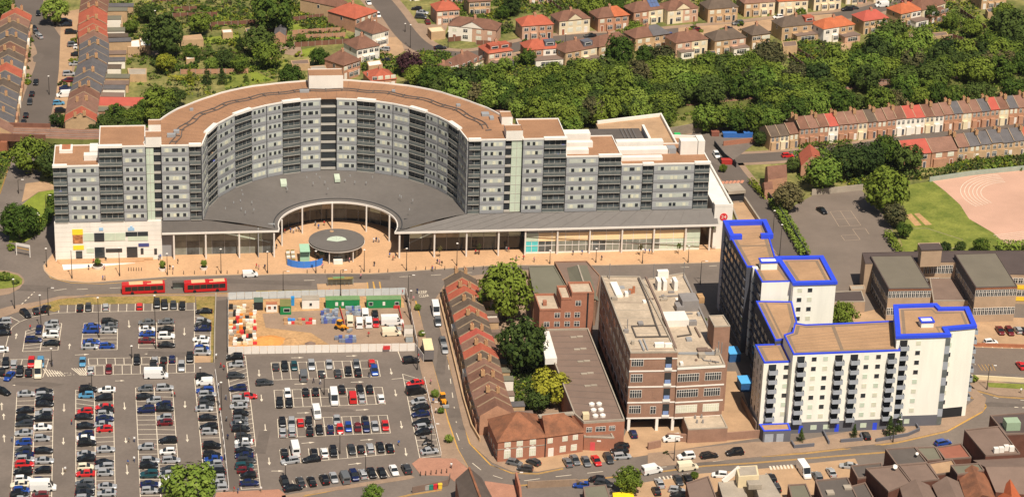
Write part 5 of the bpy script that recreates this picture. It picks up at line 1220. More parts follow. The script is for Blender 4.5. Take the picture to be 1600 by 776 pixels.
for x, y in ((1324, 762), (1297, 770)): MB().obox(G(x, y, 6), BU, BN, .9, .9, .5).build('rooflight', M_concrete, A5)
shop('green-grey low roof at the bottom edge by the yard', 4, (1231,757.7, 1240,792, 1274,790, 1259,756), M_greenroof)
shop('small dark yard roof with white roof vents', 4, (1329,760, 1340,790, 1372,790, 1352,754), M_darkroof)
def pitched(lab, z, rh, c, m_, wm=None, along=0, cat='building', name='shop', par=None):
    """gabled building: c = front-left, front-right, back-right, back-left eave pixels"""
    p = pz(z, *c); e = par or empty(name, G(c[0], c[1] + 5 * z), lab, cat)
    MB().prism([V(q.x, q.y) for q in p], 0, z, cap=False).build('wall', wm or M_shopwall, e)
    A, B_, C_, D = p
    if along: A, B_, C_, D = B_, C_, D, A
    r0, r1 = (A + D) / 2 + V(0, 0, rh), (B_ + C_) / 2 + V(0, 0, rh)
    mb = MB(); mb.quad(A, B_, r1, r0); mb.quad(C_, D, r0, r1); mb.build('roof', m_, e)
    MB().tri(D, A, r0).build('gable', wm or M_shopwall, e); MB().tri(B_, C_, r1).build('gable', wm or M_shopwall, e)
    return e, r0, r1
pitched('brown pitched shop roof at the bottom edge, left one of the pair', 7, 2, (1415,792, 1470,790, 1452,757, 1406,761), M_brownroof, along=1)
pitched('brown pitched shop roof at the bottom edge, right one of the pair', 7, 2, (1472,790, 1516,790, 1499,752, 1456,757), M_brownroof, along=1)
pitched('long brown pitched roof with a pale ridge in the corner shops', 7.5, 2, (1512,790, 1556,778, 1538,733, 1496,741), M_oldtile, along=1)
shop('grey-green roof with a white kerb above the pitched shops', 8.5, (1485,727, 1496,742, 1538,735, 1530,724), M_greenroof)
pitched('dark pitched roof at the right edge by the junction', 7, 2.4, (1556,768, 1640,775, 1640,712, 1520,718), M_brownroof)
pitched('orange brick gable with hipped tiles at the bottom right corner', 6, 3, (1553,792, 1604,792, 1590,764, 1562,766), mat('orange_tile', srgb((176, 92, 56)), .9, .12, .5, fine=.1), M_warmbrick, along=1)
Y1 = shop('brown flat roof behind the white yard building', 5, (1072,755, 1080,790, 1124,790, 1107,744), M_brownroof, par=.3)
Y2 = empty('white_yard_building', G(1150, 770), 'white rendered building with sloping parapet at the bottom edge', 'building')
for z, c in ((5, (1122,752, 1134,792, 1172,790, 1160,748)), (8, (1150,728, 1154,744, 1186,742, 1183,726)), (6.5, (1176,742, 1190,790, 1230,790, 1200,740))):
    p = pz(z, *c); MB().prism(p, 0, z).build('wall', M_cream if z > 7 else M_concrete, Y2); MB().sheet(inset(p, .4), z + .02).build('roof', M_concrete, Y2)
MB().bar(G(1130, 752, 5), G(1156, 730, 8), .6, 1.2).build('sloping_parapet', M_wcore, Y2)
MB().obox(G(1178, 760, 6.6), BU, BN, 1.6, 1.2, 1.2).build('air_conditioner', M_concrete, Y2)
shop('grey-green lean-to roof at the bottom edge by the car', 3, (911,760, 916,792, 958,790, 947,756.5), M_greenroof, par=.1)
tp_ = MB().prism(pz(1.6, 957,769, 960,790, 996,790, 988,766), 0, 1.6).build('yellow_tarpaulin', mat('tarp_yellow', (.85, .62, .02), .6, .08, .6)); tag(tp_, 'bright yellow tarpaulin cover at the bottom edge', 'tarpaulin')
# dark pitched roof at the bottom centre, bin store, walls
BP_, r0, r1 = pitched('dark grey gabled building at the bottom centre corner', 5.5, 3.0, (722,800, 782,800, 753,746, 712,748), mat('grey_slate', srgb((92, 80, 72)), .9, .12, .4, fine=.08), M_warmbrick, along=1)
MB().bar(r0, r1, .5, .25).build('ridge', M_oldtile, BP_)
w_ = MB().wall(px(806,754, 812,778, 814,800), .5, 0, 3).build('boundary_wall', M_warmbrick); tag(w_, 'brick wall right of the gabled corner building', 'wall')
w_ = MB().wall(px(824,762, 900,758, 912,762), .3, 0, 1.8).build('boundary_wall', M_paving); tag(w_, 'low grey wall along the lower road by the bikes', 'wall')
SH = empty('bin_store', G(670, 768), 'timber bin store beside the brick paving', 'shelter')
MB().wall(px(644,770, 700,758, 703,748), .15, .1, 1.7).build('screen', M_brownroof, SH)
for i, (x, k, n_) in enumerate(((667, (.35, .33, .3), 'grey'), (673.5, (.02, .22, .16), 'green'), (680, (.55, .03, .04), 'red'), (687.5, (.75, .5, .05), 'yellow'))):
    q = G(x, 764 - i * .7, .1); e = empty('wheeled_bin', q, n_ + ' wheeled bin in the row by the brick paving', 'bin', 'bins by the brick paving')
    mm_ = mat('bin_' + n_, k, .5, .05, 1); MB().obox(q, BU, BN, .45, .4, 1.1).build('body', mm_, e); MB().obox(q + V(0, 0, 1.1), BU, BN, .52, .46, .12).build('lid', mm_, e)
b_ = MB().obox(G(640, 796), BU, BN, 3, 1.2, 2.6).build('bus_shelter', M_darkroof); 
tag(b_, 'dark-roofed shelter at the bottom edge below the car park', 'shelter')

# ================================================================ houses
M_tiles = {'b': mat('brown_roof_tile', srgb((118, 84, 68)), .95, .18, .35, fine=.10, fscale=3), 'r': mat('red_roof_tile', srgb((166, 88, 66)), .95, .12, .4, fine=.08, fscale=3),
           'R': mat('bright_red_tile', srgb((172, 84, 70)), .95, .08, .4, fine=.06), 'o': mat('orange_roof_tile', srgb((176, 98, 64)), .95, .14, .4, fine=.1, fscale=3),
           'd': mat('dark_brown_tile', srgb((96, 82, 70)), .95, .16, .35, fine=.10, fscale=3), 'g': mat('grey_slate_tile', srgb((96, 92, 92)), .9, .14, .4, fine=.08, fscale=3),
           'm': mat('mauve_brown_tile', srgb((132, 98, 82)), .95, .14, .35, fine=.10, fscale=3)}
M_walls = {'b': mat('house_brick', vs((166, 124, 98)), .95, .12, .5, fine=.08, fscale=4), 'p': mat('pinkish_brick', vs((182, 146, 122)), .95, .10, .5, fine=.07, fscale=4),
           'w': mat('white_house_render', vs((232, 222, 206), 1.0), .85, .05, .4), 'c': mat('cream_house_render', vs((220, 202, 168), 1.0), .85, .06, .4), 't': mat('tan_brick', vs((174, 144, 110)), .95, .12, .5, fine=.08)}
ROOFWORD = {'b': 'brown', 'r': 'red', 'R': 'bright red', 'o': 'orange', 'd': 'dark brown', 'g': 'grey slate', 'm': 'mauve brown'}
def chimney(par, p, z, w=.45, l=.7, h=1.3, m_=None):
    o = MB().obox(V(p.x, p.y, z), V(.97, .2), V(-.2, .97), w, l, h).build('chimney', m_ or M_walls['b'], par)
    for k in (-.35, .35): MB().tube(V(p.x - .2 * k, p.y + k, z + h), V(p.x - .2 * k, p.y + k, z + h + .35), .13, n=6).build('chimney_pot', M_brick2, o)
def semi(fl, fr_, dep, rc, wc, label, eh=5.3, rh=2.6, gable=False, dorm=None, ext=None, rc2=None, solar=False, group='semi-detached houses'):
    """pair of houses: front base corners in pixels, hipped roof, shared chimney, windows, doors, bays"""
    a, b = G(*fl), G(*fr_); d = (b - a).normalized(); n = V(-d.y, d.x); L = (b - a).length
    e = empty('semi_detached_house', (a + b) / 2 + n * (dep / 2), label, 'house', group)
    c = [a, b, b + n * dep, a + n * dep]; mid0, mid1 = (a + b) / 2, (a + b) / 2 + n * dep
    for h in (0, 1):
        poly = [a, mid0, mid1, a + n * dep] if h == 0 else [mid0, b, b + n * dep, mid1]
        MB().prism(poly, 0, eh, cap=False).build('wall', M_walls[wc[h % len(wc)]], e)
    ro, r0, r1 = hiproof(e, [p + V(0, 0, eh) for p in c], rh, M_tiles[rc], ov=.45, inset_k=.42)
    if rc2:   # the other half of the roof re-tiled in another colour, laid over the first
        A, B_ = mid0 + V(0, 0, eh) - n * .42, b + V(0, 0, eh) + d * .42 - n * .42; rm = (r0 + r1) / 2
        rr1 = r1 if (r1 - r0).dot(d) > 0 else r0
        mb = MB(); mb.quad(A + V(0, 0, .06), B_ + V(0, 0, .06), rr1 + V(0, 0, .06), rm + V(0, 0, .06)); mb.build('retiled_roof', M_tiles[rc2], ro)
    chimney(ro, mid0 + n * (dep * .5), eh + rh - .5)
    if solar:
        mb = MB()
        for i in range(3):
            for j in range(2):
                o_ = mid0 + d * (1.2 + i * 1.35) + n * (.9 + j * 1.7)
                s_ = rh / (dep / 2); MB().quad(*[o_ + d * x + n * y + V(0, 0, eh + s_ * ((o_ + n * y - a).dot(n)) + .22) for x, y in ((0, 0), (1.25, 0), (1.25, 1.6), (0, 1.6))]).build('solar_panel', mat('solar_cell', (.10, .14, .26), .25, .1, 3, spec=.6), ro)
    fr = face(a, b)
    for t in (.13, .36, .64, .87):
        pane = random.choice([M_glass, M_glass, M_cblind])
        window(e, fr, L * t, 3.4, 1.5, 1.15, pane, bars=2)
        if t in (.36, .64): window(e, fr, L * t, .9, 1.9, 1.4, pane, bars=3)
    for t in (.13, .87): door(e, fr, L * t, 1.0, 2.1, random.choice([M_trimwhite, M_brick, M_glass]))
    fs = face(a + n * dep, a); window(e, fs, dep * .5, 3.5, .9, 1.1)
    if gable:
        for t in (.28,):
            g = MB(); w = L * .26; q0 = fr[0] + fr[1] * (L * .5 - w); q1 = fr[0] + fr[1] * (L * .5 + w); ap = fr[0] + fr[1] * (L * .5) + V(0, 0, eh + 2.2); o = fr[2] * .15
            back_ = -fr[2] * 3.4
            g.tri(q0 + V(0, 0, eh - .1) + o, q1 + V(0, 0, eh - .1) + o, ap + o); g.build('gable', M_walls[wc[0]], e)
            g = MB(); g.quad(q0 + V(0, 0, eh) + o * 2, ap + o * 2 + V(0, 0, .1), ap + back_ + V(0, 0, .1), q0 + back_ + V(0, 0, eh)); g.quad(ap + o * 2 + V(0, 0, .1), q1 + V(0, 0, eh) + o * 2, q1 + back_ + V(0, 0, eh), ap + back_ + V(0, 0, .1)); g.build('gable_roof', M_tiles[rc], e)
    else:
        MB().obox(fr[0] + fr[1] * (L * .36) + fr[2] * .45, fr[1], fr[2], 1.15, .45, 2.7).build('bay', M_walls[wc[0]], e); MB().obox(fr[0] + fr[1] * (L * .64) + fr[2] * .45, fr[1], fr[2], 1.15, .45, 2.7).build('bay', M_walls[wc[-1]], e)
        for t in (.36, .64):
            fb = (fr[0] + fr[2] * .9, fr[1], fr[2], L); window(e, fb, L * t, .9, 1.9, 1.4, M_glass, bars=3)
    if dorm:
        for t, m_ in dorm:
            q = fr[0] + fr[1] * (L * t) - fr[2] * 2.4
            o = MB().obox(q + V(0, 0, eh + .5), fr[1], fr[2], 1.9, 1.6, 1.9).build('dormer', m_, ro)
            fd = (q + fr[2] * 1.6, fr[1], fr[2], 2); fbox(MB(), fd, -1.3, 1.3, 0, .06, eh + 1.1, eh + 2.0).build('dormer_window', M_frame, o); fbox(MB(), fd, -1.15, 1.15, 0, .09, eh + 1.2, eh + 1.9).build('dormer_pane', M_glass, o)
    if ext:
        t0, t1, dp, hh, m_ = ext
        q = [fr[0] + fr[1] * (L * t0) + fr[2] * .02, fr[0] + fr[1] * (L * t1) + fr[2] * .02, fr[0] + fr[1] * (L * t1) + fr[2] * dp, fr[0] + fr[1] * (L * t0) + fr[2] * dp]
        o = MB().prism(q, 0, hh, cap=False).build('extension', m_, e); MB().sheet(inset(q, -.2), hh + .02).build('extension_roof', M_brownroof, o)
        f2 = face(q[3], q[2]); window(e, f2, f2[3] * .5, .7, f2[3] * .6, 1.4, M_glass, bars=4)
    return e
o3 = lambda x, y, ox=800, oy=0: (ox + x / 3.88, oy + y / 3.88)
def S(row, ox, lst):
    for i, (x0, y0, x1, y1, rc, wc, lab, kw) in enumerate(lst): semi(o3(x0, y0, ox), o3(x1, y1, ox), kw.pop('dep', 8.0), rc, wc, lab, **kw)
S('u', 800, [(60, 245, 248, 232, 'r', 'pb', 'pinkish semi-detached pair with red hipped roof, leftmost along the back street', {}),
    (285, 215, 470, 195, 'b', 'cc', 'cream gabled pair with brown roof and rooflights on the back street', dict(gable=True)),
    (520, 195, 705, 175, 'b', 'bb', 'brick pair whose roof is half brown half red', dict(rc2='o')),
    (735, 160, 915, 135, 'b', 'bc', 'pair with blue solar panels on its brown roof', dict(solar=True)),
    (940, 150, 1125, 130, 'b', 'cp', 'pink and cream gabled pair right of the solar-panelled house', dict(gable=True)),
    (1185, 140, 1365, 125, 'd', 'tt', 'brown brick pair with dark brown hipped roof on the back street', {}),
    (1405, 105, 1590, 92, 'm', 'tc', 'pair half tan half cream with mauve brown roof', {}),
    (105, 25, 290, 10, 'r', 'pp', 'pink pair at the top edge left of a brick house', {}), (300, -5, 480, -20, 'b', 'cb', 'cream pair cut by the top edge behind the gabled house', {}),
    (700, -10, 880, -25, 'o', 'pp', 'pair cut by the top edge behind the solar-panelled house', {})])
S('u', 1200, [(60, 92, 238, 82, 'o', 'cc', 'cream pair with orange roof near the parked white car', {}),
    (275, 68, 440, 55, 'r', 'cc', 'cream pair with red bays at the top right', {}), (-110, 70, 30, 62, 'r', 'cp', 'cream and pink pair beside the orange-roofed cream pair', {}),
    (1060, 10, 1240, -10, 'b', 'pp', 'pair at the top right corner behind the lanes', {}), (470, 30, 600, 18, 'r', 'cp', 'pair with red roof at the top right beside parked dark cars', {}), (1290, 60, 1440, 48, 'd', 'tt', 'dark-roofed pair in the lanes near the top right corner', {}), (640, 20, 790, 0, 'b', 'cc', 'cream pair cut by the top edge right of the boat-like white van', {})])
S('l', 800, [(90, 392, 285, 378, 'r', 'bw', 'red-roofed pair with a dark dormer backing onto the wood', dict(dorm=[(.72, M_tgrey)], ext=(.15, 1.0, 4.5, 2.8, M_walls['w']))),
    (322, 408, 512, 372, 'b', 'tc', 'brown-roofed pair with a grey box dormer backing onto the wood', dict(dorm=[(.75, M_tgrey)], ext=(.55, .95, 3, 2.6, M_walls['c']))),
    (525, 372, 720, 330, 'b', 'tt', 'brown-roofed pair half hidden by a tall tree', {}),
    (745, 320, 950, 288, 'b', 'tt', 'pair with brown and grey roof among trees', dict(rc2='g')),
    (990, 348, 1182, 322, 'b', 'pc', 'brown-roofed pink and cream pair backing onto the wood', dict(ext=(.05, .45, 3, 2.6, M_walls['w']))),
    (1225, 335, 1412, 312, 'd', 'tp', 'dark-roofed pair with white veranda backing onto the wood', dict(ext=(.5, 1.0, 3, 2.6, M_walls['w']))),
    (1452, 300, 1560, 285, 'd', 'tt', 'dark-roofed house with a long lean-to backing onto the wood', dict(dep=7.5))])
S('l', 1200, [(80, 250, 298, 226, 'd', 'tt', 'dark-roofed pair with a red box dormer', dict(dorm=[(.78, M_tiles['r'])], ext=(.3, .9, 3.5, 2.6, M_walls['t']))),
    (332, 262, 518, 232, 'o', 'wt', 'orange-roofed pair with red extension roof backing onto the wood', dict(ext=(.5, 1.0, 4, 2.6, M_walls['p']))),
    (575, 212, 722, 192, 'R', 'tt', 'bright red-roofed house near the tall trees', {}),
    (800, 168, 925, 142, 'o', 'tw', 'orange-roofed house with flat extensions at the lane', dict(ext=(.4, 1.0, 4, 2.7, M_walls['w']))),
    (930, 145, 1068, 100, 'b', 'cc', 'cream house with steep brown hipped roof at upper right', dict(rh=3.4)),
    (985, 150, 1090, 122, 'b', 'bb', 'small brick wing with brown roof behind the cream house', dict(dep=5, eh=3.2, rh=1.8))])
S('p', 400, [(1165, 240, 1452, 270, 'b', 'wp', 'white and pink pair with brown roof at the street bend', dict(gable=True)),
    (1095, 152, 1232, 142, 'r', 'pp', 'brick house with red hipped roof above the street bend', {}), (1290, 95, 1420, 88, 'b', 'tt', 'brown-roofed pair among gardens at the top centre', {}), (1180, 20, 1330, 10, 'r', 'pb', 'red-roofed pair cut by the top edge at centre', {}), (935, 8, 1035, -8, 'b', 'wb', 'brown-roofed pair at the top edge right of the street', {}),
    (612, 388, 748, 362, 'b', 'ww', 'white rendered house with brown hipped roof by the cul-de-sac', dict(rh=3.2, dep=9)),
    (705, 292, 802, 268, 'b', 'ww', 'tall white house with dark brown roof behind the cul-de-sac', dict(rh=3.2, dep=10)),
    (600, 200, 735, 152, 'r', 'bb', 'long red hipped roof house at the top centre', dict(dep=13, rh=3)),
    (490, 128, 552, 98, 'b', 'tt', 'narrow tan-sided house with brown roof at the top centre', dict(dep=16)),
    (530, 486, 632, 452, 'b', 'bb', 'brick house with old brown roof behind the crescent', dict(rh=3.2, dep=9)),
    (700, 545, 850, 530, 'r', 'bb', 'red hipped roof just above the crescent parapet', dict(dep=9, eh=3.2)),
    (1240, 472, 1378, 408, 'b', 'cc', 'cream bungalow with large brown roof near the wood', dict(eh=3.0, rh=3.2, dep=9)),
    (1110, 500, 1232, 470, 'b', 'bb', 'low brick bungalow left of the cream bungalow', dict(eh=2.8, rh=2.4, dep=7)),
    (1408, 412, 1552, 392, 'r', 'pp', 'pink pair with red tile-hung dormers near the wood', dict(dorm=[(.3, M_tiles['r']), (.72, M_tiles['r'])], ext=(.1, .9, 3, 2.6, M_tgrey)))])
M_party = mat('party_wall_cap', srgb((160, 138, 112)), .95, .15, .6)
# ---------------------------------------------------------------- terraces: every house a thing of its own
def terrace(ridge, n, half, eh, rh, cols, walls, labf, group, chim=2, back=None, front=1):
    """houses in a row along a ridge polyline (pixels at ridge height); half = (front depth, back depth) in metres measured to the right/left of the ridge"""
    zr = eh + rh; P = [G(ridge[i], ridge[i + 1], zr) for i in range(0, len(ridge), 2)]
    seg = [(P[i + 1] - P[i]).length for i in range(len(P) - 1)]; tot = sum(seg)
    def at(s):
        for i, l in enumerate(seg):
            if s <= l or i == len(seg) - 1: return lerp(P[i], P[i + 1], s / l)
            s -= l
    d_all = (P[-1] - P[0]).normalized()
    for k in range(n):
        a, b = at(tot * k / n), at(tot * (k + 1) / n); d = (b - a).normalized(); q = V(d.y, -d.x)     # q points right of travel
        rc, wc = cols[k % len(cols)], walls[k % len(walls)]
        e = empty('terraced_house', V((a.x + b.x) / 2, (a.y + b.y) / 2, 0), labf(k, rc, wc), 'house', group)
        dz = random.uniform(-.2, .2)
        f0, f1 = a + q * half[0], b + q * half[0]; b0, b1 = a - q * half[1], b - q * half[1]
        for p in (f0, f1, b0, b1): p.z = eh + dz
        MB().prism([V(p.x, p.y) for p in (f0, f1, b1, b0)], 0, eh + dz - .02, cap=False).build('wall', M_walls[wc], e)
        g = MB(); az, bz = a + V(0, 0, dz), b + V(0, 0, dz); g.tri(f0, az, b0); g.build('gable', M_walls[wc], e); MB().tri(f1, b1, bz).build('gable', M_walls[wc], e)
        r = MB(); o = q * .3 - V(0, 0, .3 * rh / half[0]); r.quad(f0 + o, f1 + o, bz, az); r.quad(b1 - q * .3 - V(0, 0, .3 * rh / half[1]), b0 - q * .3 - V(0, 0, .3 * rh / half[1]), az, bz)
        ro = r.build('roof', M_tiles[rc], e)
        MB().bar(f0 + V(0, 0, .1), az + V(0, 0, .1), .22, .22).build('party_wall', M_party, ro); MB().bar(b0 + V(0, 0, .1), az + V(0, 0, .1), .26, .2).build('party_wall', M_party, ro)
        if chim and k % chim == 0: chimney(ro, a + q * (half[0] * .25), zr - .5, .5, .5, 1.5, M_stock)
        if chim and k % chim == 0: chimney(ro, a - q * (half[1] * .35), zr - .9, .45, .45, 1.5, M_stock)
        for s, dep in ((1, half[0]), (-1, half[1])):
            aa, bb = (a + q * dep, b + q * dep) if s > 0 else (b - q * dep, a - q * dep)
            fr = face(V(aa.x, aa.y), V(bb.x, bb.y)); W = fr[3]
            pane = random.choice([M_glass, M_glass, M_cblind])
            for t in (.28, .74): window(e, fr, W * t, eh - 2.0, W * .22, 1.3, pane, bars=2)
            window(e, fr, W * .32, .9, W * .36, 1.5, pane, bars=3); door(e, fr, W * .78, .9, 2.1, random.choice([M_brick, M_trimwhite, M_tdark, M_tgrey]))
            if s == front: MB().obox(fr[0] + fr[1] * (W * .32) + fr[2] * .35, fr[1], fr[2], W * .25, .35, 2.8).build('bay', M_walls[wc], e)
        if back and random.random() < back[0]:
            s = -1 if front > 0 else 1; aa = (a + b) / 2 + q * (s * (half[1] if s < 0 else half[0])); ln_ = random.uniform(*back[1]); w = (b - a).length * .27; hh = random.choice([2.7, 2.8, 4.8])
            c = aa + q * (s * ln_ / 2) + d * random.choice([-w, w]) * .7; c.z = 0
            o = MB().obox(c, d, q, w, ln_ / 2, hh).build('rear_extension', M_walls[random.choice('ttwb')], e)
            rf = MB(); c2 = c + V(0, 0, hh + .01); rf.obox(c2, d, q, w + .15, ln_ / 2 + .15, .18); rf.build('extension_roof', random.choice([M_tiles['g'], M_brownroof, M_greenroof, M_tiles['d']]), o)
cw = lambda w: {'b': 'brick', 'p': 'pink brick', 'w': 'white', 'c': 'cream', 't': 'tan brick'}[w]
terrace((719,423, 752,540, 761,584, 777,634), 18, (4.3, 4.3), 5.4, 2.6, 'drrddrddRmrdmbbmbb', 'tbtbtwtbbttwbtbtbb',
    lambda k, r, w: '%s-roofed house, %s from the plaza end of the side-street terrace' % (ROOFWORD[r], ordn(k)), 'side-street terrace', back=(.85, (2.5, 5)), front=1)
terrace((126,178, 129,155, 132,134, 138,118, 141,103, 147,80, 148,60, 145,36, 146,8, 150,-20), 19, (4.6, 5.0), 5.4, 2.8, 'rmmbgggggggmrrrrbbb', 'tbbbtbttbtttbtbtbbb',
    lambda k, r, w: '%s-roofed house, %s from the railway end of the upper left terrace with drives' % (ROOFWORD[r], ordn(k)), 'upper left street terraces', back=(.9, (4, 9)), front=-1)
terrace((26,12, 20,34, 15,67, 9,103, 0,150, -8,196), 16, (5.2, 5.0), 5.4, 2.8, 'rmdgdbdgrgdggggm', 'tbwtbtwtbtwtbtbt',
    lambda k, r, w: '%s-roofed house, %s from the top of the leftmost terrace' % (ROOFWORD[r], ordn(k)), 'upper left street terraces', back=(.3, (3, 6)), front=-1)
terrace((1241,182, 1330,173.5, 1440,163, 1540,153, 1640,144), 27, (4.6, 4.6), 5.9, 2.5, 'bmbRmmmdmmbRRbmmgmmgRbgmbmm', 'bbbwbbcbbbwwwcwbbcbbbcbbwbb',
    lambda k, r, w: '%s-roofed %s house, %s from the left in the long far terrace' % (ROOFWORD[r], cw(w), ordn(k)), 'long far terrace', back=(.35, (1.5, 3)), front=1)
terrace((1488,209, 1540,204, 1600,198, 1660,192), 10, (4.6, 4.6), 5.4, 2.6, 'mgggggrrgm', 'ttttttwwtt',
    lambda k, r, w: '%s-roofed house, %s from the left in the short terrace above the track' % (ROOFWORD[r], ordn(k)), 'short terrace above the track', back=None, front=0)
terrace((1404,220, 1450,216, 1486,212), 2, (5.0, 5.0), 5.2, 2.8, 'Rm', 'bb', lambda k, r, w: ['big red-roofed brick house behind the playground trees', 'brown-roofed brick house joined to the big red-roofed one'][k], 'short terrace above the track', chim=0, front=1)
terrace((1196,196, 1240,191), 3, (4, 4), 5, 2.2, 'ddb', 'tct', lambda k, r, w: ['small dark-roofed house left of the long far terrace', 'middle one of three small orange-walled houses by the lane', 'brown-roofed small house touching the long far terrace'][k], 'small houses by the lane', chim=0)
pitched('brick house with brown gabled roof by the playground hedge', 5, 2.4, (1200,281, 1230,277, 1226,259, 1196,261), M_tiles['b'], M_walls['b'], cat='house', name='detached_house')
pitched('low brick wing in front of the brown gabled house', 3, 1.4, (1195,297, 1208,295.5, 1204,284, 1191,286), M_tiles['b'], M_walls['b'], cat='house', name='house_wing')
pitched('maroon-roofed house half hidden in trees left of the playground trees', 4, 3, (1252,259, 1284,256, 1280,237, 1248,240), M_tiles['r'], M_walls['b'], along=1, cat='house', name='detached_house')
pitched('long red-roofed outbuilding behind the left wing', 3.2, 1.4, (154,165, 222,166, 228,152, 156,151), M_tiles['R'], M_walls['t'], cat='outbuilding', name='outbuilding')
pitched('orange brick shed at the end of the fenced garden', 3, 1.6, (427,56, 446,56, 448,44, 430,44), M_tiles['g'], M_walls['b'], along=1, cat='shed', name='garden_shed')
for lab, z, rp, rm in (('flat cream garage roof by the street bend', 3, (668,44, 674,51, 696,49, 690,42), M_cream), ('small white garage below the white house', 3, (573,97, 576,104, 598,101, 594,94), M_wcore),
        ('pale flat roof beside the brick house behind the crescent', 3, (484,104, 487,112, 512,110, 508,102), M_concrete), ('long tan greenhouse roof in the middle gardens', 2.6, (199,107, 201,117, 229,117, 229,107), M_concrete),
        ('tan lean-to workshop in the upper left gardens', 3, (160,30, 162,38, 192,38, 190,27), M_brownroof), ('cream outbuilding beside the dark tree', 3, (198,65, 199,74, 220,74, 218,62), M_wcore), ('white extension by the grey slate houses', 3, (218,60, 219,72, 236,72, 234,60), M_wcore),
        ('tan flat outhouse at the upper left allotment', 2.6, (281,57, 283,63, 318,62, 314,54), M_tan), ('white greenhouse in the allotments', 2.4, (346,47, 348,52, 364,51, 362,46), M_wcore), ('grey shed roof at the allotment edge', 2.6, (383,45, 385,52, 402,51, 400,43), M_tiles['g']),
        ('small white shed on the lawn', 2.2, (290,88, 291,93, 304,92, 303,86), M_wcore), ('brown shed in the garden by the bushes', 2.4, (454,95, 456,101, 484,100, 482,93), M_brownroof), ('dark lean-to behind the wood houses', 2.8, (1100,80, 1102,87, 1120,86, 1118,79), M_tiles['g']),
        ('long grey lean-to at the far right gardens', 2.8, (1222,66, 1224,74, 1246,72, 1244,64), M_brownroof), ('flat grey extension at the far right lane', 2.8, (1455,52, 1458,58, 1482,55, 1478,50), M_brownroof), ('dark garage at the top right corner', 2.8, (1540,14, 1544,20, 1566,17, 1560,11), M_tiles['g'])):
    block('outbuilding', G(rp[0], rp[1] + 10), lab, pz(z, *rp), z, M_walls['t'], rm, par=.1, cat='outbuilding')
# backs of the short terrace: flat-roofed extensions
for k, (x, c, h) in enumerate(((1511, 'g', 2.8), (1530, 'm', 3.0), (1559, 'd', 3.0), (1585, 'r', 3.2), (1445, 'd', 3))):
    y = 252 - (x - 1511) * .1
    block('rear_extension_house', G(x, y), ['grey', 'brown', 'wide dark', 'red', 'tan'][k] + ' flat-roofed rear extension facing the running track', [G(x, y) + V(-2, 0), G(x, y) + V(2, .3), G(x, y) + V(1.4, 4.6), G(x, y) + V(-2.6, 4.3)], h, M_walls['t'], M_tiles[c] if c != 'm' else M_brownroof, par=.1, cat='extension')

# ================================================================ railway, trees and planting
M_ballast = mat('track_ballast', srgb((140, 104, 84)), .95, .2, .4, fine=.12); M_rust = mat('rusty_girder', srgb((120, 82, 66)), .8, .15, .5); M_bank = mat('rough_bank', srgb((90, 92, 44)), 1, .3, .2, fine=.2)
def rail_z(x): return 5.0 if x < 200 else max(1.0, 5.0 - (x - 200) / 150)
RL = [(-40, 205), (20, 206), (75, 208), (130, 210), (300, 206), (600, 190), (850, 175), (1009, 164), (1174, 147), (1313, 133), (1400, 125), (1500, 116), (1640, 104)]
pts = []
for x, y in RL:
    p = G(x, y, rail_z(x)); pts.append(p)
mb = MB(); w = 4.6; vs_ = []
for i, p in enumerate(pts):
    d = (pts[min(i + 1, len(pts) - 1)] - pts[max(i - 1, 0)]); d.z = 0; d.normalize(); q = V(-d.y, d.x)
    vs_ += [p + q * w, p - q * w, p + q * (w + 5) - V(0, 0, p.z), p - q * (w + 5) - V(0, 0, p.z)]
i0 = 2
mb.add(vs_, [(4 * i, 4 * i + 1, 4 * i + 5, 4 * i + 4) for i in range(i0, len(pts) - 1)])
structure('railway_track_bed', mb, M_ballast)
mb = MB(); mb.add(vs_, [f for i in range(i0, len(pts) - 1) for f in ((4 * i + 1, 4 * i + 3, 4 * i + 7, 4 * i + 5), (4 * i + 2, 4 * i, 4 * i + 4, 4 * i + 6))]); structure('railway_embankment', mb, M_bank)
mb = MB()
for off in (-2.6, -1.1, 1.1, 2.6):
    pp = [p + V(0, off, .12) for p in pts]; mb.strip(pp, .18)
structure('railway_rails', mb, M_steel)
BRG = empty('railway_bridge', G(35, 212), 'rusty brown railway girder bridge over the left road', 'bridge')
a, b = G(-40, 205, 5), G(75, 208, 5); d = (b - a).normalized(); q = V(-d.y, d.x)
MB().obox((a + b) / 2 - V(0, 0, .9), d, q, (b - a).length / 2, 4.8, .88).build('deck', M_ballast, BRG)
for s in (-1, 1): MB().obox((a + b) / 2 + q * (s * 4.9) - V(0, 0, 1.1), d, q, (b - a).length / 2, .25, 2.4).build('girder', M_rust, BRG)
for x in (4, 78): 
    c = G(x, 208, 5); MB().obox(V(c.x, c.y, 0), d, q, 2.2, 5.3, 4.0).build('abutment', M_brick, BRG)
wl_ = MB().wall(px(-20,250, 0,240, 6,228), .5, 0, 4).build('retaining_wall', M_brick); tag(wl_, 'brick retaining wall at the left end of the bridge', 'wall')

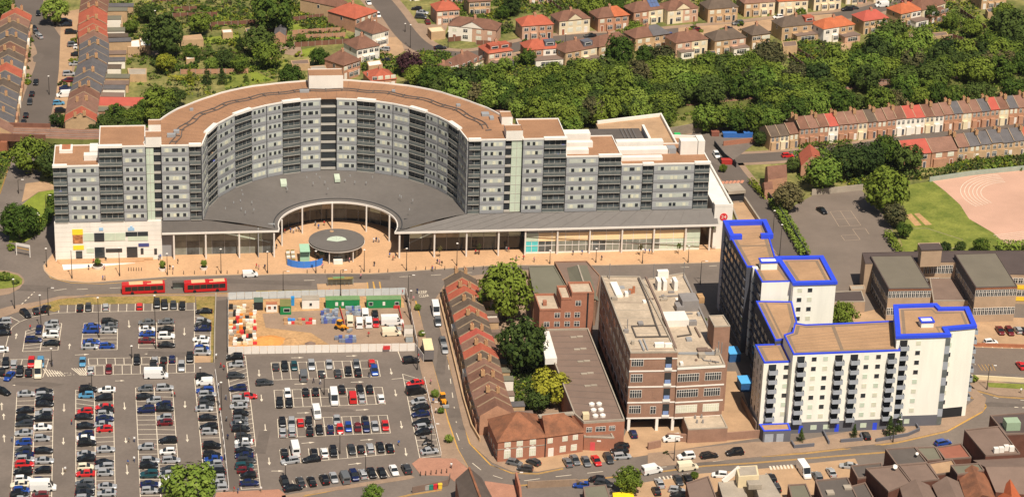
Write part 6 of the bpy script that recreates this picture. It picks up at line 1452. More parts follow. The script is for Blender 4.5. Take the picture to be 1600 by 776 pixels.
def leaf_mat(name, c, c2):
    m = bpy.data.materials.new(name); m.use_nodes = True; n = m.node_tree.nodes; L = m.node_tree.links; b = n['Principled BSDF']
    b.inputs['Roughness'].default_value = .75; b.inputs['Specular IOR Level'].default_value = .12
    geo = n.new('ShaderNodeNewGeometry'); t = n.new('ShaderNodeTexNoise'); t.inputs['Scale'].default_value = .55; t.inputs['Detail'].default_value = 3
    L.new(geo.outputs['Position'], t.inputs['Vector'])
    oi = n.new('ShaderNodeObjectInfo'); ma = n.new('ShaderNodeMath'); ma.operation = 'MULTIPLY_ADD'; ma.inputs[1].default_value = .55; ma.inputs[2].default_value = -.27
    L.new(oi.outputs['Random'], ma.inputs[0]); ad = n.new('ShaderNodeMath'); L.new(t.outputs['Fac'], ad.inputs[0]); L.new(ma.outputs[0], ad.inputs[1])
    r = n.new('ShaderNodeValToRGB'); e = r.color_ramp.elements; e[0].position = .28; e[1].position = .74; e[0].color = (*c, 1); e[1].color = (*c2, 1)
    L.new(ad.outputs[0], r.inputs['Fac']); L.new(r.outputs['Color'], b.inputs['Base Color'])
    MATS[name] = m
    return m
LEAF = {'g': leaf_mat('green_leaf', (.040, .072, .009), (.140, .180, .022)), 'y': leaf_mat('yellow_green_leaf', (.12, .145, .012), (.27, .255, .025)), 'd': leaf_mat('dark_leaf', (.024, .043, .009), (.070, .098, .018)),
        'p': leaf_mat('purple_leaf', (.030, .012, .014), (.055, .022, .026)), 'l': leaf_mat('light_green_leaf', (.085, .14, .018), (.19, .245, .038)), 'o': leaf_mat('olive_leaf', (.05, .055, .02), (.12, .10, .04))}
M_bark = mat('bark', (.06, .045, .03), .95, .2, 2)
def crown_mesh(seed, n_cl=78, per=38, cone=False, flat=1.0, leaf=.085):
    rnd = random.Random(seed); mb = MB(); cl = []
    for i in range(n_cl):
        while True:
            v = Vector((rnd.uniform(-1, 1), rnd.uniform(-1, 1), rnd.uniform(-1, 1)))
            if .05 < v.length < 1: break
        v = v.normalized() * (.45 + .5 * rnd.random() ** .6)
        r = rnd.uniform(.17, .34)
        if cone:
            h = rnd.random() ** 1.3; v = Vector((v.x, v.y, 0)).normalized() * (1 - h) * rnd.uniform(.3, .85) + V(0, 0, -1 + 2.3 * h); r = .12 + .22 * (1 - h)
        else: v.z *= .82 * flat; v.x *= rnd.uniform(.88, 1.12)
        cl.append((v, r))
    for v, r in cl:
        for k in range(per):
            o = Vector((rnd.gauss(0, 1), rnd.gauss(0, 1), rnd.gauss(0, 1))).normalized() * (r * (.55 + .5 * rnd.random()))
            c = v + o; nrm = (o.normalized() * .8 + v * .5 + Vector((rnd.uniform(-.5, .5), rnd.uniform(-.5, .5), rnd.uniform(-.1, .6)))).normalized()
            t = nrm.cross(Vector((rnd.uniform(-1, 1), rnd.uniform(-1, 1), rnd.uniform(-1, 1)))).normalized(); u = nrm.cross(t); s = leaf * rnd.uniform(.6, 1.25)
            mb.add([c + t * s, c + u * (s * .7), c - t * s, c - u * (s * .7)], [(0, 1, 2, 3)])
    return mb.mesh('crown', LEAF['g'])
def trunk_mesh(seed):
    rnd = random.Random(seed); mb = MB(); mb.tube((0, 0, -1.9), (0, 0, -.5), .09, .06, 7)
    for k in range(5):
        a = rnd.uniform(0, 6.28); mb.tube((0, 0, -.85 + .1 * k), (math.cos(a) * .5, math.sin(a) * .5, -.1 + .12 * k), .04, .015, 5)
    return mb.mesh('trunk', M_bark)
CROWNS = [crown_mesh(s) for s in (1, 2, 3, 4)] + [crown_mesh(5, 88, 38, flat=1.2), crown_mesh(6, 64, 42)]
CONES = [crown_mesh(11, 60, 26, cone=True, leaf=.075), crown_mesh(12, 50, 26, cone=True, leaf=.075)]
BUSH = [crown_mesh(21, 18, 34, flat=.8, leaf=.13), crown_mesh(22, 14, 40, flat=.7, leaf=.14)]
TRUNKS = [trunk_mesh(31), trunk_mesh(32)]
ntree = [0]
def tree(x, y, r_px, kind='g', label=None, group=None, tall=1.0, cone=False, z=0.0, cat='tree'):
    """x,y: pixel of the crown's centre; r_px: its half width in the photograph"""
    ntree[0] += 1; i = ntree[0]
    p0 = G(x, y, 4); r = r_px / ppm(p0); r *= 1.12; hc = z + r * (1.12 if not cone else 1.12) * tall
    p = G(x, y, hc); e = empty('conifer' if cone else ('tree' if r > 1.2 else 'young_tree'), V(p.x, p.y, z), label, cat, group)
    m_ = LEAF[kind]; rz = random.uniform(0, 6.28); me = random.choice(CONES if cone else CROWNS)
    c = inst('crown', me, e, (0, 0, hc - z), rz, (r, r, r * (1.0 * tall if not cone else 1.15)), [m_])
    inst('trunk', TRUNKS[i % 2], e, (0, 0, hc - z), rz, (r, r, (hc - z) / 1.85), None)
    return e
def bush(x, y, r_px, kind, label, group, sq=.8):
    p0 = G(x, y, .8); r = r_px / ppm(p0); p = G(x, y, r * .6)
    o = inst('shrub', random.choice(BUSH), None, V(p.x, p.y, r * .5), random.uniform(0, 6.28), (r, r, r * sq), [LEAF[kind]])
    return tag(o, label, 'shrub', group)
for x, y, r, k, lab, kw in ((48, 240, 27, 'g', 'large round tree beside the left road below the bridge', {}), (30, 342, 27, 'g', 'tree on the verge left of the long building', {}), (86, 252, 26, 'd', 'broad dark tree left of the lowest wing', {}), (62, 225, 12, 'l', 'small pale tree by the bridge end', {}),
        (255, 52, 27, 'd', 'tall dark evergreen in the upper left gardens', dict(tall=1.2)), (428, 16, 30, 'g', 'big spreading tree at the top left of centre', {}), (405, 62, 22, 'd', 'dark tree in the middle top gardens', {}), (415, 84, 20, 'g', 'tree above the green lawns left of the crescent top', {}),
        (258, 98, 14, 'y', 'golden yellow tree below the dark evergreen', dict(tall=1.1)), (455, 118, 18, 'g', 'round tree just behind the crescent parapet', {}), (499, 88, 14, 'g', 'small round tree beside the patio garden', {}), (313, 35, 16, 'g', 'round garden tree on the upper left lawn', {}),
        (640, 97, 18, 'p', 'dark purple-leaved tree at the street bend', {}), (790, 450, 37, 'g', 'large tree between the side-street terrace and the plaza road', dict(tall=1.15)), (816, 535, 34, 'd', 'large dark tree behind the side-street terrace', dict(tall=1.25)), (858, 602, 28, 'y', 'yellow-green tree beside the long low roof', {}), (842, 625, 18, 'd', 'dark green tree below the yellow-green one', {}),
        (300, 762, 40, 'l', 'leafy tree at the bottom edge of the car park', {}), (583, 768, 14, 'l', 'small round tree at the bottom edge by the bus lane', {}), (982, 748, 20, 'g', 'street tree by the lower road among parked cars', dict(tall=1.1)), (1085, 741, 6, 'g', 'little tree in the yard behind the shops', {}),
        (1318, 490, 20, 'g', 'tree in the courtyard behind the white flats', {}), (1288, 268, 26, 'l', 'leftmost tree of the clump above the playground', {}), (1322, 252, 26, 'd', 'second dark tree of the clump above the playground', {}), (1356, 245, 24, 'd', 'third dark tree of the clump above the playground', {}), (1384, 232, 22, 'g', 'upper right tree of the clump above the playground', {}),
        (1421, 246, 21, 'd', 'dark tree at the corner of the short terrace', {}), (1386, 292, 30, 'g', 'big tree between playground and sports field', dict(tall=1.15)), (1399, 334, 18, 'o', 'brownish tree at the edge of the playground', {}), (1412, 358, 12, 'g', 'small tree at the corner of the sports field', {}),
        (1232, 306, 21, 'o', 'mixed-leaf tree beside the brick house and playground', {}), (1239, 256, 11, 'd', 'small dark tree by the lane bend', {}), (1477, 386, 9, 'd', 'small dark tree left of three by the school', {}), (1501, 384, 8, 'd', 'middle small tree of three by the school', {}), (1534, 382, 12, 'g', 'right small tree of three by the school', {}), (1188, 215, 11, 'd', 'dark tree at the service yard corner', {}),
        (1130, 262, 6, 'g', 'slim young tree on the service yard fence', {}), (992, 47, 14, 'g', 'tree in front of the solar-panelled house', {}), (968, 82, 22, 'g', 'tall tree hiding a semi-detached pair', dict(tall=1.3)), (1010, 85, 16, 'g', 'rounded tree before the brown and grey roof', {}), (1036, 88, 18, 'o', 'olive tree between the houses and the wood', {}),
        (1203, 84, 22, 'o', 'olive tree at the left of the dark-roofed dormer pair', {}), (1393, 52, 24, 'd', 'dark tree below the bright red roof', {}), (1486, 32, 12, 'g', 'round tree near the cream house at upper right', {}), (1520, 42, 14, 'g', 'tree in the upper right garden lanes', {}), (1580, 40, 30, 'd', 'large dark tree at the upper right edge', {}), (1570, 22, 18, 'g', 'tree near the top right corner', {}),
        (800, 8, 14, 'd', 'dark tree at the top centre between houses', {}), (825, 88, 12, 'g', 'round tree beside the white extension near the wood', {}), (790, 100, 11, 'l', 'pale tree left of the white extension', {}), (868, 108, 12, 'd', 'dark tree right of the white extension', {}), (745, 32, 11, 'g', 'garden tree right of the street bend', {}), (770, 50, 9, 'l', 'pale small tree behind the pink leftmost pair', {}), (1455, 20, 12, 'd', 'dark tree above the upper right lanes', {}), (1545, 62, 15, 'g', 'tree at the lower end of the right lanes', {}), (470, 60, 8, 'g', 'small tree between the fenced gardens', {}), (230, 20, 14, 'd', 'dark tree behind the top of the left terrace', {}), (205, 40, 10, 'g', 'small tree behind the left terrace yards', {}), (350, 90, 13, 'd', 'dark rounded tree in the middle gardens', {}), (330, 100, 10, 'l', 'pale tree in the middle gardens', {}), (300, 82, 12, 'g', 'green tree beside the small white shed', {}), (375, 98, 13, 'g', 'green tree above the red garden fence', {}), (785, 18, 10, 'g', 'small tree right of the top red roof', {}), (925, 8, 18, 'g', 'tree at the top edge above the back street', {}), (960, 12, 16, 'g', 'second tree at the top edge above the back street', {}), (1195, 78, 12, 'd', 'small dark tree beside the olive tree', {}), (1252, 20, 8, 'g', 'small front garden tree by the cream pair', {}), (85, 15, 20, 'l', 'leafy tree on the street at the top left', {}), (8, 10, 16, 'g', 'tree at the top left corner behind the terrace', {})):
    tree(x, y, r, k, lab, **kw)
for x, y, r, k, lab in ((297, 118, 10, 'y', 'golden conifer, left one of three in the garden row'), (323, 118, 11, 'd', 'dark conifer, middle one of three in the garden row'), (347, 120, 10, 'd', 'dark conifer, right one of three in the garden row'), (385, 122, 6, 'g', 'small conifer near the crescent roof edge'),
        (1252, 680, 8, 'd', 'pointed shrub tree in the bed by the garages'), (1335, 674, 8, 'd', 'pointed shrub tree left of the black forecourt car'), (1391, 668, 12, 'd', 'tall conifer, left of the pair at the flats'), (1405, 662, 10, 'd', 'tall conifer, right of the pair at the flats'), (375, 68, 9, 'd', 'slim dark conifer above the lawns')):
    tree(x, y, r, k, lab, cone=True)
for x, y, r, lab in ((652.6, 479, 5, 'nearest the plaza road'), (659, 520, 5, 'beside the cream-topped lorry'), (680, 614, 6, 'by the yellow digger'), (689, 640, 5, 'below the yellow digger'), (701.6, 684, 6.5, 'above the brick paving')):
    tree(x, y, r, 'l', 'young street tree on the side street ' + lab, 'young street trees')
# the belt of trees along the railway
poly = [(640, 118), (700, 112), (760, 118), (800, 128), (830, 128), (880, 112), (930, 104), (1000, 104), (1090, 100), (1180, 92), (1245, 116), (1290, 96), (1330, 76), (1400, 62), (1470, 74), (1530, 84), (1600, 60), (1640, 60), (1640, 138), (1560, 143), (1480, 150), (1400, 158), (1300, 170), (1240, 176), (1190, 194), (1040, 186), (940, 182), (890, 196), (850, 190), (790, 172), (740, 158), (690, 140)]
def inside(x, y):
    c = False
    for i in range(len(poly)):
        (x0, y0), (x1, y1) = poly[i - 1], poly[i]
        if (y0 > y) != (y1 > y) and x < (x1 - x0) * (y - y0) / (y1 - y0) + x0: c = not c
    return c
def rail_y(x):
    for i in range(len(RL) - 1):
        if RL[i][0] <= x <= RL[i + 1][0]: return lerp(RL[i][1], RL[i + 1][1], (x - RL[i][0]) / (RL[i + 1][0] - RL[i][0]))
    return 0
TW_ = {'g': 'green', 'd': 'dark green', 'o': 'olive', 'l': 'pale green', 'y': 'golden', 'p': 'purple'}
rnd = random.Random(5); y = 58; row = 0
while y < 200:
    x = 640 + (row % 2) * 14; nb = 0
    while x < 1640:
        xx, yy = x + rnd.uniform(-7, 7), y + rnd.uniform(-4, 4)
        gapy = rail_y(xx) - yy
        open_ = (1040 < xx < 1180 or 1310 < xx < 1405 or 1480 < xx) and -27 < gapy < 4
        if inside(xx, yy) and not open_:
            k = rnd.choices('gdol', (5.5, 2.2, .6, 2.6))[0]
            nb += 1
            tree(xx, yy, rnd.uniform(15, 23), k, '%s tree in the railway belt, %s from the left in its %s row back' % (TW_[k], ordn(nb - 1), ordn(row)), 'railway tree belt', tall=rnd.uniform(.85, 1.2))
        x += 27
    y += 12.5; row += 1
for x, y, r, k in sorted(((182, 178, 17, 'g'), (206, 184, 15, 'g'), (160, 192, 14, 'd'), (224, 172, 15, 'g'), (248, 158, 24, 'g'), (262, 172, 16, 'd'), (240, 178, 14, 'g'), (190, 196, 14, 'd'), (88, 186, 10, 'd'), (105, 188, 11, 'g'), (120, 186, 11, 'l'), (140, 190, 11, 'g'), (275, 150, 14, 'd'), (150, 205, 13, 'd'), (170, 205, 13, 'd'), (210, 200, 12, 'g'))):
    nw_ = globals().get('nw_', 0) + 1; tree(x, y, r, k, '%s tree in the clump behind the left wing, %s as one moves right' % (TW_[k], ordn(nw_ - 1)), 'trees behind the left wing')
for nq_, (x, y, r) in enumerate(((672, 122, 18), (700, 128, 18), (655, 118, 14), (725, 122, 16), (745, 130, 17), (760, 145, 16), (1560, 75, 18), (1600, 95, 20))): tree(x, y, r, 'g', 'green tree filling the end of the railway belt, %s from the left' % ordn(nq_), 'railway tree belt')
# ---------------------------------------------------------------- gardens: lawns, fences, shrubs
for i, a in enumerate(((456,6, 478,4, 500,24, 512,36, 458,32), (448,40, 530,32, 532,42, 452,50), (456,56, 540,54, 545,60, 460,64), (470,78, 492,74, 500,84, 474,90), (405,98, 450,96, 448,112, 400,112), (380,115, 400,112, 430,126, 390,132), (330,22, 372,20, 380,34, 335,36), (275,105, 310,100, 312,112, 280,114), (345,118, 392,116, 394,134, 352,138), (1250,85, 1268,92, 1270,112, 1258,112), (1228,82, 1240,80, 1270,114, 1262,116), (1440,62, 1470,44, 1480,60, 1452,80), (1530,22, 1560,38, 1545,48, 1515,34), (852,8, 872,6, 876,18, 858,20), (1330,255, 1350,250, 1354,258, 1334,262),
        (290,62, 372,54, 380,66, 300,70), (300,24, 332,20, 336,32, 302,36), (1300,75, 1320,72, 1330,92, 1306,94), (826,598, 842,594, 842,600, 828,604))):
    flat('garden_lawn', .02 + .001 * i, M_lawn if i % 4 else M_grass, *a)
for i, a in enumerate(((470,16, 505,12, 512,20, 480,24), (430,70, 470,74, 474,90, 440,84), (560,60, 625,58, 632,80, 600,100, 575,90), (640,36, 700,40, 690,62, 660,56), (800,70, 860,64, 940,60, 930,70, 800,84), (660,120, 700,110, 740,96, 720,120), (96,20, 128,14, 118,60, 104,178, 84,180, 92,110), (200,80, 260,76, 262,84, 200,90), (1060,44, 1160,36, 1220,28, 1300,22, 1310,40, 1160,52, 1060,58), (1400,60, 1460,40, 1500,60, 1490,80, 1430,72), (1310,70, 1330,66, 1332,82, 1316,84), (1228,88, 1246,84, 1270,112, 1262,118))):
    flat('paved_yard', .045 + .001 * i, M_paving if i % 2 else M_tan, *a)
fences = ((434,56, 532,50), (436,64, 540,58), (460,74, 546,68), (457,34, 520,27), (400,46, 432,54), (282,116, 388,115), (272,18, 308,17), (238,3, 272,2), (329,42, 372,40), (372,40, 400,38), (270,28, 340,26), (321,36, 331,50), (1232,88, 1268,118), (1246,82, 1290,110), (1480,66, 1530,84), (1488,60, 1536,78), (1500,20, 1540,48), (1150,92, 1164,104), (858,6, 878,20), (700,66, 740,62), (744,70, 800,74))
for i, a in enumerate(fences):
    f = empty('garden_fence', G(a[0], a[1]), None, 'fence', 'garden fences'); f['label'] = 'brown panel fence between back gardens, %s from the left' % ordn(sorted(q_[0] for q_ in fences).index(a[0]))
    p = px(*a); L = (p[1] - p[0]).length; n = max(2, int(L / 2.4))
    for k in range(n):
        MB().wall([lerp(p[0], p[1], (k + .03) / n), lerp(p[0], p[1], (k + .97) / n)], .08, .05, 1.75 + .06 * (k % 2)).build('fence_panel', M_walls['b'] if i in (5, 0, 1) else M_rust, f)
        MB().obox(lerp(p[0], p[1], k / n), V(1, 0), V(0, 1), .07, .07, 1.9).build('post', M_concrete, f)
rnd = random.Random(9)
zones = ((270,60, 400,110, 34), (290,75, 395,110, 20), (200,85, 300,130, 16), (395,30, 470,120, 22), (270,5, 420,30, 14), (540,50, 600,110, 8), (660,80, 700,110, 14), (655,100, 690,120, 8), (1225,60, 1300,120, 16), (1430,40, 1560,90, 26), (800,62, 940,75, 8), (1050,36, 1200,50, 8), (770,560, 860,640, 10), (140,185, 200,196, 8), (1250,225, 1440,245, 26), (40,60, 46,150, 12), (1490,245, 1600,262, 16), (800,30, 900,40, 6), (1300,30, 1500,70, 12))
ZN = ['in the lawn gardens left of the crescent top', 'in the hedge rows above the conifers', 'behind the grey slate terrace', 'in the fenced gardens above the crescent', 'in the allotments at the top left', 'round the white houses', 'in the bend garden by the purple tree', 'below the purple tree garden', 'in the gardens below the red dormer pair',
      'in the upper right lane gardens', 'on the back street fronts at centre', 'on the back street fronts further right', 'behind the side-street terrace', 'along the railway by the left terrace', 'under the trees above the playground', 'in the left terrace front gardens', 'behind the short terrace extensions', 'behind the cream gabled pair', 'around the orange-roofed house']
for (x0, y0, x1, y1, n) in zones:
    zn = globals().get('zn', 0) + 1; bx = sorted((rnd.uniform(x0, x1), rnd.uniform(y0, y1), rnd.uniform(3, 8), rnd.choice('gglldyo')) for k in range(n))
    for k, (x, y, r_, c_) in enumerate(bx): bush(x, y, r_, c_, '%s shrub %s, %s from the left' % (TW_[c_], ZN[zn - 1], ordn(k)), 'garden shrubs')
for x, y, r, k, lab in ((675, 92, 9, 'l', 'pale round shrub right of the purple tree'), (668, 86, 8, 'l', 'second pale shrub right of the purple tree'), (627, 112, 7, 'l', 'pale shrub below the purple tree'), (1318, 648, 5, 'g', 'low shrub in the flats forecourt'), (1520, 590, 10, 'g', 'rounded shrub at the corner of the white flats'), (8, 430, 13, 'g', 'shrub bed on the roundabout'), (24, 440, 7, 'd', 'small dark shrub on the roundabout'), (55, 335, 12, 'l', 'pale round bush on the verge'), (18, 385, 9, 'g', 'bush beside the height barrier'), (1100, 498, 7, 'g', 'self-sown shrub behind the office plant'), (731, 615, 5, 'g', 'clipped shrub before the side-street houses'), (1041, 706, 5, 'o', 'orange potted shrub by the gate wall'), (116, 62, 6, 'y', 'yellow shrub on the terrace drives'), (115, 95, 9, 'y', 'long golden hedge shrub on the drives'), (98, 130, 8, 'd', 'dark clipped hedge shrub on the drives')):
    bush(x, y, r, k, lab, None)
def hedge(name, label, w, h, kind, *a):
    """clipped hedge: leaves packed through a long box"""
    p = px(*a); mb = MB(); r_ = random.Random(len(label))
    for i in range(len(p) - 1):
        d = p[i + 1] - p[i]; L = d.length; d = d / L; q = V(-d.y, d.x)
        for k in range(int(L * w * 14)):
            s_, t_, u_ = r_.uniform(0, L), r_.uniform(-1, 1), r_.random() ** .5
            c = p[i] + d * s_ + q * (t_ * w / 2) + V(0, 0, .1 + u_ * h)
            n_ = Vector((r_.gauss(0, 1), r_.gauss(0, 1), abs(r_.gauss(0, 1)) + .4)).normalized(); t = n_.cross(Vector((r_.uniform(-1, 1), r_.uniform(-1, 1), .3))).normalized(); u = n_.cross(t); z = r_.uniform(.2, .38)
            mb.add([c + t * z, c + u * z, c - t * z, c - u * z], [(0, 1, 2, 3)])
    return tag(mb.build(name, LEAF[kind]), label, 'hedge')
hedge('hedge', 'long clipped hedge between the service road and playground', 3.4, 2.0, 'l', 1206,318, 1222,340, 1238,366, 1258,402)
hedge('hedge', 'yellowish hedge above the brick house by the service road', 2.0, 1.8, 'y', 1172,286, 1186,302, 1196,312)
hedge('hedge', 'dark hedge behind the running track', 2.4, 3.0, 'd', 1412,281, 1452,279, 1500,272)
hedge('hedge', 'hedge between the playground and sports field', 2.5, 2.0, 'g', 1385,368, 1398,388, 1406,398)
hedge('hedge', 'leafy hedge at the right edge beside the track', 4, 2.4, 'l', 1558,391, 1640,388)
hedge('hedge', 'clipped verge hedge beside the left road', 3.0, 1.2, 'g', 52,368, 72,350, 80,330, 82,308)
for lab, k, a in (('hedge row above the three conifers', 'g', (272,112, 310,108)), ('long hedge across the middle lawns', 'd', (286,92, 360,86)), ('golden hedge in the middle gardens', 'y', (262,126, 292,128)), ('hedge below the allotment sheds', 'g', (330,70, 400,66)), ('hedge beside the fenced gardens', 'l', (455,40, 452,66)), ('hedge at the left edge of the top lawn', 'd', (440,4, 455,36)), ('tall hedge behind the leftmost red-roofed pair', 'd', (805,52, 862,46)),
        ('hedge in front of the brick pair with half red roof', 'g', (962,54, 990,52)), ('hedge behind the orange-roofed house lane', 'g', (1440,84, 1480,62)), ('hedge along the far right lane', 'l', (1490,30, 1530,52)), ('hedge before the long far terrace', 'g', (1250,232, 1330,226)), ('hedge behind the grey slate houses', 'd', (236,100, 262,120)), ('hedge below the red outbuilding', 'g', (150,178, 215,182)), ('hedge between lawns left of the crescent', 'g', (395,112, 440,104))):
    hedge('hedge', lab, 1.6, 1.8, k, *a)
fn = MB().wall(px(1192,300, 1212,326, 1232,356, 1256,396, 1264,412), .25, 0, 2.2).build('dark_fence', mat('black_fence', (.03, .03, .035), .8, .1, 1)); tag(fn, 'dark fence along the playground side of the clipped hedge', 'fence')
fn = MB().wall(px(1452,284, 1520,274, 1640,262), .3, 0, 1.6).build('track_wall', M_glass2); tag(fn, 'pale green wall along the top of the running track', 'wall')
fn = MB().wall(px(1268,305, 1300,302, 1348,297), .25, 0, 2.0).build('playground_wall', M_concrete); tag(fn, 'pale concrete wall along the top of the playground', 'wall')
fn = MB().wall(px(1034,216, 1080,208, 1140,200, 1190,208), .3, 0, 3.2).build('yard_fence', mat('grey_timber', vs((130, 116, 100)), .9, .15, 1)); tag(fn, 'tall grey timber fence around the service yard', 'fence')
fn = MB().wall(px(1116,228, 1132,248, 1150,262), .2, 0, 1.8).build('yard_fence', mat('black_fence', (.03, .03, .035))); tag(fn, 'low dark fence beside the service yard cars', 'fence')
fn = MB().wall(px(1130,228, 1180,222), .3, 0, 1.6).build('brick_wall', M_warmbrick); tag(fn, 'red brick wall at the right of the service yard', 'wall')

# ================================================================ building compound in the car park
M_hoard = mat('white_hoarding', vs((226, 216, 204), 1.0), .7, .05, .4)
flat('compound_ground', .06, M_sand, 357,469, 633,461, 660,545, 357,552)
flat('compound_tarmac', .075, M_paving, 470,486, 632,480, 650,538, 520,542, 486,520, 415,512, 410,490)
def hoarding(label, a, h, n, m_=None):
    p = px(*a); e = empty('site_hoarding', p[0], label, 'hoarding', 'hoarding round the compound')
    for k in range(n):
        q0, q1 = lerp(p[0], p[1], (k + .02) / n), lerp(p[0], p[1], (k + .98) / n)
        MB().wall([q0, q1], .08, .05, h + .03 * (k % 2)).build('hoarding_panel', m_ or M_hoard, e)
hoarding('long white hoarding along the near side of the building compound', (356.5, 553.5, 648, 548), 2.3, 24)
hoarding('white hoarding along the right side of the building compound', (648, 548, 662, 566), 2.3, 3)
hoarding('white hoarding beside the side street pavement', (634, 461, 652, 545), 2.3, 16)
hoarding('white hoarding on the left side of the building compound', (356.5, 469, 356.5, 553), 2.3, 16)
hoarding('pale grey hoarding along the far side of the compound', (357, 468, 633, 460.5), 2.2, 22, mat('pale_hoarding', vs((176, 180, 180)), .7, .08, .6))
M_cabgreen = mat('cabin_green', (.015, .20, .06), .6, .08, .6); M_cabroof = mat('cabin_roof_green', srgb((112, 142, 96)), .7, .1, .8)
CU = (G(626, 483) - G(508, 485)).normalized(); CN = V(-CU.y, CU.x)
def cabin(label, x0, x1, y, h, dep, wm, rm, wins=(), cat='cabin', ribs=True):
    a, b = G(x0, y), G(x1, y - (x1 - x0) * .018); d = (b - a).normalized(); n = V(-d.y, d.x); L = (b - a).length
    e = empty('site_cabin', (a + b) / 2, label, cat)
    MB().obox((a + b) / 2 + n * (dep / 2) + V(0, 0, .1), d, n, L / 2, dep / 2, h).build('body', wm, e)
    MB().obox((a + b) / 2 + n * (dep / 2) + V(0, 0, h + .1), d, n, L / 2 + .05, dep / 2 + .05, .1).build('roof', rm, e)
    if ribs:
        for k in range(int(L / .6)): MB().obox(a + d * (.3 + k * .6) + n * (dep / 2) + V(0, 0, h + .2), d, n, .06, dep / 2, .06).build('roof_rib', rm, e)
    fr = face(a, b)
    for t, m_, w in wins: window(e, fr, L * t, 1.0, w, .9, m_)
    return e
cabin('long green site cabin, left one of two along the far hoarding', 509, 562, 482.5, 2.5, 2.6, M_cabgreen, M_cabroof, ((.32, M_trimwhite, .6), (.5, M_trimwhite, .4)))
cabin('long green site cabin with windows, right one along the far hoarding', 573, 626.5, 482, 2.5, 2.6, M_cabgreen, M_cabroof, ((.12, M_glass, 1.0), (.5, M_trimwhite, .5), (.88, M_glass, 1.0)))
cabin('cream site cabin with a dark door', 472, 499, 483, 2.6, 3.0, M_wcore, M_concrete, ((.5, M_glass, .7),), ribs=False)
e_ = cabin('small green store with open front doors', 438, 455, 492, 2.5, 4.5, M_cabgreen, mat('olive_roof', srgb((120, 118, 70)), .8, .1, .5), ((.6, M_shadowbox, 1.6),), ribs=False)
cabin('dark green open container by the stockpile', 397, 411, 485, 2.4, 3.0, M_shadowbox, mat('dark_green_roof', srgb((86, 104, 88)), .8, .1, .5), (), ribs=False)
cabin('row of small welfare units with red doors', 416, 433, 488, 2.3, 1.6, M_hoard, M_brick2, ((.3, M_brick, .8), (.8, M_glass, .6)), ribs=False)
cabin('blue portable toilet between the cabins', 455, 460, 478, 2.3, 1.2, mat('toilet_blue', (.03, .25, .55), .5, .05, 1), mat('toilet_blue', (.03, .25, .55)), (), 'toilet', False)
cabin('white gate hut at the corner of the compound', 631.5, 645, 526, 2.4, 2.0, M_hoard, M_concrete, (), 'hut', False)
cabin('grey store box near the compound gate corner', 634, 645, 535, 1.6, 1.6, mat('grey_store', srgb((150, 158, 160)), .6, .1, 1), M_concrete, (), 'box', False)
def crate_field(lab, x0, y0, x1, y1, nx, ny, mats_, h, grp, jit=.15, w=.55):
    for j in range(ny):
        for i in range(nx):
            if random.random() < .12: continue
            x = lerp(x0, x1, (i + .5) / nx) + random.uniform(-jit, jit) * 4; y = lerp(y0, y1, (j + .5) / ny) + random.uniform(-jit, jit) * 3
            p = G(x, y, .07); k = random.randrange(len(mats_)); hh = random.uniform(*h)
            e = empty('material_pallet', p, lab % (ordn(j), ordn(i)), 'pallet', grp)
            MB().obox(p, CU, CN, w, w * .85, .14).build('pallet_base', M_tan, e)
            MB().obox(p + V(0, 0, .14), CU, CN, w * random.uniform(.8, .98), w * .8, hh).build('load', mats_[k][1], e)
gm = [('grey', mat('shrink_wrap_grey', srgb((150, 156, 164)), .5, .25, 1.5)), ('grey', mat('shrink_wrap_dark', srgb((120, 126, 140)), .5, .2, 1.5)), ('blue', mat('wrap_blue', (.08, .11, .32), .5, .2, 1))]
crate_field('wrapped pallet in the big stack by the digger, %s row, %s across', 502, 486, 532, 507, 7, 5, gm, (.7, 1.2), 'wrapped pallets in the compound')
crate_field('wrapped pallet behind the parked vans, %s row, %s across', 541, 481, 562, 495, 6, 3, gm, (.7, 1.1), 'wrapped pallets in the compound')
crate_field('wrapped pallet in the near stack at the front hoarding, %s row, %s across', 518, 529, 556, 537, 7, 2, gm, (.8, 1.3), 'wrapped pallets in the compound')
cm = [('cream', M_cream), ('white', M_hoard), ('tan', M_stock), ('white', M_hoard), ('orange', mat('safety_orange', (.75, .22, .03), .6, .1, 1)), ('black', M_black), ('red', mat('barrier_red', (.6, .04, .04), .6, .1, 1)), ('grey', M_concrete), ('cream', M_cream)]
crate_field('building material pallet in the left stockpile, %s row, %s across', 359, 480, 400, 541, 8, 11, cm, (.4, 1.3), 'left stockpile in the compound', .25, .6)
crate_field('timber and sheeted pallet in the middle pile, %s row, %s across', 444, 498, 494, 509, 9, 2, [('tan', M_stock), ('blue', mat('tarp_blue', (.06, .26, .66), .6, .1, 1)), ('white', M_hoard), ('red', cm[6][1])], (.3, .9), 'middle pile in the compound', .2)
def heap(lab, x, y, rx, ry, h, m_):
    mb = MB(); c = G(x, y, .07); n = 18; rnd_ = random.Random(x)
    rings = [[c + CU * (rx * f * math.cos(t) * rnd_.uniform(.85, 1.1)) + CN * (ry * f * math.sin(t) * rnd_.uniform(.85, 1.1)) + V(0, 0, h * (1 - f) ** .8 * rnd_.uniform(.8, 1.1)) for t in [6.283 * i / n for i in range(n)]] for f in (1, .75, .5, .25)]
    vs_ = [p for r in rings for p in r] + [c + V(0, 0, h)]; fs = []
    for k in range(3):
        for i in range(n): fs.append((k * n + i, k * n + (i + 1) % n, (k + 1) * n + (i + 1) % n, (k + 1) * n + i))
    for i in range(n): fs.append((3 * n + i, 3 * n + (i + 1) % n, 4 * n))
    mb.add(vs_, fs); tag(mb.build('soil_heap', m_), lab, 'heap')
M_ochre = mat('orange_sand', srgb((206, 140, 76)), 1, .12, .6, fine=.1)
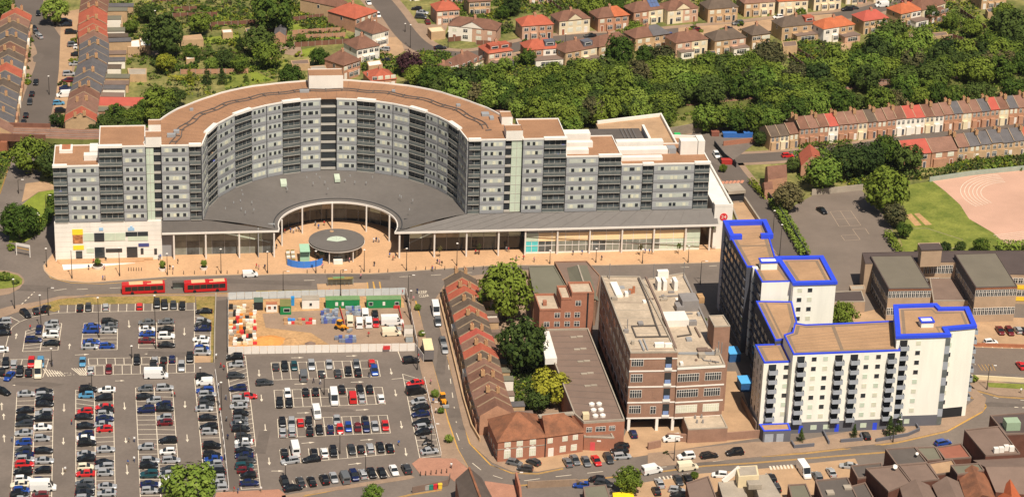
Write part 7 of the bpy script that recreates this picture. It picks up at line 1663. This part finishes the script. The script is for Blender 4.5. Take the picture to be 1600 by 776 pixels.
heap('broad heap of orange sand at the near hoarding', 419, 532, 5.5, 3.2, 1.3, M_ochre); heap('brown soil heap beside the orange sand', 456, 533, 2.6, 2.4, 1.0, M_sand); heap('dark rubble heap near the front hoarding', 485, 537, 1.6, 1.2, .8, M_brownroof); heap('small orange sand heap at the left corner', 379, 542, 2.0, 1.2, .8, M_ochre)
VC = (546, 498, 547, 512)
park('among the vans in the compound', VC, '546.7,499,yV,180 561.5,502,wV,180 570.5,488,wV,180 576,501,wV,180 586,490,k 587.3,503,rA', order='left', group='vehicles in the compound', flip=False)
park('parked crossways in the compound', (600, 505, 626, 504), '613,500,wL 614,512,sA 611.8,517,yV', group='vehicles in the compound', flip=False)
def digger(x, y, rz, label):
    p = G(x, y, .07); e = empty('digger', p, label, 'digger', None, rz); om = mat('digger_orange', (.75, .30, .02), .5, .08, 1)
    MB().box(-1.6, 1.3, -.6, .6, .6, 1.3).build('chassis', om, e, (0, 0, 0)); MB().box(-.9, .2, -.55, .55, 1.3, 2.5).build('cab', M_carglass, e, (0, 0, 0)); MB().box(-1.0, .3, -.62, .62, 2.5, 2.62).build('cab_roof', om, e, (0, 0, 0))
    MB().bar(V(1.2, 0, 1.2), V(2.6, 0, .9), .25, .3).build('boom', om, e, (0, 0, 0)); MB().box(2.5, 3.3, -.8, .8, .15, .8).build('bucket', M_steel, e, (0, 0, 0))
    for sx in (-1.1, 1.0):
        for sy in (-.75, .75): inst('wheel', WHEEL, e, (sx, sy, .5), sc=(1.6, 1.8, 1.6))
digger(532.5, 514, axis((525, 512, 545, 518)), 'orange wheeled digger in the middle of the compound')
digger(692, 629, axis((688, 622, 696, 636)), 'yellow-orange digger working in the side street')
bar = empty('red_barrier_line', G(580, 482), 'red plastic barriers zigzagging by the compound vans', 'barrier')
for a in ((531,483, 538,508), (615,482, 625,482), (623,482, 632,520)): 
    p = px(*a)
    for k in range(6): MB().wall([lerp(p[0], p[1], (k + .05) / 6), lerp(p[0], p[1], (k + .9) / 6)], .12, .07, 1.0).build('barrier_panel', cm[6][1], bar)
sg = empty('red_notice', G(604, 549.5), 'red and white notice board on the near hoarding', 'sign')
MB().wall(px(598.5,550.6, 609.5,550.3), .06, .9, 2.0).build('board', cm[6][1], sg)

# ================================================================ lamp posts
def post(x, y, ytop, label, style='globe', dark=True):
    p = G(x, y, .1); h = max(2.5, hgt(x, y, ytop)); e = empty('lamp_post', p, label, 'lamp post', 'lamp posts'); m_ = M_pole if dark else M_steel
    MB().tube(p, p + V(0, 0, h), .13, .07, 7).build('post', m_, e); MB().tube(p, p + V(0, 0, .9), .19, .17, 7).build('base', m_, e)
    if style == 'globe':
        MB().tube(p + V(0, 0, h), p + V(0, 0, h + .18), .16, .34, 8).build('lantern', M_trimwhite, e); MB().tube(p + V(0, 0, h + .18), p + V(0, 0, h + .3), .36, .2, 8).build('cap', M_trimwhite, e)
    else:
        MB().bar(p + V(0, 0, h), p + V(1.2, -.1, h + .15), .08).build('arm', m_, e); MB().obox(p + V(1.4, -.1, h + .1), V(1, 0), V(0, 1), .4, .16, .12).build('lantern', M_trimwhite, e)
for grp, lst in (('car park lamp post', ((23,482,437), (64.5,514,462), (155,527,466), (243.5,544,463), (206,559,541), (81,572,545), (313,592,575), (506.5,616,584), (531,708,678), (571,745,710), (446,746,726), (143.5,606,582), (346,640,598), (376,700,660), (641.5,500,455))),
                 ('plaza lamp post', ((112.6,435,391), (187,431,388), (261.6,429.5,397), (345.4,427,390), (418,426.5,394), (493.6,426.5,393), (569,424.5,391), (635,422.7,389), (713.7,415,381), (931,410,389), (1003.6,411.5,390), (1075,410,385), (859,412,392), (73,417,389))),
                 ('roadside lamp post', ((442.5,464,424), (532,463,422), (637.6,475,430), (1094,443.5,408), (1542,608,571), (76,492,450), (652,577,520), (672,668,628), (674,700,662), (1053,719,683), (1395,690,655), (805,752,740), (53,348,333), (54,367,336), (29,302,281), (72,333,305))),
                 ('tall street lamp', ((77,148,120), (243,50,18), (633,50,38), (641,75,40), (700,75,50), (883,78,54), (1143,52,14), (1218,400,352), (1207,372,330)))):
    for i, (x, y, t) in enumerate(sorted(lst)): post(x, y, t, '%s, %s of its kind from the left' % (grp, ordn(i)), 'globe' if 'road' not in grp else 'arm', True)
# ================================================================ plaza furniture
for i, (x, y, tr) in enumerate(((153, 418, 410), (254, 422, 408), (318.5, 420.5, 405))):
    p = G(x, y, .12); lab = ['widest', 'middle', 'right-hand'][i]
    e = empty('round_planter', p, lab + ' of three round white planters on the plaza', 'planter'); r = 1.7 if i == 0 else 1.05
    MB().tube(p, p + V(0, 0, .8), r * .9, r, 20).build('bowl', M_wcore, e); MB().tube(p + V(0, 0, .8), p + V(0, 0, .84), r * .86, r * .86, 20).build('soil', mat('soil', (.05, .035, .025), 1, .2, 2), e)
    t = tree(x, tr - 2, 4.6, 'l', 'young leafy tree in the %s round plaza planter' % lab, None, tall=1.2); t.location = p + V(0, 0, .7)
for i, (x, y) in enumerate(((687, 402), (748, 398), (1000, 399), (1060, 397))):
    p = G(x, y, .12); e = empty('sapling', p, 'thin brown-leaved sapling, %s from the left along the shop front' % ordn(i), 'tree', 'plaza saplings')
    MB().tube(p, p + V(0, 0, 3.2), .05, .03, 5).build('stem', M_bark, e); inst('crown', BUSH[0], e, (0, 0, 2.7), .5 * i, (.75, .75, 1.4), [LEAF['o'] if i < 3 else LEAF['g']])
k_ = 0
for xs in ((201, 423, 6, 4), (270, 428.5, 8, 17), (480, 426.5, 10, 14), (650, 421.5, 8, 15)):
    for j in range(xs[2]):
        p = G(xs[0] + j * xs[3], xs[1] - j * xs[3] * .012, .12); k_ += 1
        o = MB(); o.tube(p, p + V(0, 0, .95), .1, .09, 6); o.tube(p + V(0, 0, .95), p + V(0, 0, 1.08), .13, .05, 6); o = o.build('bollard', M_pole, None, p); tag(o, 'dark bollard on the plaza, %s from the left' % ordn(k_ - 1), 'bollard', 'plaza bollards')
for j in range(6):
    p = G(657 + j * 8.2, 742.5 - j * .9, .12); o = MB(); o.tube(p, p + V(0, 0, 1.15), .12, .1, 6); o = o.build('bollard', M_pole, None, p); tag(o, 'dark post beside the brick paving, %s from the left' % ordn(j), 'bollard', 'paving posts')
# height barrier at the left entrance, bus shelters, crossing
hb = empty('height_barrier', G(26, 402), 'white height barrier gantry over the left car park entrance', 'barrier')
a, b = G(26, 398), G(47, 402); MB().tube(a, a + V(0, 0, 3.6), .15).build('post', M_trimwhite, hb); MB().tube(b, b + V(0, 0, 3.6), .15).build('post', M_trimwhite, hb); MB().bar(a + V(0, 0, 3.4), b + V(0, 0, 3.4), .12, .8).build('beam', M_trimwhite, hb); MB().bar(a + V(.2, -.2, 2.4), b + V(-.2, -.2, 2.4), .1, .2).build('yellow_bar', M_yellow_line, hb)
bs = empty('bus_shelter', G(280, 453), 'small glass bus shelter between the two red buses', 'shelter')
a = G(272, 452); MB().obox(a + BU * 1.5 + V(0, 0, 2.3), BU, BN, 2.0, .7, .12).build('roof', M_darkroof, bs); MB().obox(a + BU * 1.5 + BN * .6 + V(0, 0, .1), BU, BN, 1.9, .04, 2.1).build('glass_panel', M_glass2, bs)
for s in (-1.8, 1.8): MB().tube(a + BU * (1.5 + s), a + BU * (1.5 + s) + V(0, 0, 2.3), .06).build('post', M_pole, bs)
bs = empty('bus_shelter', G(530, 446), 'long pale bus shelter with green trim on the plaza road island', 'shelter')
a = G(512, 447, .14); b = G(552, 445.6, .14); d = (b - a).normalized(); n = V(-d.y, d.x); L = (b - a).length
MB().obox((a + b) / 2 + V(0, 0, 2.3), d, n, L / 2, .7, .1).build('roof', M_drygrass, bs); MB().obox((a + b) / 2 + n * .2 - d * .5 + V(0, 0, 2.42), d, n, L * .22, .5, .12).build('green_roof_panel', M_cabroof, bs)
for k in range(7): MB().tube(lerp(a, b, k / 6), lerp(a, b, k / 6) + V(0, 0, 2.3), .05).build('post', M_steel, bs)
MB().obox((a + b) / 2 + n * .8 + V(0, 0, .2), d, n, L / 2, .03, 2.0).build('glass_panel', M_glass2, bs)
cr = MB()
for k in range(7): cr.strip(px(1122 + 6 * k, 288 - .3 * k, 1125 + 6 * k, 283.5 - .3 * k), .9, .072)
structure('crossing_marking', cr, mat('red_crossing', srgb((190, 130, 104)), .9, .1, 1))
# sunken ramp beside the end block: retaining walls, portal and deck
flat('ramp', .075, M_tan, 1141,318, 1163,316, 1186,352, 1160,362)
rp = empty('ramp_portal', G(1150, 315), 'concrete portal and walls of the ramp beside the white end wall', 'portal')
MB().wall(px(1163,315, 1188,352), .5, 0, 1.6).build('retaining_wall', M_concrete, rp); MB().wall(px(1140,317, 1158,360), .5, 0, .9).build('retaining_wall', M_concrete, rp)
a, b = G(1137, 316), G(1164, 314); fr = face(a, b); fbox(MB(), fr, 0, fr[3], -6, 0, 2.6, 3.6).build('deck', M_concrete, rp); fbox(MB(), fr, .2, fr[3] - .2, -5.5, -.5, 0, 2.6).build('opening', M_shadowbox, rp)  # the opening is a closed box with its shade painted near-black
for i, (x, y, w, c, lab) in enumerate(((1145, 214, 3.2, (.04, .14, .42), 'long blue skip by the service yard fence'), (1163, 214, 2.4, (.04, .14, .42), 'shorter blue skip at the fence corner'), (1117, 212, 1.2, (.25, .09, .06), 'dark red bin in the service yard'), (1058, 216, .9, (.04, .42, .12), 'green compactor by the rear hall'), (1135, 256, 1.6, (.42, .04, .03), 'red machine behind the parked yard cars'))):
    q = G(x, y); e = empty('skip', q, lab, 'skip'); m_ = mat('skip_paint_%d' % i, c, .6, .1, 1)
    MB().obox(q, V(.99, .1), V(-.1, .99), w, .9, 1.5, 1.08).build('body', m_, e); MB().obox(q + V(0, 0, 1.5), V(.99, .1), V(-.1, .99), w * 1.1, 1.0, .12).build('rim', m_, e)
# path wall between the car parks
pw_ = MB().wall(px(337.5,462, 335.5,520, 335,566), .3, .0, 1.0).build('low_wall', M_concrete); tag(pw_, 'pale low wall along the upper footpath between the car parks', 'wall')
pf = empty('path_fence', G(345, 660), 'white rail fence along the footpath between the car parks', 'fence'); p = px(336.5,582, 345,650, 351,700, 357.5,764)
for i in range(3): MB().wall([p[i], p[i + 1]], .1, .75, .95).build('rail', M_trimwhite, pf); MB().wall([p[i], p[i + 1]], .08, .3, .42).build('rail', M_trimwhite, pf)
for k in range(16): q = lerp(p[0], p[3], k / 15); MB().obox(q, V(1, 0), V(0, 1), .07, .07, 1.0).build('post', M_trimwhite, pf)
pf = empty('path_fence', G(676, 650), 'white rail fence between the right car park and side street', 'fence'); p = px(663,594, 676,650, 689,711)
for i in range(2): MB().wall([p[i], p[i + 1]], .1, .75, .95).build('rail', M_trimwhite, pf)
for k in range(12): q = lerp(p[0], p[2], k / 11); MB().obox(q, V(1, 0), V(0, 1), .07, .07, 1.0).build('post', M_trimwhite, pf)
# front garden walls of the side-street terrace
gw = MB().wall(px(687,470, 705,545, 724,625, 737,668, 750,690), .3, .1, 1.1).build('front_wall', M_walls['t']); tag(gw, 'low front garden wall along the side-street terrace', 'wall')
# motorcycles
for i, (x, y) in enumerate(((662, 685), (668, 690), (664, 695), (673, 697), (668, 701))):
    p = G(x, y, .03); e = empty('motorcycle', p, 'parked motorcycle, %s from the far end of the bike bay' % ordn(i), 'motorcycle', 'motorcycles in the bike bay', axis((655, 690, 680, 688)) + R(20 * (i % 3) - 20))
    for sx in (-.65, .65): inst('wheel', WHEEL, e, (sx, 0, .32), sc=(1, .5, 1))
    MB().box(-.55, .45, -.13, .13, .45, .8).build('body', M_black if i % 2 else paint('s'), e, (0, 0, 0)); MB().box(-.6, .05, -.15, .15, .8, .9).build('seat', M_black, e, (0, 0, 0)); MB().bar(V(.5, 0, .4), V(.35, 0, 1.05), .08).build('fork', M_steel, e, (0, 0, 0)); MB().box(.3, .38, -.35, .35, 1.02, 1.08).build('handlebar', M_black, e, (0, 0, 0))

# ================================================================ people
def person_mesh(pose):
    """one continuous skinned body, then faces are coloured by height: shoes and trousers, top, skin, hair"""
    w = pose
    J = {'pel': (0, 0, .95), 'che': (.01, 0, 1.25), 'nk': (.02, 0, 1.47), 'hd': (.04, 0, 1.58), 'top': (.03, 0, 1.70)}
    for s, q in ((1, 'l'), (-1, 'r')):
        k = w * s
        J['hip' + q] = (0, .10 * s, .90); J['kn' + q] = (.16 * k + .03, .10 * s, .50); J['an' + q] = (.24 * k - .04 * abs(w), .10 * s, .09); J['to' + q] = (.24 * k + .13, .11 * s, .04)
        J['sh' + q] = (0, .19 * s, 1.40); J['el' + q] = (-.10 * k - .03, .24 * s, 1.12); J['wr' + q] = (-.12 * k + .08, .25 * s, .88); J['ha' + q] = (-.12 * k + .11, .25 * s, .79)
    E = [('pel', 'che'), ('che', 'nk'), ('nk', 'hd'), ('hd', 'top')]
    for q in 'lr': E += [('pel', 'hip' + q), ('hip' + q, 'kn' + q), ('kn' + q, 'an' + q), ('an' + q, 'to' + q), ('che', 'sh' + q), ('sh' + q, 'el' + q), ('el' + q, 'wr' + q), ('wr' + q, 'ha' + q)]
    rad = {'pel': .16, 'che': .17, 'nk': .065, 'hd': .11, 'top': .07, 'hip': .11, 'kn': .07, 'an': .05, 'to': .045, 'sh': .085, 'el': .05, 'wr': .04, 'ha': .045}
    names = list(J); me = bpy.data.meshes.new('person'); me.from_pydata([J[n] for n in names], [(names.index(a), names.index(b)) for a, b in E], [])
    o = bpy.data.objects.new('person', me); COL.objects.link(o); md = o.modifiers.new('skin', 'SKIN'); md.use_smooth_shade = True
    for i, n in enumerate(names):
        r = rad.get(n) or rad[n[:-1]]; me.skin_vertices[0].data[i].radius = (r, r)
    me.skin_vertices[0].data[0].use_root = True
    o.modifiers.new('sub', 'SUBSURF').levels = 1
    dg = bpy.context.evaluated_depsgraph_get(); out = bpy.data.meshes.new_from_object(o.evaluated_get(dg)); bpy.data.objects.remove(o); bpy.data.meshes.remove(me)
    out.materials.clear()
    for m_ in (M_black, M_white, mat('skin_tone', (.32, .18, .12), .6, 0), mat('dark_hair', (.03, .02, .015), .8, 0)): out.materials.append(m_)
    for p in out.polygons:
        c = p.center
        p.material_index = 3 if c.z > 1.64 or (c.z > 1.52 and c.x < -.01) else 2 if c.z > 1.47 or (abs(c.y) > .2 and c.z < .95) else 1 if c.z > .92 else 0
    return out
PEOPLE = [person_mesh(0.25), person_mesh(1.0)]
TOPS = [('white', (.75, .73, .7)), ('black', (.02, .02, .02)), ('red', (.5, .04, .04)), ('grey', (.2, .2, .2)), ('blue', (.05, .12, .35)), ('navy', (.02, .03, .08)), ('pink', (.6, .25, .28))]
LEGS = [('dark', (.02, .02, .03)), ('blue', (.05, .07, .14)), ('tan', (.3, .22, .14))]
plist = []
def crowd(where, sc_, ox, oy, pts, z=.12):
    it = sorted(pts.split(), key=lambda s: float(s.split(',')[0]))
    for i, s in enumerate(it):
        x, y = map(float, s.split(',')); p = G(ox + x / sc_, oy + y / sc_, z); t = random.choice(TOPS); l = random.choice(LEGS); walk = random.random() < .6
        pose = 'walking' if walk else 'standing'
        o = inst('person', PEOPLE[1 if walk else 0], None, p, random.uniform(0, 6.28), None, [mat('trousers_' + l[0], l[1], .9, 0), mat('top_' + t[0], t[1], .9, 0), None, None])
        tag(o, 'person in %s top and %s trousers %s %s, %s from the left' % (t[0], l[0], pose, where, ordn(i)), 'person', 'people about the place')
crowd('by the white podium', 7.273, 80, 335, '860,470 990,465 1075,500 1140,500 1225,520 1242,510 480,560 622,540 428,628 604,632 1350,628 1385,634 612,748 588,748 1440,560', .12)
crowd('near the kiosk', 6.467, 400, 310, '208,508 600,278 690,275 632,308 290,356 350,345 380,352 410,335 435,340 1190,446 1215,440 1240,445 1195,686 1385,626 1408,606 1350,596 945,645 672,706 5,706 30,720 90,716')
crowd('by the right-hand shops', 7.273, 620, 340, '460,525 485,535 512,548 400,596 895,416 935,416 1245,382 1270,390 1355,494 1440,480 1560,506')
crowd('at the food store', 4.571, 800, 320, '435,358 500,356 640,396 950,346 980,350 1000,352 30,396')
crowd('in the car parks', 1, 0, 0, '47.5,515 81,570 112,663 202,691 210,690 210,721 200,726 102,737 269,619 273,620 19,690 490,598 500.5,600 576.5,589 623,696 396,694 155,638', .05)
crowd('on the footpath', 1, 0, 0, '341.5,606 353,624 344,645 354,658 356,686 351,718 338,560 345,574 350,578 372,770 366,768 408,768', .1)
crowd('along the roads', 1, 0, 0, '617.8,459 629,460 652,458 563.7,435 676,424 514.7,459 673,600 677,630 681,645 705,731 654,560 646,470 1595,614 576,526', .12)
# zone of fine undergrowth in gardens and below the tree belt: nobody could count it
def undergrowth(name, lab, zones_, dens, kinds, hmax):
    mb = MB(); rnd_ = random.Random(77); mats_ = [LEAF[k] for k in kinds]
    for poly_ in zones_:
        xs = poly_[0::2]; ys = poly_[1::2]; n = len(xs)
        for _ in range(dens):
            x, y = rnd_.uniform(min(xs), max(xs)), rnd_.uniform(min(ys), max(ys)); c = False
            for i in range(n):
                if (ys[i - 1] > y) != (ys[i] > y) and x < (xs[i] - xs[i - 1]) * (y - ys[i - 1]) / (ys[i] - ys[i - 1]) + xs[i - 1]: c = not c
            if not c: continue
            p = G(x, y); mb.mi = rnd_.randrange(len(mats_)); cr_ = rnd_.uniform(.5, 1.5)
            for _k in range(16):
                q = p + V(rnd_.gauss(0, cr_ * .6), rnd_.gauss(0, cr_ * .6), abs(rnd_.gauss(0, .5)) * hmax * cr_ * .6 + .1); nn = Vector((rnd_.gauss(0, 1), rnd_.gauss(0, 1), abs(rnd_.gauss(0, 1)) + .5)).normalized(); t = nn.cross(Vector((rnd_.uniform(-1, 1), rnd_.uniform(-1, 1), .2))).normalized(); u = nn.cross(t); s_ = rnd_.uniform(.22, .45)
                mb.add([q + t * s_, q + u * s_, q - t * s_, q - u * s_], [(0, 1, 2, 3)])
    o = mb.build(name, mats_); tag(o, lab, 'undergrowth', None, 'stuff')
ub = [c for p_ in poly for c in p_]
undergrowth('undergrowth', 'low green undergrowth below the railway tree belt', [ub], 2600, 'dgg', 1.6)
undergrowth('garden_planting', 'mixed low planting filling the back gardens', [(200,78, 260,70, 300,60, 400,50, 450,60, 470,110, 400,135, 330,150, 260,150, 200,130), (270,0, 470,0, 460,40, 280,50), (1225,60, 1310,70, 1320,110, 1240,120), (1430,45, 1560,30, 1600,60, 1540,90, 1440,80), (540,60, 620,90, 630,120, 560,110), (655,80, 700,84, 720,110, 660,125), (790,25, 1000,5, 1000,0, 790,0), (140,180, 230,184, 225,200, 140,204), (1240,228, 1440,236, 1440,280, 1250,290), (820,72, 950,66, 950,78, 820,84), (1480,242, 1640,236, 1640,258, 1480,268), (-10,238, 20,234, 10,262, -10,290), (165,0, 280,0, 262,60, 175,84), (690,0, 800,0, 800,55, 760,50, 705,40), (470,0, 520,10, 540,60, 470,70), (840,0, 1230,0, 1200,25, 850,28), (1330,255, 1400,250, 1400,290, 1330,292), (780,560, 868,560, 850,640, 800,640), (770,96, 880,90, 880,120, 780,125), (1380,0, 1530,0, 1530,50, 1440,60, 1400,40)], 460, 'gglddyo', 1.3)

# repair patches and oil stains with shapes of their own
for i, (x, y, w, d) in enumerate(((260, 553, 5, 1.6), (60, 600, 7, 1.4), (410, 690, 1.4, 6), (520, 640, 6, 1.2), (715, 645, 2.2, 2.6), (725, 668, 1.6, 1.4), (560, 432, 9, 1.6), (860, 421, 10, 1.5), (420, 441, 12, 1.4), (1100, 724, 8, 1.3), (1330, 697, 9, 1.2), (1560, 632, 7, 1.4), (690, 560, 1.2, 9), (60, 90, 2, 5), (50, 450, 5, 2))):
    q = G(x, y); c_ = random.Random(i); pts = [q + V(w * math.cos(t) * c_.uniform(.8, 1.1), d * math.sin(t) * c_.uniform(.8, 1.1)) * (1 if i % 3 else 1) for t in [6.283 * k / 14 for k in range(14)]] if i % 2 else [q + V(a * w, b * d) for a, b in ((-1, -1), (1, -1), (1, 1), (-1, 1))]
    structure('road_repair_patch', MB().sheet(pts, .0505 if 20 < x < 1250 or x > 1400 else .068), mat('fresh_asphalt', srgb((101, 91, 83)), .9, .12, .4, fine=.08))

# ================================================================ summer haze: one closed box of thin air round the camera and the whole scene
hz = MB(); hz.box(-1510, 1510, -770, 1910, -1.5, 300)
ho = tag(hz.build('haze', mat('haze_air', (1, 1, 1), 1, 0)), kind='stuff')
hm = MATS['haze_air']; hn = hm.node_tree.nodes; hn.clear()
out = hn.new('ShaderNodeOutputMaterial'); pv = hn.new('ShaderNodeVolumePrincipled'); pv.inputs['Color'].default_value = (.86, .90, .95, 1); pv.inputs['Density'].default_value = .000018; pv.inputs['Anisotropy'].default_value = .2
hm.node_tree.links.new(pv.outputs[0], out.inputs['Volume'])
